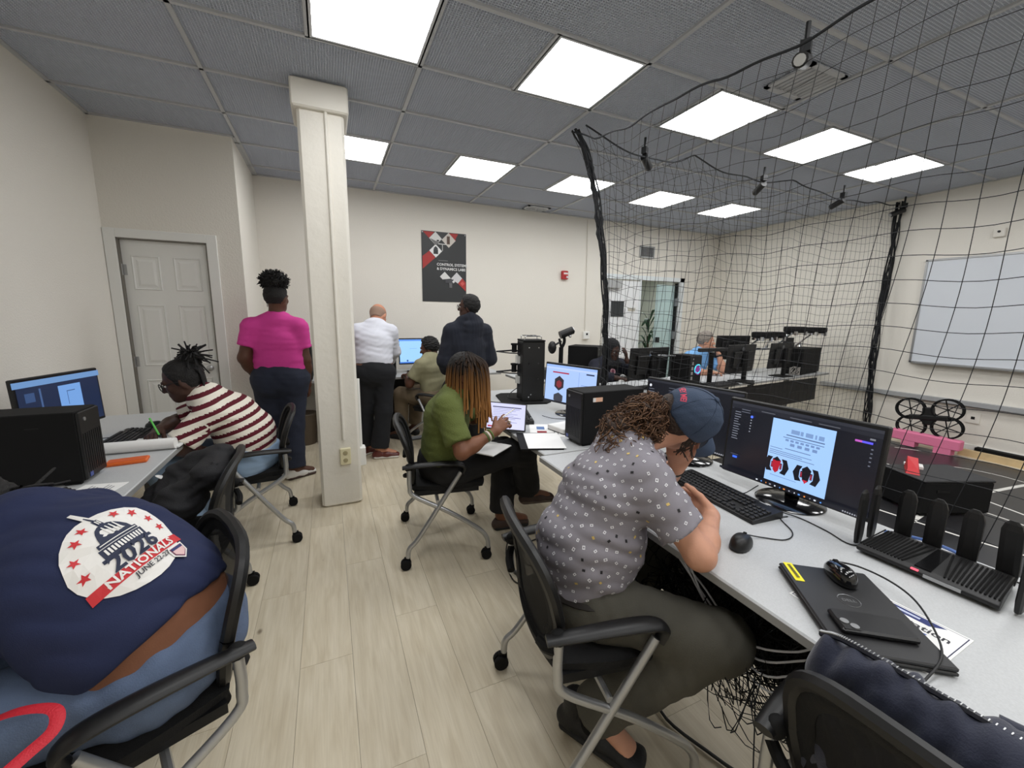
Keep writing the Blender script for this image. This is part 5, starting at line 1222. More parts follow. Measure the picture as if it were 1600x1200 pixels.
# ---- anatomy
def add_head(S, N, Hc, F, U, sc=1.0, female=False, neck=.055, nose=1.0):
    F = unit(F); U = unit(V3(U) - F * (V3(U) @ F)); sd = np.cross(F, U); P = lambda f_, s_, u_: Hc + sc * (F * f_ + sd * s_ + U * u_)
    S.ell(P(-.012, 0, .032), (.074 * sc, .094 * sc, .088 * sc), F, U, .03)
    S.ell(P(.022, 0, -.035), (.060 * sc, .068 * sc, .075 * sc), F, U, .03)
    S.ell(P(.060, 0, -.088), (.026 * sc, .026 * sc, .024 * sc), F, U, .03)
    S.cap(P(.02, .042, -.065), .022 * sc, P(.055, .012, -.092), .018 * sc, .02); S.cap(P(.02, -.042, -.065), .022 * sc, P(.055, -.012, -.092), .018 * sc, .02)
    S.cap(P(.078, .034, .018), .011 * sc, P(.082, -.034, .018), .011 * sc, .015)
    S.ell(P(.064, .036, -.026), (.02 * sc, .016 * sc, .018 * sc), F, U, .015); S.ell(P(.064, -.036, -.026), (.02 * sc, .016 * sc, .018 * sc), F, U, .015)
    S.cap(P(.084, 0, .006), .008 * sc, P(.104 * nose, 0, -.028), .0125 * sc, .010)
    S.ell(P(.092, .012, -.032), (.008 * sc, .009 * sc, .008 * sc), F, U, .006); S.ell(P(.092, -.012, -.032), (.008 * sc, .009 * sc, .008 * sc), F, U, .006)
    for s_ in (1, -1):
        S.ell(P(.094, s_ * .030, .0), (.013 * sc, .011 * sc, .008 * sc), F, U, .008, sign=-1)
    S.ell(P(.083, 0, -.056), (.022 * sc, .011 * sc, .006 * sc), F, U, .006); S.ell(P(.081, 0, -.067), (.019 * sc, .011 * sc, .0065 * sc), F, U, .006)
    for s_ in (1, -1):
        S.ell(P(-.008, s_ * .076, -.010), (.008 * sc, .020 * sc, .032 * sc), F + sd * s_ * .35, U, .008)
    S.cap(N, neck, P(-.018, 0, -.055), neck * .92, .04)
    return P
FL = (.074, .082, .076, .060)
def add_hand(S, w_, D, Nn, side, curl=(30, 35, 40, 45), spread=4, thumb=(38, 20), sc=1.0, thumb_in=.3):
    """wrist, direction, palm normal (the way the palm faces); side +1 if the thumb is to the left of D seen from the back"""
    D = unit(D); Nn = unit(V3(Nn) - D * (V3(Nn) @ D)); W = np.cross(Nn, D) * side    # W points to the thumb side
    pts = []
    kn = w_ + D * .088 * sc
    S.ecap(w_ + D * .008, (.026 * sc, .018 * sc), kn - D * .012 * sc, (.038 * sc, .0135 * sc), Nn, .02)
    for i in range(4):
        off = (1.5 - i) * .0205 * sc; base = kn + W * off - D * (.004 * abs(i - 1.2)) * sc
        a = math.radians(spread * (1.5 - i)); d_ = unit(D * math.cos(a) + W * math.sin(a)); p = base; r_ = .0092 * sc * (1 if i < 3 else .88)
        for j, fr in enumerate((.45, .31, .24)):
            c_ = math.radians(curl[i] * (.75 if j == 0 else 1.0)); n_ = unit(Nn - d_ * (Nn @ d_)) if abs(Nn @ d_) < .999 else Nn
            ax = np.cross(d_, Nn); 
            if j == 0: cum = c_
            else: cum += c_
            d0 = unit(D * math.cos(a) + W * math.sin(a)); dd = d0 * math.cos(cum) + Nn * math.sin(cum)
            q = p + dd * FL[i] * fr * sc; S.cap(p, r_ * (1 - .07 * j), q, r_ * (.93 - .09 * j), .006); p = q
        pts.append(p)
    tb_ = w_ + D * .022 * sc + W * .024 * sc; t1 = unit(D * math.cos(math.radians(thumb[0])) + W * math.sin(math.radians(thumb[0])) + Nn * thumb_in)
    p1 = tb_ + t1 * .042 * sc; S.cap(tb_, .016 * sc, p1, .0115 * sc, .012)
    t2 = unit(t1 + Nn * math.tan(math.radians(thumb[1])) * .8 + D * .3); p2 = p1 + t2 * .034 * sc; S.cap(p1, .0112 * sc, p2, .0100 * sc, .006)
    t3 = unit(t2 + Nn * .25); p3 = p2 + t3 * .026 * sc; S.cap(p2, .0100 * sc, p3, .0085 * sc, .006)
    return pts, p3
def hbox(c_, r_): c_ = V3(c_); return c_ - r_, c_ + r_
def tubes_mesh(lines, radii, sides=6):
    VV, QQ, off = [], [], 0
    for P, r_ in zip(lines, radii):
        P = np.asarray(P, float); m = len(P); V, Q = strands([P], np.asarray(r_ if np.ndim(r_) else [r_] * m), sides); VV.append(V); QQ.append(Q + off); off += len(V)
    return np.concatenate(VV), np.concatenate(QQ)
def skin(name, rgb): return mat(name, rgb, .5, bump=.08, bscale=300, var=.06, vscale=25, spec=.35)
def arm_chain(S, sh, el, wr, r=(.052, .042, .028), k=.03):
    S.cap(sh, r[0], el, r[1], k); S.cap(el, r[1] * .98, _lerp(V3(el), V3(wr), .35), r[1] * 1.0, k); S.cap(_lerp(V3(el), V3(wr), .3), r[1] * 1.0, wr, r[2], k)
def leg_chain(S, hp_, kn, an, r=(.088, .060, .040), k=.04):
    S.cap(hp_, r[0], kn, r[1], k); S.cap(kn, r[1] * .95, _lerp(V3(kn), V3(an), .35), r[1] * .98, k); S.cap(_lerp(V3(kn), V3(an), .3), r[1] * .98, an, r[2], k)
def torso(S, J, wd, dp, off=0.0, k=.06, cuts=()):
    """wd, dp: half widths/depths at hip, waist, chest"""
    o = off; nf = J['front_p']; nc = J['front_c']; W = J.get('waist', _lerp(V3(J['P']), V3(J['C']), .42))
    S.ecap(J['P'], (wd[0] + o, dp[0] + o), W, (wd[1] + o, dp[1] + o), nf, k, cuts); S.ecap(W, (wd[1] + o, dp[1] + o), J['C'], (wd[2] + o, dp[2] + o), unit(V3(nf) + V3(nc)), k, cuts)
    S.ecap(J['C'], (wd[2] + o, dp[2] + o), _lerp(V3(J['C']), V3(J['N']), .85), (wd[2] * .62 + o, dp[2] * .62 + o), nc, k, cuts)
    for s_ in ('shL', 'shR'): S.cap(_lerp(V3(J['C']), V3(J['N']), .88), .058 + o, J[s_], .056 + o, k, cuts)
def shoe(name, heel, toe, m, sole, parent, org, w_=.045, hgt=.075, up=(0, 0, 1), h=.006):
    heel, toe = V3(heel), V3(toe); d_ = unit(toe - heel); S = SDF(); u_ = unit(up); L = np.linalg.norm(toe - heel)
    S.ecap(heel + u_ * .035, (.034, .032), heel + d_ * L * .45 + u_ * .035, (.040, .034), u_, .03); S.ecap(heel + d_ * L * .45 + u_ * .035, (.040, .034), toe - d_ * .035 + u_ * .028, (w_, .024), u_, .03)
    S.cap(heel + d_ * .03 + u_ * .05, .036, heel + d_ * .035 + u_ * (hgt + .02), .040, .03, cuts=[(heel + u_ * (hgt + .02), u_)])
    o = cloth(name, S, m, parent, org, h, 0, it=1, cuts=[(heel + u_ * .008, -u_)])
    S = SDF(); S.ecap(heel + u_ * .014, (.039, .02), toe - d_ * .035 + u_ * .014, (w_ + .006, .02), u_, .02)
    so = cloth('sole', S, sole, o, org, h, 0, it=1, cuts=[(heel + u_ * .001, -u_), (heel + u_ * .026, u_)])
    return o
def eyes(P, F, parent, org, sc=1.0, brow=(20, 16, 14), iris=(40, 26, 18)):
    b = MB(); c_ = []
    for s_ in (1, -1): b.ball(P(.077, s_ * .030, .0) - org, .0115 * sc, 10)
    b.build('eye', mat('eye_white', (225, 222, 216), .25), parent, smooth=True)
    b = MB()
    for s_ in (1, -1): b.ball(P(.0852, s_ * .030, .0) - org, .0052 * sc, 8)
    b.build('iris', mat('iris_%d' % iris[0], iris, .2), parent, smooth=True)
    b = MB()
    for s_ in (1, -1): b.tube([P(.089, s_ * .016, .020) - org, P(.090, s_ * .030, .025) - org, P(.080, s_ * .046, .020) - org], [.003, .004, .002], 5)
    b.build('eyebrow', mat('brow_%d' % brow[0], brow, .9), parent)
def person(label, loc):
    o = empty('person', loc); tag(o, label, 'person'); return o, V3(loc)
def glasses(P, parent, org, m, r_=.021):
    b = MB()
    for s_ in (1, -1):
        b.tube([P(.104, s_ * .032 + r_ * 1.15 * math.cos(k * .5236), r_ * math.sin(k * .5236)) - org for k in range(13)], .0024, 6, caps=False)
        b.tube([P(.102, s_ * .056, .006) - org, P(.03, s_ * .080, .006) - org, P(-.01, s_ * .083, -.004) - org], .0022, 6)
    b.tube([P(.106, .010, .006) - org, P(.106, -.010, .006) - org], .0022, 6)
    b.build('glasses', m, parent)
PRX, PRY, PS = -0.045, -0.05, 0.86
# =================================================================== people
def figure(label, loc, J, wd, dp, skinm, h=.009, ar=(.052, .042, .028), lr=(.088, .060, .040), hands=None, shirt=None, trousers=None, head=None, extra=None, hand_h=.004, head_h=.006):
    root, org = person(label, loc)
    J = {k: (V3(v) if not isinstance(v, str) else v) for k, v in J.items()}
    B = SDF(); torso(B, J, wd, dp)
    for s_ in 'LR':
        arm_chain(B, J['sh' + s_], J['el' + s_], J['wr' + s_], ar); leg_chain(B, J['hp' + s_], J['kn' + s_], J['an' + s_], lr)
        B.cap(J['P'], wd[0] * .8, J['hp' + s_], lr[0], .05)
        B.ecap(J['an' + s_], (.034, .034), _lerp(J['an' + s_], J['toe' + s_], .8), (.038, .022), (0, 0, 1), .03)
    P = add_head(B, J['N'], J['H'], J['F'], J['U'], **(head or {}))
    boxes = []
    l, u_ = hbox(J['H'] - unit(J['U']) * .02, .155); boxes.append((l, u_, head_h))
    tips = {}
    for s_, hd in (hands or {}).items():
        tips[s_] = add_hand(B, J['wr' + s_], hd[0], hd[1], -1 if s_ == 'R' else 1, **(hd[2] if len(hd) > 2 else {}))
        l, u_ = hbox(J['wr' + s_] + unit(hd[0]) * .085, .115); boxes.append((l, u_, hand_h))
    if extra: extra(B)
    body = multi_mesh('body', B, boxes, skinm, root, org, h)
    out = {'root': root, 'org': org, 'P': P, 'J': J, 'tips': tips, 'body': body, 'B': B}
    if shirt:
        S = SDF(); off = shirt.get('off', .012); hem = V3(shirt['hem']); hn = unit(shirt['hemn'])
        torso(S, J, wd, dp, off, cuts=[(hem, hn)])
        for e in shirt.get('extra', ()): getattr(S, e[0])(*e[1:], cuts=[(hem, hn)])
        for s_ in 'LR':
            sh, el, wr = J['sh' + s_], J['el' + s_], J['wr' + s_]; fr = shirt.get('sleeve', .7)
            if fr <= 1: c_ = _lerp(sh, el, fr); S.cap(sh, ar[0] + off + .004, c_, ar[1] + off + shirt.get('flare', .014), .035, cuts=[(c_, unit(el - sh))])
            else:
                c_ = _lerp(el, wr, fr - 1); S.cap(sh, ar[0] + off + .004, el, ar[1] + off + .008, .03); S.cap(el, ar[1] + off + .008, c_, ar[2] + off + .010, .03, cuts=[(c_, unit(wr - el))])
        nd = unit(J['H'] - unit(J['U']) * .06 - J['N']); nk = (head or {}).get('neck', .055)
        if shirt.get('collar', .028): S.cap(J['N'] - nd * .03, nk + .022, J['N'] + nd * shirt.get('collar', .028), nk + .012, .02, cuts=[(J['N'] + nd * shirt.get('collar', .028), nd)])
        out['shirt'] = cloth(shirt.get('name', 'shirt'), S, shirt['mat'], root, org, shirt.get('h', h), shirt.get('amp', .0025), shirt.get('seed', 3), shirt.get('wl', .10), shirt.get('axis'))
    if trousers:
        S = SDF(); off = trousers.get('off', .012); top = V3(trousers['top']); tn = unit(trousers['topn']); ct = [(top, tn)]
        W = J.get('waist', _lerp(J['P'], J['C'], .42)); S.ecap(J['P'], (wd[0] + off, dp[0] + off), W, (wd[1] + off, dp[1] + off), J['front_p'], .05, ct)
        for s_ in 'LR':
            hp_, kn, an = J['hp' + s_], J['kn' + s_], J['an' + s_]; fr = trousers.get('cuff', .9); c_ = _lerp(kn, an, fr); lo_ = trousers.get('leg', .022)
            S.cap(J['P'], wd[0] * .8 + off, hp_, lr[0] + off, .05, ct); S.cap(hp_, lr[0] + off + .004, kn, lr[1] + off + .006, .05); S.cap(kn, lr[1] + off + .004, c_, lr[2] + off + lo_, .04, cuts=[(c_, unit(an - kn))])
        for e in trousers.get('extra', ()): getattr(S, e[0])(*e[1:], cuts=ct)
        out['trousers'] = cloth('trousers', S, trousers['mat'], root, org, trousers.get('h', h), trousers.get('amp', .0025), trousers.get('seed', 5), trousers.get('wl', .11), trousers.get('axis'))
    return out
def hair_shell(out, m, off=.008, front=.045, low=-.03, h=.006, amp=.003, wl=.03, name='hair', sides=True, tilt=.35, top=1.0, crown=None):
    """close-cropped hair: inflated skull, trimmed at the hairline"""
    P, J, org = out['P'], out['J'], out['org']; F, U = unit(J['F']), unit(V3(J['U']) - unit(J['F']) * (V3(J['U']) @ unit(J['F'])))
    S = SDF(); S.ell(P(-.012, 0, .032), (.074 + off, .094 + off, .088 * top + off), F, U, .02, cuts=[(P(front, 0, .06), unit(F * 1.0 - U * tilt)), (P(0, 0, low), -U)] + ([(P(0, 0, crown), U)] if crown else []))
    S.cap(P(-.03, 0, .0), .068 + off, P(-.03, 0, -.045), .058 + off * .6, .03, cuts=[(P(0, 0, low - .035), -U), (P(.0, 0, 0), F)])
    return cloth(name, S, m, out['root'], org, h, amp, 4, wl, it=1)
def attr(o, name, vals):
    a = o.data.attributes.new(name, 'FLOAT', 'POINT'); a.data.foreach_set('value', np.asarray(vals, np.float32))
def ramp_mat(name, attrname, stops, rough=.8, bump=0, interp='LINEAR'):
    m = bpy.data.materials.new(name); m.use_nodes = True; nt = m.node_tree; b = nt.nodes['Principled BSDF']; b.inputs['Roughness'].default_value = rough; b.inputs['Specular IOR Level'].default_value = .25
    a = nt.nodes.new('ShaderNodeAttribute'); a.attribute_name = attrname; r_ = nt.nodes.new('ShaderNodeValToRGB'); e = r_.color_ramp.elements; r_.color_ramp.interpolation = interp
    e[0].position = stops[0][0]; e[0].color = srgb(stops[0][1]) + (1,); e[1].position = stops[-1][0]; e[1].color = srgb(stops[-1][1]) + (1,)
    for p, c_ in stops[1:-1]: x = e.new(p); x.color = srgb(c_) + (1,)
    nt.links.new(a.outputs['Fac'], r_.inputs['Fac']); nt.links.new(r_.outputs['Color'], b.inputs['Base Color'])
    if bump:
        tc = nt.nodes.new('ShaderNodeTexCoord'); n = nt.nodes.new('ShaderNodeTexNoise'); n.inputs['Scale'].default_value = 300; bp = nt.nodes.new('ShaderNodeBump'); bp.inputs['Strength'].default_value = bump; bp.inputs['Distance'].default_value = .004
        nt.links.new(tc.outputs['Object'], n.inputs['Vector']); nt.links.new(n.outputs['Fac'], bp.inputs['Height']); nt.links.new(bp.outputs[0], b.inputs['Normal'])
    return m
def bvh_of(o):
    me = o.data; return BVHTree.FromPolygons([v.co.copy() for v in me.vertices], [tuple(p.vertices) for p in me.polygons])
SK_DARK = skin('skin_deep_brown', (92, 60, 46)); SK_DARK2 = skin('skin_dark_brown', (72, 48, 39)); SK_BROWN = skin('skin_brown', (122, 80, 58)); SK_LIGHT = skin('skin_light', (200, 148, 122)); SK_TAN = skin('skin_tan', (190, 132, 104))
HAIR_BLK = mat('black_hair', (18, 16, 16), .75, bump=.5, bscale=120); SOLE_W = mat('white_sole', (212, 208, 200), .6); SOLE_K = mat('black_sole', (20, 20, 20), .7)

# ------------------------------------------------ man in the blue cap (foreground)
J = dict(P=(.735, 1.06, .56), C=(.835, 1.075, .86), N=(.925, 1.075, 1.005), waist=(.745, 1.065, .70), front_p=(.95, -.3, 0), front_c=(.80, -.28, -.52),
         shR=(.87, .915, .955), shL=(1.0, 1.235, .965), elR=(.935, .755, .782), wrR=(1.155, .905, .785), elL=(1.31, 1.265, .775), wrL=(1.185, 1.10, .885),
         hpR=(.745, .97, .535), hpL=(.775, 1.16, .535), knR=(.985, .70, .535), knL=(1.12, 1.12, .54), anR=(.755, .965, .13), anL=(1.06, 1.20, .11), toeR=(.84, .83, .04), toeL=(1.25, 1.2, .03),
         H=(1.13, 1.035, 1.09), F=(.80, -.17, -.57), U=(.33, -.70, .58))
GREY = mat('grey_print_shirt', (132, 128, 136), .7, bump=.12, bscale=500)
OLIVE = mat('olive_trousers', (76, 74, 66), .85, bump=.2, bscale=350)
A_ = figure('man in a blue cap and grey patterned shirt leaning on the right desk', (.72, 1.0, 0), J, (.155, .150, .165), (.115, .122, .11), SK_LIGHT, .007, (.052, .039, .029), (.083, .060, .042),
            hands={'R': ((-.25, .85, .30), (-.85, -.25, .1), dict(curl=(40, 45, 50, 55), thumb=(30, 25))), 'L': ((-.35, -.35, .85), (.2, .3, .6), dict(curl=(35, 40, 45, 50)))},
            shirt=dict(mat=GREY, hem=(.73, 1.06, .56), hemn=(-.12, 0, -1), sleeve=.70, off=.015, amp=.0055, wl=.15, axis=(.55, .25, 1), collar=.025, flare=.018, extra=[('ell', (.835, 1.03, .72), (.15, .10, .14), (1, -.3, 0), (0, 0, 1), .06)]),
            trousers=dict(mat=OLIVE, top=(.735, 1.06, .61), topn=(0, 0, 1), off=.012, leg=.026, cuff=1.0, amp=.003, axis=(1, -1, .4)))
org = A_['org']; P = A_['P']
b = MB(); 
ring = [V3(.735 + .158 * math.cos(a) * .86 - .0, 1.06 + .175 * math.sin(a), .588) - org for a in np.linspace(0, 2 * math.pi, 40)]
b.tube(ring, .016, 6, flat=1.0, caps=False); b.build('belt', mat('dark_belt', (34, 30, 28), .5), A_['root'], smooth=True)
SHK = mat('black_shoe', (20, 20, 22), .6, bump=.2, bscale=150)
shoe('shoe', (.695, 1.045, .02), (.855, .80, .012), SHK, SOLE_K, A_['root'], org, .054, .125); shoe('shoe', (1.0, 1.20, .0), (1.27, 1.19, .0), SHK, SOLE_K, A_['root'], org, .05, .08)
for s_ in 'RL':
    S = SDF(); an = V3(J['an' + s_]); kd = unit(V3(J['kn' + s_]) - an); S.cap(an + kd * .05, .046, an + V3(0, 0, -.05), .046, .02); cloth('sock', S, M_BLACKM, A_['root'], org, .006, 0)
# watch on the raised left wrist
wv_ = unit(V3(J['wrL']) - V3(J['elL'])); wc_ = V3(J['wrL']) - wv_ * .012; S = SDF(); S.cap(wc_ - wv_ * .014, .0345, wc_ + wv_ * .014, .0345, .005, cuts=[(wc_ + wv_ * .014, wv_), (wc_ - wv_ * .014, -wv_)])
cloth('watch', S, M_BLACK, A_['root'], org, .004, 0, it=1)
# motif print scattered on the shirt: tiny squares, white, yellow and black
me = A_['shirt'].data; co = np.empty(len(me.vertices) * 3, np.float32); me.vertices.foreach_get('co', co); co = co.reshape(-1, 3); no = np.empty(len(me.vertices) * 3, np.float32); me.vertices.foreach_get('normal', no); no = no.reshape(-1, 3)
r_ = np.random.RandomState(5); order = r_.permutation(len(co)); pick = []; cell = {}
for i in order:
    k = tuple((co[i] / .026).astype(int)); ok = True
    for dx in (-1, 0, 1):
        for dy in (-1, 0, 1):
            for dz in (-1, 0, 1):
                for j in cell.get((k[0] + dx, k[1] + dy, k[2] + dz), ()):
                    if ((co[i] - co[j]) ** 2).sum() < .026 ** 2: ok = False
    if ok: cell.setdefault(k, []).append(i); pick.append(i)
b = MB()
for q, i in enumerate(pick):
    n = unit(no[i]); a = unit(np.cross(n, r_.normal(size=3))); c_ = np.cross(n, a); p = co[i] + n * .0012; s_ = .0036 if q % 5 else .0042
    mi = 2 if q % 11 == 0 else (1 if q % 13 == 0 else 0)
    if mi == 0:
        w2 = s_ * .5; b.add([p + a * s_ + c_ * s_ * 1.3, p - a * s_ + c_ * s_ * 1.3, p - a * s_ - c_ * s_ * 1.3, p + a * s_ - c_ * s_ * 1.3, p + a * w2 + c_ * w2 * 1.3, p - a * w2 + c_ * w2 * 1.3, p - a * w2 - c_ * w2 * 1.3, p + a * w2 - c_ * w2 * 1.3], [(0, 1, 5, 4), (1, 2, 6, 5), (2, 3, 7, 6), (3, 0, 4, 7)], mi)
    else: b.add([p + a * s_ + c_ * s_ * 1.3, p - a * s_ + c_ * s_ * 1.3, p - a * s_ - c_ * s_ * 1.3, p + a * s_ - c_ * s_ * 1.3], [(0, 1, 2, 3)], mi)
o = b.build('shirt_motif', [mat('motif_white', (232, 232, 236), .7), mat('motif_yellow', (214, 186, 110), .7), mat('motif_black', (24, 24, 28), .7)], A_['shirt']); o['kind'] = 'stuff'
# cap
F, U = unit(J['F']), unit(V3(J['U']) - unit(J['F']) * (V3(J['U']) @ unit(J['F'])))
DEN = mat('faded_navy_denim', (52, 66, 88), .85, bump=.25, bscale=260, var=.12, vscale=14)
S = SDF(); S.ell(P(-.008, 0, .036), (.090, .108, .104), F, U, .02, cuts=[(P(0, 0, .012), unit(-U - F * .12))])
S.ell(P(-.115, 0, .005), (.045, .06, .048), F, U, .004, sign=-1)
capo = cloth('cap', S, DEN, A_['root'], org, .004, .0012, 9, .06, it=2)
V, Fc = [], []; na, nt2 = 17, 7
for layer in (0, 1):
    for i in range(na):
        a = -1 + 2 * i / (na - 1)
        for t_ in range(nt2):
            t = t_ / (nt2 - 1); s_ = .088 * math.sin(a * 1.25) * (1 - .06 * t); f_ = .055 + .045 * math.cos(a * 1.35) + t * .078 * (math.cos(a * 1.35) * .75 + .25)
            u2 = .030 - .034 * a * a - .022 * t - .012 * t * t - layer * .004; V.append(P(f_, s_, u2) - org)
for L in (0, 1):
    for i in range(na - 1):
        for t_ in range(nt2 - 1):
            q = L * na * nt2 + i * nt2 + t_; f4 = (q, q + nt2, q + nt2 + 1, q + 1); Fc.append(f4 if L == 0 else f4[::-1])
for i in range(na - 1): q = i * nt2 + nt2 - 1; Fc.append((q, q + nt2, q + nt2 + na * nt2, q + na * nt2))
mesh_obj('brim', V, Fc, DEN, capo, True)
b = MB(); b.ball(P(-.008, 0, .142) - org, (.011, .011, .007), 10, R=np.stack([F, np.cross(F, U), U], 1)); b.build('cap_button', DEN, capo, smooth=True)
b = MB()
for k in range(6):
    az = k * math.pi / 3 + .52; b.tube([P(-.008 + .1085 * math.cos(az) * math.sin(th), .0905 * math.sin(az) * math.sin(th), .036 + .1045 * math.cos(th)) - org for th in np.linspace(.1, 1.65, 12)], .0012, 5)
b.build('seam', mat('cap_seam', (44, 56, 78), .9), capo)
tree = bvh_of(capo)
def on_cap(x, y, hgt):   # lettering follows the arched opening at the back
    a = x / .085; rr = .074 + y; s_ = rr * math.sin(a); u2 = -.012 + rr * math.cos(a) * 1.05
    p0 = P(-.25, s_, u2 + .02) - org; hit = tree.ray_cast(Vector(p0), Vector(F)); 
    q = V3(hit[0]) if hit[0] is not None else P(-.11, s_, u2) - org
    return tuple(q - F * (.0012))
flat_art('cap_lettering', [('t', 'HEY MEI', .0, 0, .022, (206, 62, 90), 'CENTER', .0006)], on_cap, capo, ink)
# ponytail and scalp hair
CURL = ramp_mat('brown_curls', 'tip', [(0, (54, 38, 28)), (.5, (88, 62, 45)), (1, (124, 94, 70))], .6)
S = SDF(); S.ell(P(-.015, 0, .02), (.080, .098, .090), F, U, .02, cuts=[(P(.02, 0, 0), F), (P(0, 0, -.05), -U)]); S.cap(P(-.04, 0, -.01), .066, P(-.05, 0, -.055), .05, .03)
cloth('scalp_hair', S, mat('brown_hair', (52, 37, 28), .7, bump=.6, bscale=90), A_['root'], org, .006, .003, 3, .03)
L, R_, T_ = [], [], []; r_ = np.random.RandomState(11); st_ = P(-.105, 0, .0)
guide = [st_, st_ + V3(-.035, .01, .0), V3(.97, 1.07, 1.095), V3(.915, 1.085, 1.06), V3(.875, 1.075, 1.015), V3(.86, 1.06, .96)]
G = np.array(spline(guide, 14)); m = len(G)
S = SDF(); S.cap(G[8], .026, G[22], .050, .03); S.cap(G[22], .050, G[45], .058, .04); S.cap(G[45], .058, G[64], .045, .04); cloth('ponytail_core', S, mat('brown_hair', (52, 37, 28), .7, bump=.6, bscale=90), A_['root'], org, .007, .012, 8, .035, it=1)
for k in range(1000):
    off = unit(r_.normal(size=3)) * r_.uniform(.6, 1.15) * V3(.064, .084, .074); ln = r_.uniform(.35, 1.0); n = max(16, int(m * ln)); a = np.linspace(0, 1, n); q = G[:n]; ph = r_.uniform(0, 6.28, 3); fr = r_.uniform(38, 60) * ln; am = r_.uniform(.006, .013)
    env = np.clip(np.linspace(0, ln, n) * 2.6, 0.15, 1)[:, None]
    L.append(q + off * env + env * am * np.stack([np.sin(a * fr + ph[0]), np.sin(a * fr * 1.1 + ph[1]), np.cos(a * fr * .9 + ph[2])], 1) - org); R_.append(np.linspace(.0021, .0016, n)); T_.append(np.clip(r_.uniform(0, .75) + .25 * a, 0, 1))
V, Q = tubes_mesh(L, R_, 4); o = mesh_np('ponytail', V, Q, CURL, A_['root']); attr(o, 'tip', np.concatenate([np.repeat(t, 4) for t in T_])); o['kind'] = 'stuff'
b = MB(); b.lathe([(.026, -.012), (.034, 0), (.026, .012)], P(-.108, 0, .002) - org, 16, axis=F); b.build('hair_tie', HAIR_BLK, A_['root'], smooth=True)
# ear and side hair
L, R_ = [], []
for k in range(30):
    s_ = 1 if k % 2 else -1; L.append(np.array(spline([P(.02 + r_.uniform(-.02, .03), s_ * .078, .01), P(.035 + r_.uniform(-.02, .04), s_ * .084, -.03), P(.05 + r_.uniform(-.02, .05), s_ * .08, -.06 + r_.uniform(-.02, .02))], 4)) - org); R_.append(.0022)
V, Q = tubes_mesh(L, R_, 4); mesh_np('side_hair', V, Q, mat('brown_hair', (52, 37, 28), .7), A_['root'])['kind'] = 'stuff'

# ------------------------------------------------ woman in the green sweater
J = dict(P=(.61, 2.38, .56), C=(.625, 2.345, .85), N=(.685, 2.31, .985), front_p=(.97, -.2, 0), front_c=(.93, -.25, -.25),
         shR=(.585, 2.185, .935), shL=(.70, 2.475, .935), elR=(.625, 2.045, .715), wrR=(.835, 2.085, .80), elL=(.86, 2.56, .76), wrL=(1.02, 2.44, .80),
         hpR=(.64, 2.29, .535), hpL=(.66, 2.47, .535), knR=(1.09, 2.24, .62), knL=(1.05, 2.46, .55), anR=(1.19, 2.36, .26), anL=(1.02, 2.42, .10), toeR=(1.38, 2.37, .20), toeL=(1.24, 2.42, .03),
         H=(.715, 2.285, 1.105), F=(.86, -.05, -.5), U=(.5, 0, .86))
GRN = mat('green_knit', (92, 102, 48), .9, bump=.5, bscale=220, stretch=(1, 1, .25)); BLKT = mat('black_trousers', (15, 15, 18), .85, bump=.1, bscale=300)
G_ = figure('woman in a green sweater with orange-tipped braids at the right desk', (.62, 2.35, 0), J, (.165, .145, .145), (.12, .11, .105), SK_BROWN, .0085, (.048, .038, .026), (.088, .062, .042),
            hands={'R': ((.80, .35, .45), (.25, .75, -.6), dict(curl=(20, 28, 32, 40), spread=6, thumb=(34, 18))), 'L': ((.7, -.7, -.1), (0, 0, -1))},
            shirt=dict(mat=GRN, hem=(.60, 2.38, .575), hemn=(0, 0, -1), sleeve=.80, off=.018, amp=.003, axis=(.2, 0, 1), collar=.015, flare=.02),
            trousers=dict(mat=BLKT, top=(.61, 2.38, .62), topn=(0, 0, 1), off=.012, leg=.03, cuff=.93))
org = G_['org']; P = G_['P']; F, U = unit(J['F']), unit(J['U']); eyes(P, F, G_['root'], org)
S = SDF(); S.ell(P(-.012, 0, .036), (.084, .104, .096), F, U, .02, cuts=[(P(.07, 0, .03), unit(F - U * .5))]); cloth('scalp_hair', S, HAIR_BLK, G_['root'], org, .006, .002, 3, .02)
BRD = ramp_mat('ombre_braids', 'tip', [(0, (28, 20, 16)), (.3, (44, 31, 22)), (.55, (120, 82, 42)), (1, (160, 112, 62))], .7, .3)
L, R_, T_ = [], [], []; r_ = np.random.RandomState(2)
for k in range(190):
    az = r_.uniform(-2.55, 2.55); th = r_.uniform(.15, 1.5); d_ = F * (-math.cos(az)) * math.sin(th) + np.cross(F, U) * math.sin(az) * math.sin(th) + U * math.cos(th)
    p0 = P(-.012, 0, .036) + d_ * V3(.09, .088, .098); ln = r_.uniform(.22, .33) if math.cos(az) > -.3 else r_.uniform(.26, .36)
    hd = V3(d_[0], d_[1], 0); hd = unit(hd) if np.linalg.norm(hd) > .05 else V3(-.5, 0, 0)
    p1 = p0 + hd * (.028 + .03 * (1.5 - th)) + V3(0, 0, -.05); p2 = p1 + hd * .012 + V3(0, 0, -ln * .45); p3 = p2 + hd * r_.uniform(-.01, .02) + V3(r_.uniform(-.01, .01), 0, -ln * .45)
    q = np.array(spline([p0, p1, p2, p3], 5)); L.append(q - org); R_.append(np.full(len(q), .0052)); T_.append(np.linspace(0, 1, len(q)) * r_.uniform(.8, 1.1))
V, Q = tubes_mesh(L, R_, 5); o = mesh_np('braids', V, Q, BRD, G_['root']); attr(o, 'tip', np.concatenate([np.repeat(t, 5) for t in T_]))
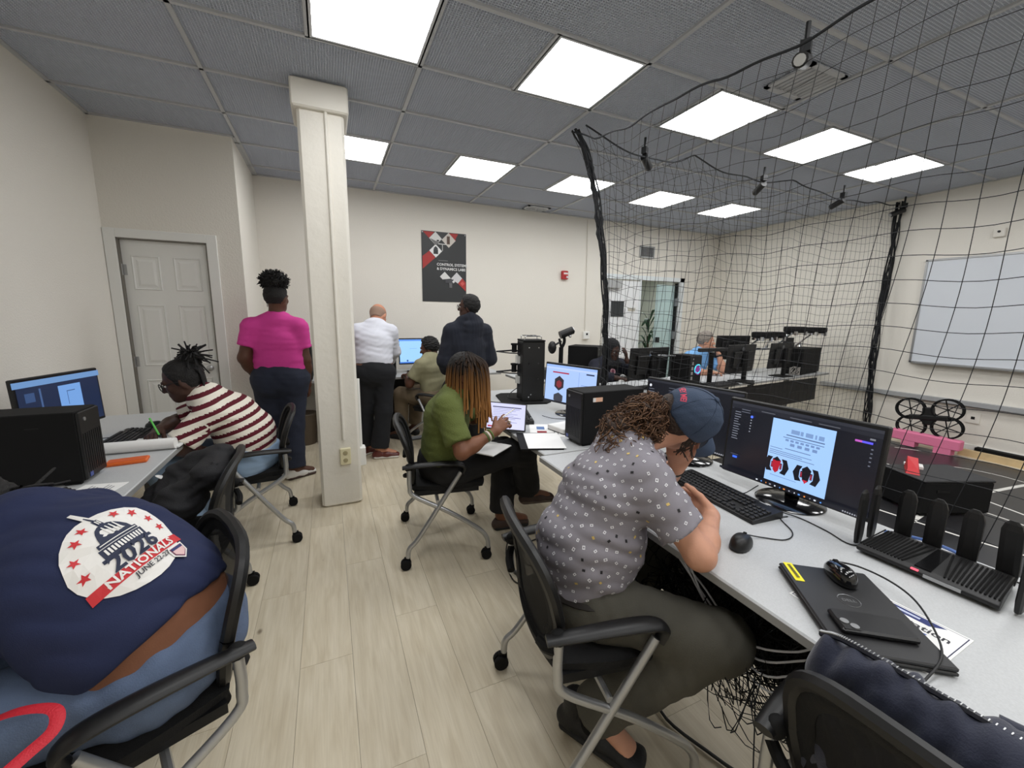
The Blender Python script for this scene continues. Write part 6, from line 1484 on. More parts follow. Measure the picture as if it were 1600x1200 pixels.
SAND = mat('brown_sandal', (66, 50, 44), .7); shoe('sandal', (1.15, 2.36, .185), (1.40, 2.37, .165), SAND, mat('sandal_sole', (96, 84, 74), .7), G_['root'], org, .045, .05, up=(.1, 0, 1)); shoe('sandal', (.98, 2.42, .0), (1.23, 2.41, .0), SAND, SOLE_K, G_['root'], org, .045, .05)
wv_ = unit(V3(J['wrR']) - V3(J['elR']))
for q, (rgb, dd) in enumerate((((84, 110, 50), .035), ((226, 222, 210), .052), ((70, 96, 44), .066))):
    b = MB(); b.lathe([(.031, -.005), (.034, 0), (.031, .005)], V3(J['wrR']) - wv_ * dd - org, 20, axis=wv_); b.build('bracelet', mat('bracelet_%d' % q, rgb, .5), G_['root'], smooth=True)
b = MB(); b.lathe([(.0105, -.004), (.0115, 0), (.0105, .004)], V3(J['wrR']) + unit((.80, .35, .45)) * .105 + V3(.003, -.028, 0) - org, 14, axis=(.8, .35, .3)); b.build('ring', mat('silver_ring', (226, 226, 220), .2, metal=.6), G_['root'], smooth=True)
sp = empty('stylus', (.915, 2.135, .865)); tag(sp, 'white stylus held by the woman in the green sweater', 'stylus')
b = MB(); b.tube([(.075, .035, .035), (-.035, .0, -.012)], .0042, 10); b.build('barrel', M_WHITE, sp, smooth=True); b = MB(); b.tube([(-.035, 0, -.012), (-.052, -.006, -.019)], [.0042, .0008], 10); b.build('tip', M_PAPER, sp, smooth=True)

# ------------------------------------------------ woman in the striped polo
J = dict(P=(-.50, 3.0, .56), C=(-.585, 2.99, .81), N=(-.715, 2.98, .945), waist=(-.505, 3.0, .69), front_p=(-1, 0, 0), front_c=(-.85, 0, -.5),
         shL=(-.655, 2.815, .865), shR=(-.66, 3.165, .87), elL=(-.80, 2.735, .705), wrL=(-.70, 2.92, .60), elR=(-.90, 3.12, .765), wrR=(-.92, 2.90, .775),
         hpL=(-.52, 2.90, .535), hpR=(-.52, 3.10, .535), knL=(-.93, 2.90, .55), knR=(-.93, 3.12, .55), anL=(-.80, 2.92, .10), anR=(-.82, 3.1, .10), toeL=(-1.0, 2.92, .03), toeR=(-1.02, 3.1, .03),
         H=(-.805, 2.975, 1.045), F=(-.93, -.10, -.32), U=(-.33, 0, .94))
ST = ramp_mat('maroon_stripes', 'stripe', [(0, (232, 226, 212)), (.55, (92, 28, 40)), (1.0, (92, 28, 40))], .85, .15, 'CONSTANT')
LJ = mat('light_jeans', (150, 176, 206), .85, bump=.15, bscale=300)
S_ = figure('woman in a maroon and cream striped polo writing at the left desk', (-.5, 3.0, 0), J, (.175, .165, .155), (.13, .125, .115), SK_DARK2, .0085, (.052, .043, .028), (.095, .066, .045),
            hands={'R': ((-.15, -.85, -.12), (.35, 0, -.9), dict(curl=(35, 40, 45, 50), thumb=(30, 30))), 'L': ((-.3, .8, -.2), (0, 0, -1))},
            shirt=dict(mat=ST, hem=(-.49, 3.0, .545), hemn=(.1, 0, -1), sleeve=.86, off=.015, amp=.002, axis=(.3, 0, 1), collar=.03, flare=.022, h=.0065, extra=[('ell', (-.58, 3.0, .66), (.16, .1, .12), (-1, 0, 0), (0, 0, 1), .05)]),
            trousers=dict(mat=LJ, top=(-.5, 3.0, .60), topn=(0, 0, 1), off=.013))
org = S_['org']; P = S_['P']; F, U = unit(J['F']), unit(J['U'])
me = S_['shirt'].data; co = np.empty(len(me.vertices) * 3, np.float32); me.vertices.foreach_get('co', co); co = co.reshape(-1, 3) + org
def seg_t(p, a, b_): a, b_ = V3(a), V3(b_); ba = b_ - a; t = np.clip((p - a) @ ba / (ba @ ba), 0, 1); return t, np.linalg.norm(p - a - t[:, None] * ba, axis=1), np.linalg.norm(ba)
spn = [J['P'], J['waist'], J['C'], J['N']]; best = np.full(len(co), 9.); val = np.zeros(len(co)); acc_ = 0
for a, b_ in zip(spn[:-1], spn[1:]):
    t, d_, l_ = seg_t(co, a, b_); d_ = d_ - .13; mk = d_ < best; best[mk] = d_[mk]; val[mk] = (acc_ + t * l_)[mk]; acc_ += l_
tu = unit(V3(J['N']) - V3(J['P'])); val = (co - V3(J['P'])) @ unit(V3(J['C']) - V3(J['P'])) * 1.0
for s_ in 'LR':
    t, d_, l_ = seg_t(co, J['sh' + s_], _lerp(V3(J['sh' + s_]), V3(J['el' + s_]), .9)); d_ = d_ - .062; mk = (d_ < .012) & (t > .02); val[mk] = .013 + (t * l_)[mk]
fr_ = (val / .052) % 1.0; fr_[np.linalg.norm(co - V3(J['N']), axis=1) < .085] = 0.1
attr(S_['shirt'], 'stripe', fr_)
hair_shell(S_, HAIR_BLK, .007, .05, -.02, amp=.002)
eyes(P, F, S_['root'], org); glasses(P, S_['root'], org, M_BLACK)
L, R_ = [], []; r_ = np.random.RandomState(8); bc_ = P(-.085, 0, .105)
for k in range(95):
    d_ = unit(r_.normal(size=3) + V3(.35, -.1, .45)); ln = r_.uniform(.06, .125); p1 = bc_ + d_ * ln * .55 + V3(0, 0, .01); p2 = bc_ + d_ * ln + V3(r_.uniform(-.02, .02), r_.uniform(-.02, .02), -.02 + r_.uniform(-.02, .03))
    q = np.array(spline([bc_ + d_ * .02, p1, p2], 4)); L.append(q - org); R_.append(np.linspace(.0062, .004, len(q)))
for k in range(30):
    s_ = r_.uniform(-.06, .06); p0 = P(-.085, s_, .05); q = np.array(spline([p0, p0 + V3(.03, 0, -.03), p0 + V3(.045, 0, -.09 - r_.uniform(0, .04))], 4)); L.append(q - org); R_.append(np.linspace(.006, .004, len(q)))
V, Q = tubes_mesh(L, R_, 5); mesh_np('locs', V, Q, HAIR_BLK, S_['root'])
S = SDF(); S.ell(bc_, (.05, .05, .045), F, U, .02); cloth('hair_bun', S, HAIR_BLK, S_['root'], org, .006, .004, 2, .02)
b = MB(); b.ball(P(-.005, .086, -.045) - org, .006, 8); b.build('earring', mat('pearl', (222, 220, 212), .2), S_['root'], smooth=True)
shoe('shoe', (-.76, 2.92, 0), (-1.02, 2.92, 0), SHK, SOLE_K, S_['root'], org); shoe('shoe', (-.78, 3.1, 0), (-1.04, 3.1, 0), SHK, SOLE_K, S_['root'], org)
pn = empty('pen', (-.905, 2.815, .80)); tag(pn, 'green pen in the writing hand of the striped polo', 'pen')
b = MB(); b.tube([(-.03, .02, .06), (.015, -.02, -.03)], .005, 10); b.build('barrel', mat('pen_green', (96, 196, 84), .4), pn, smooth=True); b = MB(); b.tube([(.015, -.02, -.03), (.022, -.026, -.042)], [.005, .001], 10); b.build('tip', M_DKMETAL, pn, smooth=True)

# ------------------------------------------------ person in the navy printed shirt (near left)
J = dict(P=(-.44, 1.275, .585), C=(-.585, 1.30, .805), N=(-.735, 1.385, .905), waist=(-.495, 1.28, .685), front_p=(-.9, .25, -.1), front_c=(-.66, .28, -.68),
         shR=(-.675, 1.535, .845), shL=(-.83, 1.20, .86), elR=(-.90, 1.70, .79), wrR=(-1.08, 1.52, .785), elL=(-1.05, 1.10, .80), wrL=(-1.15, 1.34, .785),
         hpR=(-.44, 1.37, .555), hpL=(-.47, 1.185, .555), knR=(-.90, 1.43, .55), knL=(-.93, 1.13, .55), anR=(-.86, 1.44, .10), anL=(-.91, 1.12, .10), toeR=(-1.06, 1.48, .03), toeL=(-1.11, 1.12, .03),
         H=(-.885, 1.50, .885), F=(-.62, .30, -.72), U=(-.68, .28, .68))
NVY = mat('navy_tee', (28, 38, 74), .85, bump=.12, bscale=400); JNS = mat('blue_jeans', (90, 106, 134), .85, bump=.25, bscale=300, var=.12, vscale=12)
sp_ = unit(V3(J['C']) - V3(J['P']))
N_ = figure('person in a navy printed tee bent over the near left desk', (-.45, 1.25, 0), J, (.180, .185, .178), (.145, .15, .135), SK_BROWN, .0085, (.062, .052, .034), (.100, .075, .05),
            hands={'R': ((-.5, -.7, 0), (0, 0, -1)), 'L': ((-.4, .8, 0), (0, 0, -1))},
            shirt=dict(mat=NVY, hem=V3(J['P']) + sp_ * .045, hemn=-sp_ + V3(.22, -.25, -.1), sleeve=.8, off=.014, amp=.0042, wl=.15, axis=(.2, .9, .5), collar=.02, flare=.02, h=.007),
            trousers=dict(mat=JNS, top=V3(J['P']) + V3(.0, 0, .02), topn=sp_ * .4 + V3(-.25, .0, .8), off=.012, amp=.003, axis=(1, .3, .3), extra=[('ell', (-.42, 1.275, .56), (.19, .13, .10), (-1, .2, 0), (0, 0, 1), .05)]))
org = N_['org']; P = N_['P']
hair_shell(N_, HAIR_BLK, .012, .05, -.03, amp=.003)
L, R_ = [], []; r_ = np.random.RandomState(21)
for k in range(70):
    az = r_.uniform(-1.6, 1.6); p0 = P(-.07 * math.cos(az), .085 * math.sin(az), .02); e1 = p0 + V3(.05, .0, -.01) + r_.normal(size=3) * .015; e2 = e1 + V3(.05 * r_.uniform(.2, 1), .10 * r_.uniform(-1, 1.6), -.03 + .02 * r_.normal())
    q = np.array(spline([p0, e1, e2], 5)); L.append(q - org); R_.append(np.linspace(.006, .004, len(q)))
V, Q = tubes_mesh(L, R_, 5); mesh_np('locs', V, Q, HAIR_BLK, N_['root'])
b = MB(); e_ = P(.02, -.092, .012); b.box(e_ - org, (.012, .06, .012)); b.tube([P(.05, -.09, .02) - org, P(-.03, -.094, .02) - org], .004, 6); b.tube([P(-.0, -.093, .02) - org, P(.02, -.093, -.012) - org], .004, 6); b.build('hair_clip', mat('lime_clip', (196, 214, 84), .4), N_['root'])
shoe('shoe', (-.82, 1.46, 0), (-1.08, 1.5, 0), SHK, SOLE_K, N_['root'], org); shoe('shoe', (-.89, 1.06, 0), (-1.15, 1.06, 0), SHK, SOLE_K, N_['root'], org)
# printed roundel on the back
tree = bvh_of(N_['shirt']); e2 = unit(V3(J['N']) - V3(J['waist'])); e1 = V3(J['shR']) - V3(J['shL']); e1 = unit(e1 - e2 * (e1 @ e2)); en = np.cross(e1, e2)
O = V3(J['C']) + en * .4 + e1 * PRX + e2 * PRY - org
def on_back(x, y, hgt):
    p0 = O + e1 * x * PS + e2 * y * PS; hit = tree.ray_cast(Vector(p0), Vector(-en)); q = V3(hit[0]) if hit[0] is not None else p0 - en * .25
    return tuple(q + en * (.0045 + hgt))
WH, NV, RD_ = (238, 236, 232), (26, 36, 66), (206, 44, 52); R0 = .125
art = []
def disc(cx_, cy_, r_, c_, n=28, m=7):
    for i in range(m):
        for k in range(n):
            a0, a1 = 2 * math.pi * k / n, 2 * math.pi * (k + 1) / n; r0, r1 = r_ * i / m, r_ * (i + 1) / m
            q = [(cx_ + r1 * math.cos(a0), cy_ + r1 * math.sin(a0)), (cx_ + r1 * math.cos(a1), cy_ + r1 * math.sin(a1))]
            q = ([(cx_ + r0 * math.cos(a0), cy_ + r0 * math.sin(a0))] if i == 0 else [(cx_ + r0 * math.cos(a1), cy_ + r0 * math.sin(a1)), (cx_ + r0 * math.cos(a0), cy_ + r0 * math.sin(a0))][::-1]) + q if False else ([(cx_ + r0 * math.cos(a0), cy_ + r0 * math.sin(a0))] + q + ([(cx_ + r0 * math.cos(a1), cy_ + r0 * math.sin(a1))] if i else []))
            art.append((0, ('p', q, c_)))
def strip(x0, x1, y0, y1, c_, lay, n=12):
    for i in range(n): a, b_ = x0 + (x1 - x0) * i / n, x0 + (x1 - x0) * (i + 1) / n; art.append((lay, ('p', [(a, y0), (b_, y0), (b_, y1), (a, y1)], c_)))
def star(cx_, cy_, r_, c_):
    pt = [(cx_ + (r_ if k % 2 == 0 else r_ * .42) * math.sin(k * math.pi / 5), cy_ + (r_ if k % 2 == 0 else r_ * .42) * math.cos(k * math.pi / 5)) for k in range(10)]
    for k in range(0, 10, 2): art.append((1, ('p', [(cx_, cy_), pt[k - 1], pt[k], pt[k + 1]], c_)))
disc(0, 0, R0, WH)
art.append((0, ('p', [(-.008, .12), (.008, .12), (.004, .165), (-.004, .165)], WH)))
for a in (1.95, 2.35, 2.8, 3.25): star(.103 * math.cos(a), .103 * math.sin(a), .0135, RD_)
for a in (1.15, .75, .32, -.06): star(.103 * math.cos(a), .103 * math.sin(a), .0135, RD_)
# dome
for i in range(10):
    a0, a1 = math.pi * i / 10, math.pi * (i + 1) / 10; art.append((1, ('p', [(0, .035), (.043 * math.cos(a0), .035 + .05 * math.sin(a0)), (.043 * math.cos(a1), .035 + .05 * math.sin(a1))], NV)))
for x in (-.012, -.002, .008, .018): art.append((2, ('p', [(x, .045), (x + .006, .045), (x + .004, .076), (x + .001, .076)], WH)))
strip(-.052, .052, .024, .036, NV, 1, 6); strip(-.048, .048, .029, .0315, WH, 2, 6); strip(-.056, .056, -.006, .022, NV, 1, 6)
for i in range(12): x = -.048 + i * .0083; art.append((2, ('p', [(x, .0), (x + .005, .0), (x + .005, .017), (x, .017)], WH)))
art.append((1, ('p', [(-.008, .084), (.008, .084), (.007, .106), (-.007, .106)], NV))); art.append((1, ('p', [(-.003, .106), (.003, .106), (.0015, .135), (-.0015, .135)], NV)))
for x in (-.004, .001): art.append((2, ('p', [(x, .088), (x + .003, .088), (x + .003, .102), (x, .102)], WH)))
strip(-.064, .064, -.014, -.004, NV, 1, 6); strip(-.118, .118, -.076, -.048, RD_, 1, 16)
art += [(3, ('t', '2026', 0, -.028, .060, NV, 'CENTER', .0016)), (3, ('t', 'NATIONALS', 0, -.062, .032, WH, 'CENTER', .0008)), (3, ('t', 'JUNE 22-27', .01, -.087, .020, (50, 50, 60), 'CENTER', .0003))]
disc_sh = [(.06, -.085), (.10, -.085), (.10, -.108), (.08, -.125), (.06, -.108)]
art += [(2, ('p', [(.055, -.08), (.105, -.08), (.105, -.11), (.08, -.13), (.055, -.11)], WH)), (3, ('p', disc_sh, (120, 50, 90))), (4, ('p', [(.062, -.095), (.098, -.095), (.098, -.107), (.08, -.121), (.062, -.107)], (226, 190, 190))), (4, ('p', [(.062, -.087), (.098, -.087), (.098, -.094), (.062, -.094)], (40, 50, 110)))]
pr = flat_art('shirt_print', [a for _, a in art], lambda x, y, hh: on_back(x, y, hh), N_['shirt'], ink, step=0.0, base=0.0)
# lift each layer by its order
lay = np.concatenate([[l] * (len(text_geo(a[1], a[4], 'CENTER', a[7])[0]) if a[0] == 't' else len(a[1])) for l, a in art]).astype(float)
co = np.empty(len(pr.data.vertices) * 3, np.float32); pr.data.vertices.foreach_get('co', co); co = co.reshape(-1, 3) + (lay * .0011)[:, None] * en[None]; pr.data.vertices.foreach_set('co', co.astype(np.float32).ravel()); pr.data.update()
st = empty('lanyard_strap', (-.55, .96, .60)); tag(st, 'red strap loop lying on the jeans at the lower left corner', 'strap')
b = MB(); b.tube(spline([(-.12, .06, .05), (-.05, .05, .075), (.015, .03, .075), (.03, -.005, .06), (.005, -.04, .05), (-.02, -.09, .05)], 6), .011, 8, flat=.25); b.build('webbing', mat('red_webbing', (198, 30, 48), .6, bump=.3, bscale=300), st, smooth=True)
b = MB(); b.box((-.12, .06, .05), (.03, .03, .012)); b.build('buckle', M_BLACK, st)

# ------------------------------------------------ woman in the pink polo (standing)
J = dict(P=(-.40, 4.06, .90), C=(-.405, 4.05, 1.20), N=(-.40, 4.06, 1.40), waist=(-.405, 4.06, 1.04), front_p=(.2, .97, 0), front_c=(.2, .97, 0),
         shL=(-.585, 4.03, 1.33), shR=(-.235, 4.03, 1.325), elL=(-.655, 4.02, 1.07), wrL=(-.585, 4.16, .86), elR=(-.205, 4.04, 1.04), wrR=(-.20, 4.14, .80),
         hpL=(-.50, 4.06, .87), hpR=(-.305, 4.06, .87), knL=(-.515, 4.10, .48), knR=(-.33, 4.0, .48), anL=(-.515, 4.12, .09), anR=(-.345, 3.93, .09), toeL=(-.44, 4.30, .03), toeR=(-.17, 4.01, .03),
         H=(-.385, 4.065, 1.575), F=(.55, .83, -.05), U=(0, 0, 1))
PNK = mat('pink_polo', (214, 62, 152), .8, bump=.1, bscale=400); DJ = mat('dark_denim', (34, 40, 58), .85, bump=.2, bscale=350, var=.15, vscale=9)
K_ = figure('woman in a pink polo and dark jeans standing beside the column', (-.40, 4.05, 0), J, (.185, .175, .165), (.14, .125, .12), SK_DARK, .010, (.056, .047, .031), (.105, .072, .048),
            hands={'L': ((.3, .6, -.7), (.6, 0, .2)), 'R': ((.1, .3, -.9), (-.8, .2, 0))},
            shirt=dict(mat=PNK, hem=(-.4, 4.06, .955), hemn=(0, 0, -1), sleeve=.62, off=.014, amp=.003, axis=(0, 0, 1), collar=.035, flare=.014),
            trousers=dict(mat=DJ, top=(-.4, 4.06, 1.0), topn=(0, 0, 1), off=.012, leg=.034, cuff=.97, amp=.003, extra=[('ell', (-.485, 3.99, .86), (.105, .10, .12), (0, -1, 0), (0, 0, 1), .06), ('ell', (-.315, 3.99, .86), (.105, .10, .12), (0, -1, 0), (0, 0, 1), .06)]))
org = K_['org']; P = K_['P']; eyes(P, unit(J['F']), K_['root'], org); hair_shell(K_, HAIR_BLK, .008, .045, -.02, amp=.002)
r_ = np.random.RandomState(4); pc = P(-.025, 0, .135); S = SDF(); S.ell(pc, (.098, .09, .075), (0, 1, 0), (0, 0, 1), .02); cloth('hair_puff', S, HAIR_BLK, K_['root'], org, .007, .008, 6, .025, it=1)
L, R_ = [], []
for k in range(600):
    d_ = unit(r_.normal(size=3) + V3(0, 0, .25)); p0 = pc + d_ * V3(.092, .084, .070); p1 = p0 + d_ * r_.uniform(.015, .032) + r_.normal(size=3) * .006; L.append(np.array([p0, (p0 + p1) / 2 + r_.normal(size=3) * .004, p1]) - org); R_.append(np.array([.005, .004, .0022]))
V, Q = tubes_mesh(L, R_, 4); mesh_np('hair_tuft', V, Q, HAIR_BLK, K_['root'])['kind'] = 'stuff'
b = MB(); b.tube([P(-.01, -.088, -.052 + 0) - org + V3(.0, .018 * math.cos(k * .5236), .018 * math.sin(k * .5236) - .01) for k in range(13)], .0022, 6, caps=False); b.build('earring', M_CHROME, K_['root'], smooth=True)
WSH = mat('white_trainer', (226, 224, 220), .5)
for hl, to in (((-.385, 3.90, 0), (-.17, 4.02, 0)), ((-.53, 4.07, 0), (-.44, 4.31, 0))):
    so = shoe('shoe', hl, to, WSH, mat('gum_sole', (74, 56, 50), .7), K_['root'], org, .045, .07); d_ = unit(V3(to) - V3(hl)); n_ = V3(d_[1], -d_[0], 0)
    for q in range(3):
        b = MB(); c_ = V3(hl) + d_ * (.10 + .028 * q) + n_ * .0405 - org; b.tube([c_ + V3(0, 0, .025) - d_ * .008, c_ + V3(0, 0, .06) - n_ * .012 + d_ * .008], .005, 6); b.build('side_stripe', M_BLACKM, so)

# ------------------------------------------------ man in the white shirt, bending
J = dict(P=(.40, 4.29, .90), C=(.415, 4.35, 1.17), N=(.445, 4.43, 1.33), waist=(.405, 4.31, 1.02), front_p=(.1, .98, -.1), front_c=(.1, .85, -.5),
         shL=(.265, 4.40, 1.275), shR=(.58, 4.37, 1.27), elL=(.22, 4.55, 1.06), wrL=(.30, 4.76, .93), elR=(.625, 4.47, 1.06), wrR=(.60, 4.70, .92),
         hpL=(.31, 4.28, .86), hpR=(.49, 4.28, .86), knL=(.30, 4.33, .48), knR=(.47, 4.22, .48), anL=(.29, 4.36, .09), anR=(.41, 4.19, .09), toeL=(.42, 4.42, .03), toeR=(.60, 4.17, .03),
         H=(.485, 4.50, 1.43), F=(.45, .55, -.70), U=(.25, .60, .75))
W_S = mat('white_dress_shirt', (214, 216, 226), .75, bump=.1, bscale=400); W_T = mat('charcoal_trousers', (18, 20, 25), .9)
H_ = figure('bald man in a white shirt and dark trousers bending over the back desk', (.40, 4.29, 0), J, (.155, .148, .155), (.125, .12, .115), SK_TAN, .010, (.052, .042, .028), (.090, .062, .042),
            hands={'L': ((.2, .7, -.5), (0, 0, -1)), 'R': ((-.3, .7, -.5), (0, 0, -1))},
            shirt=dict(mat=W_S, hem=(.40, 4.29, .945), hemn=(0, 0, -1), sleeve=1.85, off=.016, amp=.004, wl=.12, axis=(.3, 0, 1), collar=.03),
            trousers=dict(mat=W_T, top=(.4, 4.29, .965), topn=(0, 0, 1), off=.014, leg=.034, cuff=.95, extra=[('ell', (.40, 4.22, .86), (.15, .10, .11), (0, -1, 0), (0, 0, 1), .06)]))
org = H_['org']; P = H_['P']; eyes(P, unit(J['F']), H_['root'], org, brow=(90, 84, 80)); hair_shell(H_, mat('grey_stubble', (150, 124, 108), .9), .004, .02, -.03, amp=0, tilt=0, crown=.03)
b = MB(); b.tube([V3(.402 + .170 * math.cos(a), 4.295 + .140 * math.sin(a), .955) - org for a in np.linspace(0, 2 * math.pi, 36)], .016, 6, caps=False); b.build('belt', mat('brown_belt', (96, 64, 48), .5), H_['root'], smooth=True)
BRS = mat('brown_leather_shoe', (92, 40, 34), .35)
shoe('shoe', (.365, 4.185, 0), (.615, 4.155, 0), BRS, SOLE_W, H_['root'], org, .045, .07); shoe('shoe', (.26, 4.33, 0), (.44, 4.45, 0), BRS, SOLE_W, H_['root'], org, .045, .07)

# ------------------------------------------------ man in the navy hoodie (standing)
J = dict(P=(1.30, 4.02, .86), C=(1.30, 4.01, 1.15), N=(1.305, 4.01, 1.36), waist=(1.30, 4.02, .99), front_p=(-.35, .94, 0), front_c=(-.35, .94, 0),
         shL=(1.125, 3.99, 1.285), shR=(1.475, 4.03, 1.28), elL=(1.06, 4.02, 1.00), wrL=(1.12, 4.20, .86), elR=(1.545, 4.05, 1.00), wrR=(1.45, 4.24, .87),
         hpL=(1.21, 4.02, .82), hpR=(1.39, 4.02, .82), knL=(1.21, 4.05, .46), knR=(1.39, 4.05, .46), anL=(1.21, 4.04, .09), anR=(1.40, 4.04, .09), toeL=(1.16, 4.24, .03), toeR=(1.34, 4.25, .03),
         H=(1.305, 4.005, 1.53), F=(-.85, .52, .02), U=(0, 0, 1))
HOD = mat('navy_hoodie', (28, 32, 44), .92, bump=.2, bscale=300)
D_ = figure('man in a dark navy hoodie and glasses standing before the poster', (1.30, 4.02, 0), J, (.155, .15, .16), (.12, .115, .115), SK_DARK2, .010, (.056, .046, .03), (.088, .06, .042),
            hands={'L': ((.3, .7, -.4), (.7, 0, 0)), 'R': ((-.3, .7, -.4), (-.7, 0, 0))},
            shirt=dict(name='hoodie', mat=HOD, hem=(1.3, 4.02, .80), hemn=(0, 0, -1), sleeve=1.9, off=.026, amp=.004, wl=.12, collar=.0, extra=[('ell', (1.335, 3.905, 1.33), (.115, .05, .10), (.35, -.94, 0), (0, 0, 1), .04), ('cap', (1.20, 3.98, 1.40), .035, (1.30, 3.93, 1.43), .04, .04), ('cap', (1.30, 3.93, 1.43), .04, (1.41, 3.99, 1.40), .035, .04)]),
            trousers=dict(mat=BLKT, top=(1.3, 4.02, .9), topn=(0, 0, 1), off=.014, leg=.034, cuff=.95))
org = D_['org']; P = D_['P']; eyes(P, unit(J['F']), D_['root'], org); glasses(P, D_['root'], org, M_BLACK); hair_shell(D_, HAIR_BLK, .012, .045, -.015, amp=.003)
shoe('shoe', (1.23, 4.0, 0), (1.15, 4.26, 0), SHK, SOLE_K, D_['root'], org); shoe('shoe', (1.41, 4.0, 0), (1.34, 4.27, 0), SHK, SOLE_K, D_['root'], org)

# ------------------------------------------------ man in the khaki tee (seated, back)
J = dict(P=(1.07, 4.46, .56), C=(1.045, 4.51, .83), N=(1.035, 4.55, .965), front_p=(-.65, .76, 0), front_c=(-.65, .74, -.2),
         shL=(.90, 4.43, .905), shR=(1.16, 4.66, .90), elL=(.775, 4.46, .70), wrL=(.80, 4.68, .765), elR=(1.12, 4.82, .765), wrR=(.96, 4.92, .77),
         hpL=(1.0, 4.40, .535), hpR=(1.13, 4.52, .535), knL=(.72, 4.70, .55), knR=(.92, 4.86, .55), anL=(.72, 4.74, .1), anR=(.9, 4.88, .1), toeL=(.6, 4.9, .03), toeR=(.8, 5.02, .03),
         H=(1.03, 4.60, 1.075), F=(-.88, .40, -.22), U=(-.15, .1, .98))
KHK = mat('khaki_tee', (146, 142, 112), .85, bump=.1, bscale=350)
O_ = figure('man in a khaki tee seated at the back wall desk', (1.06, 4.46, 0), J, (.16, .15, .155), (.12, .115, .11), SK_DARK, .010, (.05, .042, .028), (.09, .062, .042),
            hands={'L': ((-.2, .9, 0), (0, 0, -1)), 'R': ((-.7, .5, 0), (0, 0, -1))},
            shirt=dict(mat=KHK, hem=(1.07, 4.46, .57), hemn=(0, 0, -1), sleeve=.72, off=.014, amp=.003, collar=.012, flare=.02), trousers=dict(mat=mat('khaki_trousers', (110, 96, 76), .85), top=(1.07, 4.46, .62), topn=(0, 0, 1)))
org = O_['org']; P = O_['P']; eyes(P, unit(J['F']), O_['root'], org); hair_shell(O_, HAIR_BLK, .014, .045, -.01, amp=.006, wl=.02)
shoe('shoe', (.74, 4.72, 0), (.58, 4.92, 0), SHK, SOLE_K, O_['root'], org); shoe('shoe', (.92, 4.86, 0), (.78, 5.06, 0), SHK, SOLE_K, O_['root'], org)

# ------------------------------------------------ person in the black head scarf (seated, far)
J = dict(P=(3.06, 4.10, .56), C=(3.06, 4.03, .80), N=(3.055, 3.97, .93), front_p=(0, -1, 0), front_c=(0, -.93, -.3),
         shL=(3.235, 4.0, .875), shR=(2.88, 4.0, .875), elL=(3.32, 3.80, .775), wrL=(3.17, 3.80, .955), elR=(2.80, 3.84, .765), wrR=(2.98, 3.72, .765),
         hpL=(3.15, 4.08, .535), hpR=(2.97, 4.08, .535), knL=(3.18, 3.68, .55), knR=(2.95, 3.68, .55), anL=(3.18, 3.70, .1), anR=(2.95, 3.7, .1), toeL=(3.18, 3.5, .03), toeR=(2.95, 3.5, .03),
         H=(3.055, 3.93, 1.06), F=(.05, -.97, -.2), U=(0, -.15, .98))
NVH = mat('dark_navy_sweatshirt', (26, 28, 42), .92, bump=.15, bscale=300)
I_ = figure('person in a black head scarf and navy sweatshirt behind the far monitor', (3.06, 4.05, 0), J, (.155, .15, .15), (.12, .115, .11), SK_DARK2, .010, (.05, .042, .028), (.09, .062, .042),
            hands={'L': ((-.15, -.1, .95), (-.7, .5, .1), dict(curl=(25, 30, 35, 40))), 'R': ((.6, -.7, 0), (0, 0, -1))},
            shirt=dict(name='sweatshirt', mat=NVH, hem=(3.06, 4.1, .56), hemn=(0, 0, -1), sleeve=1.85, off=.022, amp=.003, collar=.0), trousers=dict(mat=BLKT, top=(3.06, 4.1, .62), topn=(0, 0, 1)))
org = I_['org']; P = I_['P']; F, U = unit(J['F']), unit(V3(J['U']) - unit(J['F']) * (V3(J['U']) @ unit(J['F']))); eyes(P, F, I_['root'], org); glasses(P, I_['root'], org, M_BLACK)
S = SDF(); S.ell(P(-.025, 0, .030), (.098, .108, .115), F, U, .03); S.cap(P(-.03, 0, -.03), .085, P(-.0, 0, -.14), .095, .05); S.ell(P(.03, 0, -.15), (.13, .09, .05), F, U, .05); S.ell(P(.09, 0, -.012), (.060, .075, .085), F, U, .012, sign=-1)
cloth('head_scarf', S, mat('black_scarf', (18, 18, 22), .9), I_['root'], org, .007, .003, 2, .07)
b = MB(); c_ = V3(3.03, 3.865, .82) - org; b.lathe([(.036, 0), (.036, .004), (.026, .004)], c_, 20, axis=(0, -1, .3)); b.build('emblem', mat('emblem_pink', (196, 150, 160), .6), I_['root']); b = MB(); b.lathe([(.022, .004), (.020, .007)], c_, 20, axis=(0, -1, .3)); b.build('emblem_centre', mat('emblem_plum', (120, 50, 72), .6), I_['root'])
shoe('shoe', (3.18, 3.74, 0), (3.18, 3.48, 0), SHK, SOLE_K, I_['root'], org); shoe('shoe', (2.95, 3.74, 0), (2.95, 3.48, 0), SHK, SOLE_K, I_['root'], org)

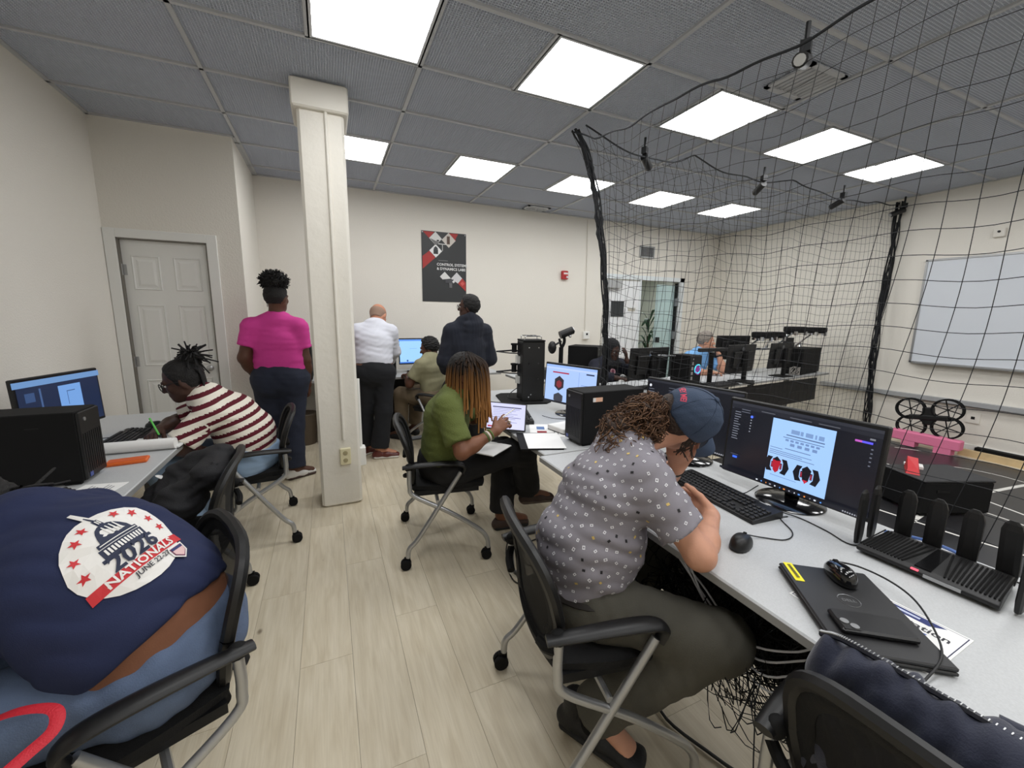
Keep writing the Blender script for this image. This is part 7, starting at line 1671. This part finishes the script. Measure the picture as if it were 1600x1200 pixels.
# ------------------------------------------------ man in the light blue polo (seated, far)
J = dict(P=(4.52, 4.10, .58), C=(4.515, 4.02, .86), N=(4.535, 3.96, 1.005), front_p=(.2, -.98, 0), front_c=(.2, -.93, -.25),
         shL=(4.705, 3.98, .94), shR=(4.34, 3.96, .945), elL=(4.70, 3.72, .785), wrL=(4.675, 3.79, .985), elR=(4.24, 3.78, .775), wrR=(4.42, 3.66, .77),
         hpL=(4.62, 4.08, .545), hpR=(4.43, 4.08, .545), knL=(4.64, 3.68, .55), knR=(4.43, 3.68, .55), anL=(4.64, 3.7, .1), anR=(4.43, 3.7, .1), toeL=(4.66, 3.5, .03), toeR=(4.43, 3.5, .03),
         H=(4.575, 3.92, 1.155), F=(.64, -.76, -.08), U=(.05, 0, 1))
LBL = mat('light_blue_polo', (120, 172, 222), .8, bump=.1, bscale=300)
U_ = figure('grey-haired man in a light blue polo at the netted desk', (4.52, 4.05, 0), J, (.165, .16, .16), (.13, .13, .12), SK_LIGHT, .010, (.052, .043, .03), (.09, .062, .042),
            hands={'L': ((-.2, .3, .9), (-.6, .5, -.2), dict(curl=(60, 65, 70, 70))), 'R': ((.8, -.5, 0), (0, 0, -1))},
            shirt=dict(mat=LBL, hem=(4.52, 4.1, .58), hemn=(0, 0, -1), sleeve=.75, off=.014, amp=.003, collar=.03), trousers=dict(mat=BLKT, top=(4.52, 4.1, .62), topn=(0, 0, 1)))
org = U_['org']; P = U_['P']; eyes(P, unit(J['F']), U_['root'], org, brow=(110, 104, 98)); hair_shell(U_, mat('grey_hair', (134, 126, 118), .85, bump=.5, bscale=120), .013, .055, -.01, amp=.004, wl=.03)
wv_ = unit(V3(J['wrL']) - V3(J['elL'])); b = MB(); b.lathe([(.033, -.012), (.036, 0), (.033, .012)], V3(J['wrL']) - wv_ * .02 - org, 18, axis=wv_); b.build('watch', M_BLACK, U_['root'], smooth=True)
shoe('shoe', (4.64, 3.74, 0), (4.66, 3.48, 0), SHK, SOLE_K, U_['root'], org); shoe('shoe', (4.43, 3.74, 0), (4.43, 3.48, 0), SHK, SOLE_K, U_['root'], org)

# =================================================================== backpack, hung jacket
bp_ = empty('backpack', (.985, .20, .48)); tag(bp_, 'navy blue zipped backpack resting on the empty foreground chair', 'backpack')
org = V3(.985, .20, .48); NVB = mat('navy_nylon', (19, 26, 50), .75, bump=.15, bscale=300, sheen=.3)
S = SDF()
S.ecap((.880, .37, .62), (.050, .14), (.890, .02, .62), (.055, .14), (0, 0, 1), .05); S.ecap((.868, .375, .79), (.040, .055), (.888, .02, .785), (.048, .06), (0, 0, 1), .05)
S.cap((.925, .30, .60), .045, (.935, .08, .60), .05, .05); S.cap((.905, .16, .80), .035, (.95, -.03, .785), .052, .05)
cloth('bag_body', S, NVB, bp_, org, .006, .007, 5, .085, (0, 1, .4), it=2)
b = MB(); zp = [V3(.862, .405, .835), V3(.868, .36, .848), V3(.882, .22, .848), V3(.898, .06, .848), V3(.935, -.03, .846)]; b.tube([p - org for p in spline(zp, 8)], .006, 6); b.build('zip_track', mat('zip_dark', (16, 20, 34), .4), bp_, smooth=True)
b = MB()
for q, p in enumerate(spline(zp, 22)):
    b.box(p - org + V3(0, 0, .0055), (.007, .0016, .002))
o = b.build('zip_teeth', M_SILVER, bp_); o['kind'] = 'stuff'
b = MB(); b.tube([p - org for p in spline([V3(.955, -.07, .80), V3(.985, -.01, .815), V3(.955, .08, .838), V3(.915, .18, .845)], 8)], .010, 8, flat=.4); b.build('flap_edge', NVB, bp_, smooth=True)
jk = empty('hung_jacket', (-.62, 2.10, .5)); tag(jk, 'black jacket with a white badge draped over the middle chair on the left', 'jacket')
org = V3(-.62, 2.10, .5); S = SDF()
S.ecap((-.50, 2.25, .78), (.06, .05), (-.50, 2.02, .76), (.06, .05), (0, 0, 1), .05); S.ecap((-.58, 2.26, .74), (.09, .07), (-.72, 2.24, .60), (.11, .08), (.3, 0, 1), .06); S.ecap((-.60, 2.05, .66), (.12, .08), (-.74, 2.05, .54), (.13, .07), (.3, 0, 1), .07); S.cap((-.66, 2.28, .66), .07, (-.80, 2.22, .50), .05, .05); S.cap((-.70, 2.15, .58), .08, (-.85, 2.10, .50), .05, .05)
cloth('jacket_cloth', S, mat('black_jacket', (22, 22, 26), .8, bump=.2, bscale=200), jk, org, .008, .008, 3, .11, (.4, .2, 1), it=3)
b = MB(); b.ball(V3(-.715, 2.235, .705) - org, (.035, .018, .006), 12, R=np.array(Matrix.Rotation(.5, 3, 'Y'))); b.build('badge', M_PAPER, jk, smooth=True)
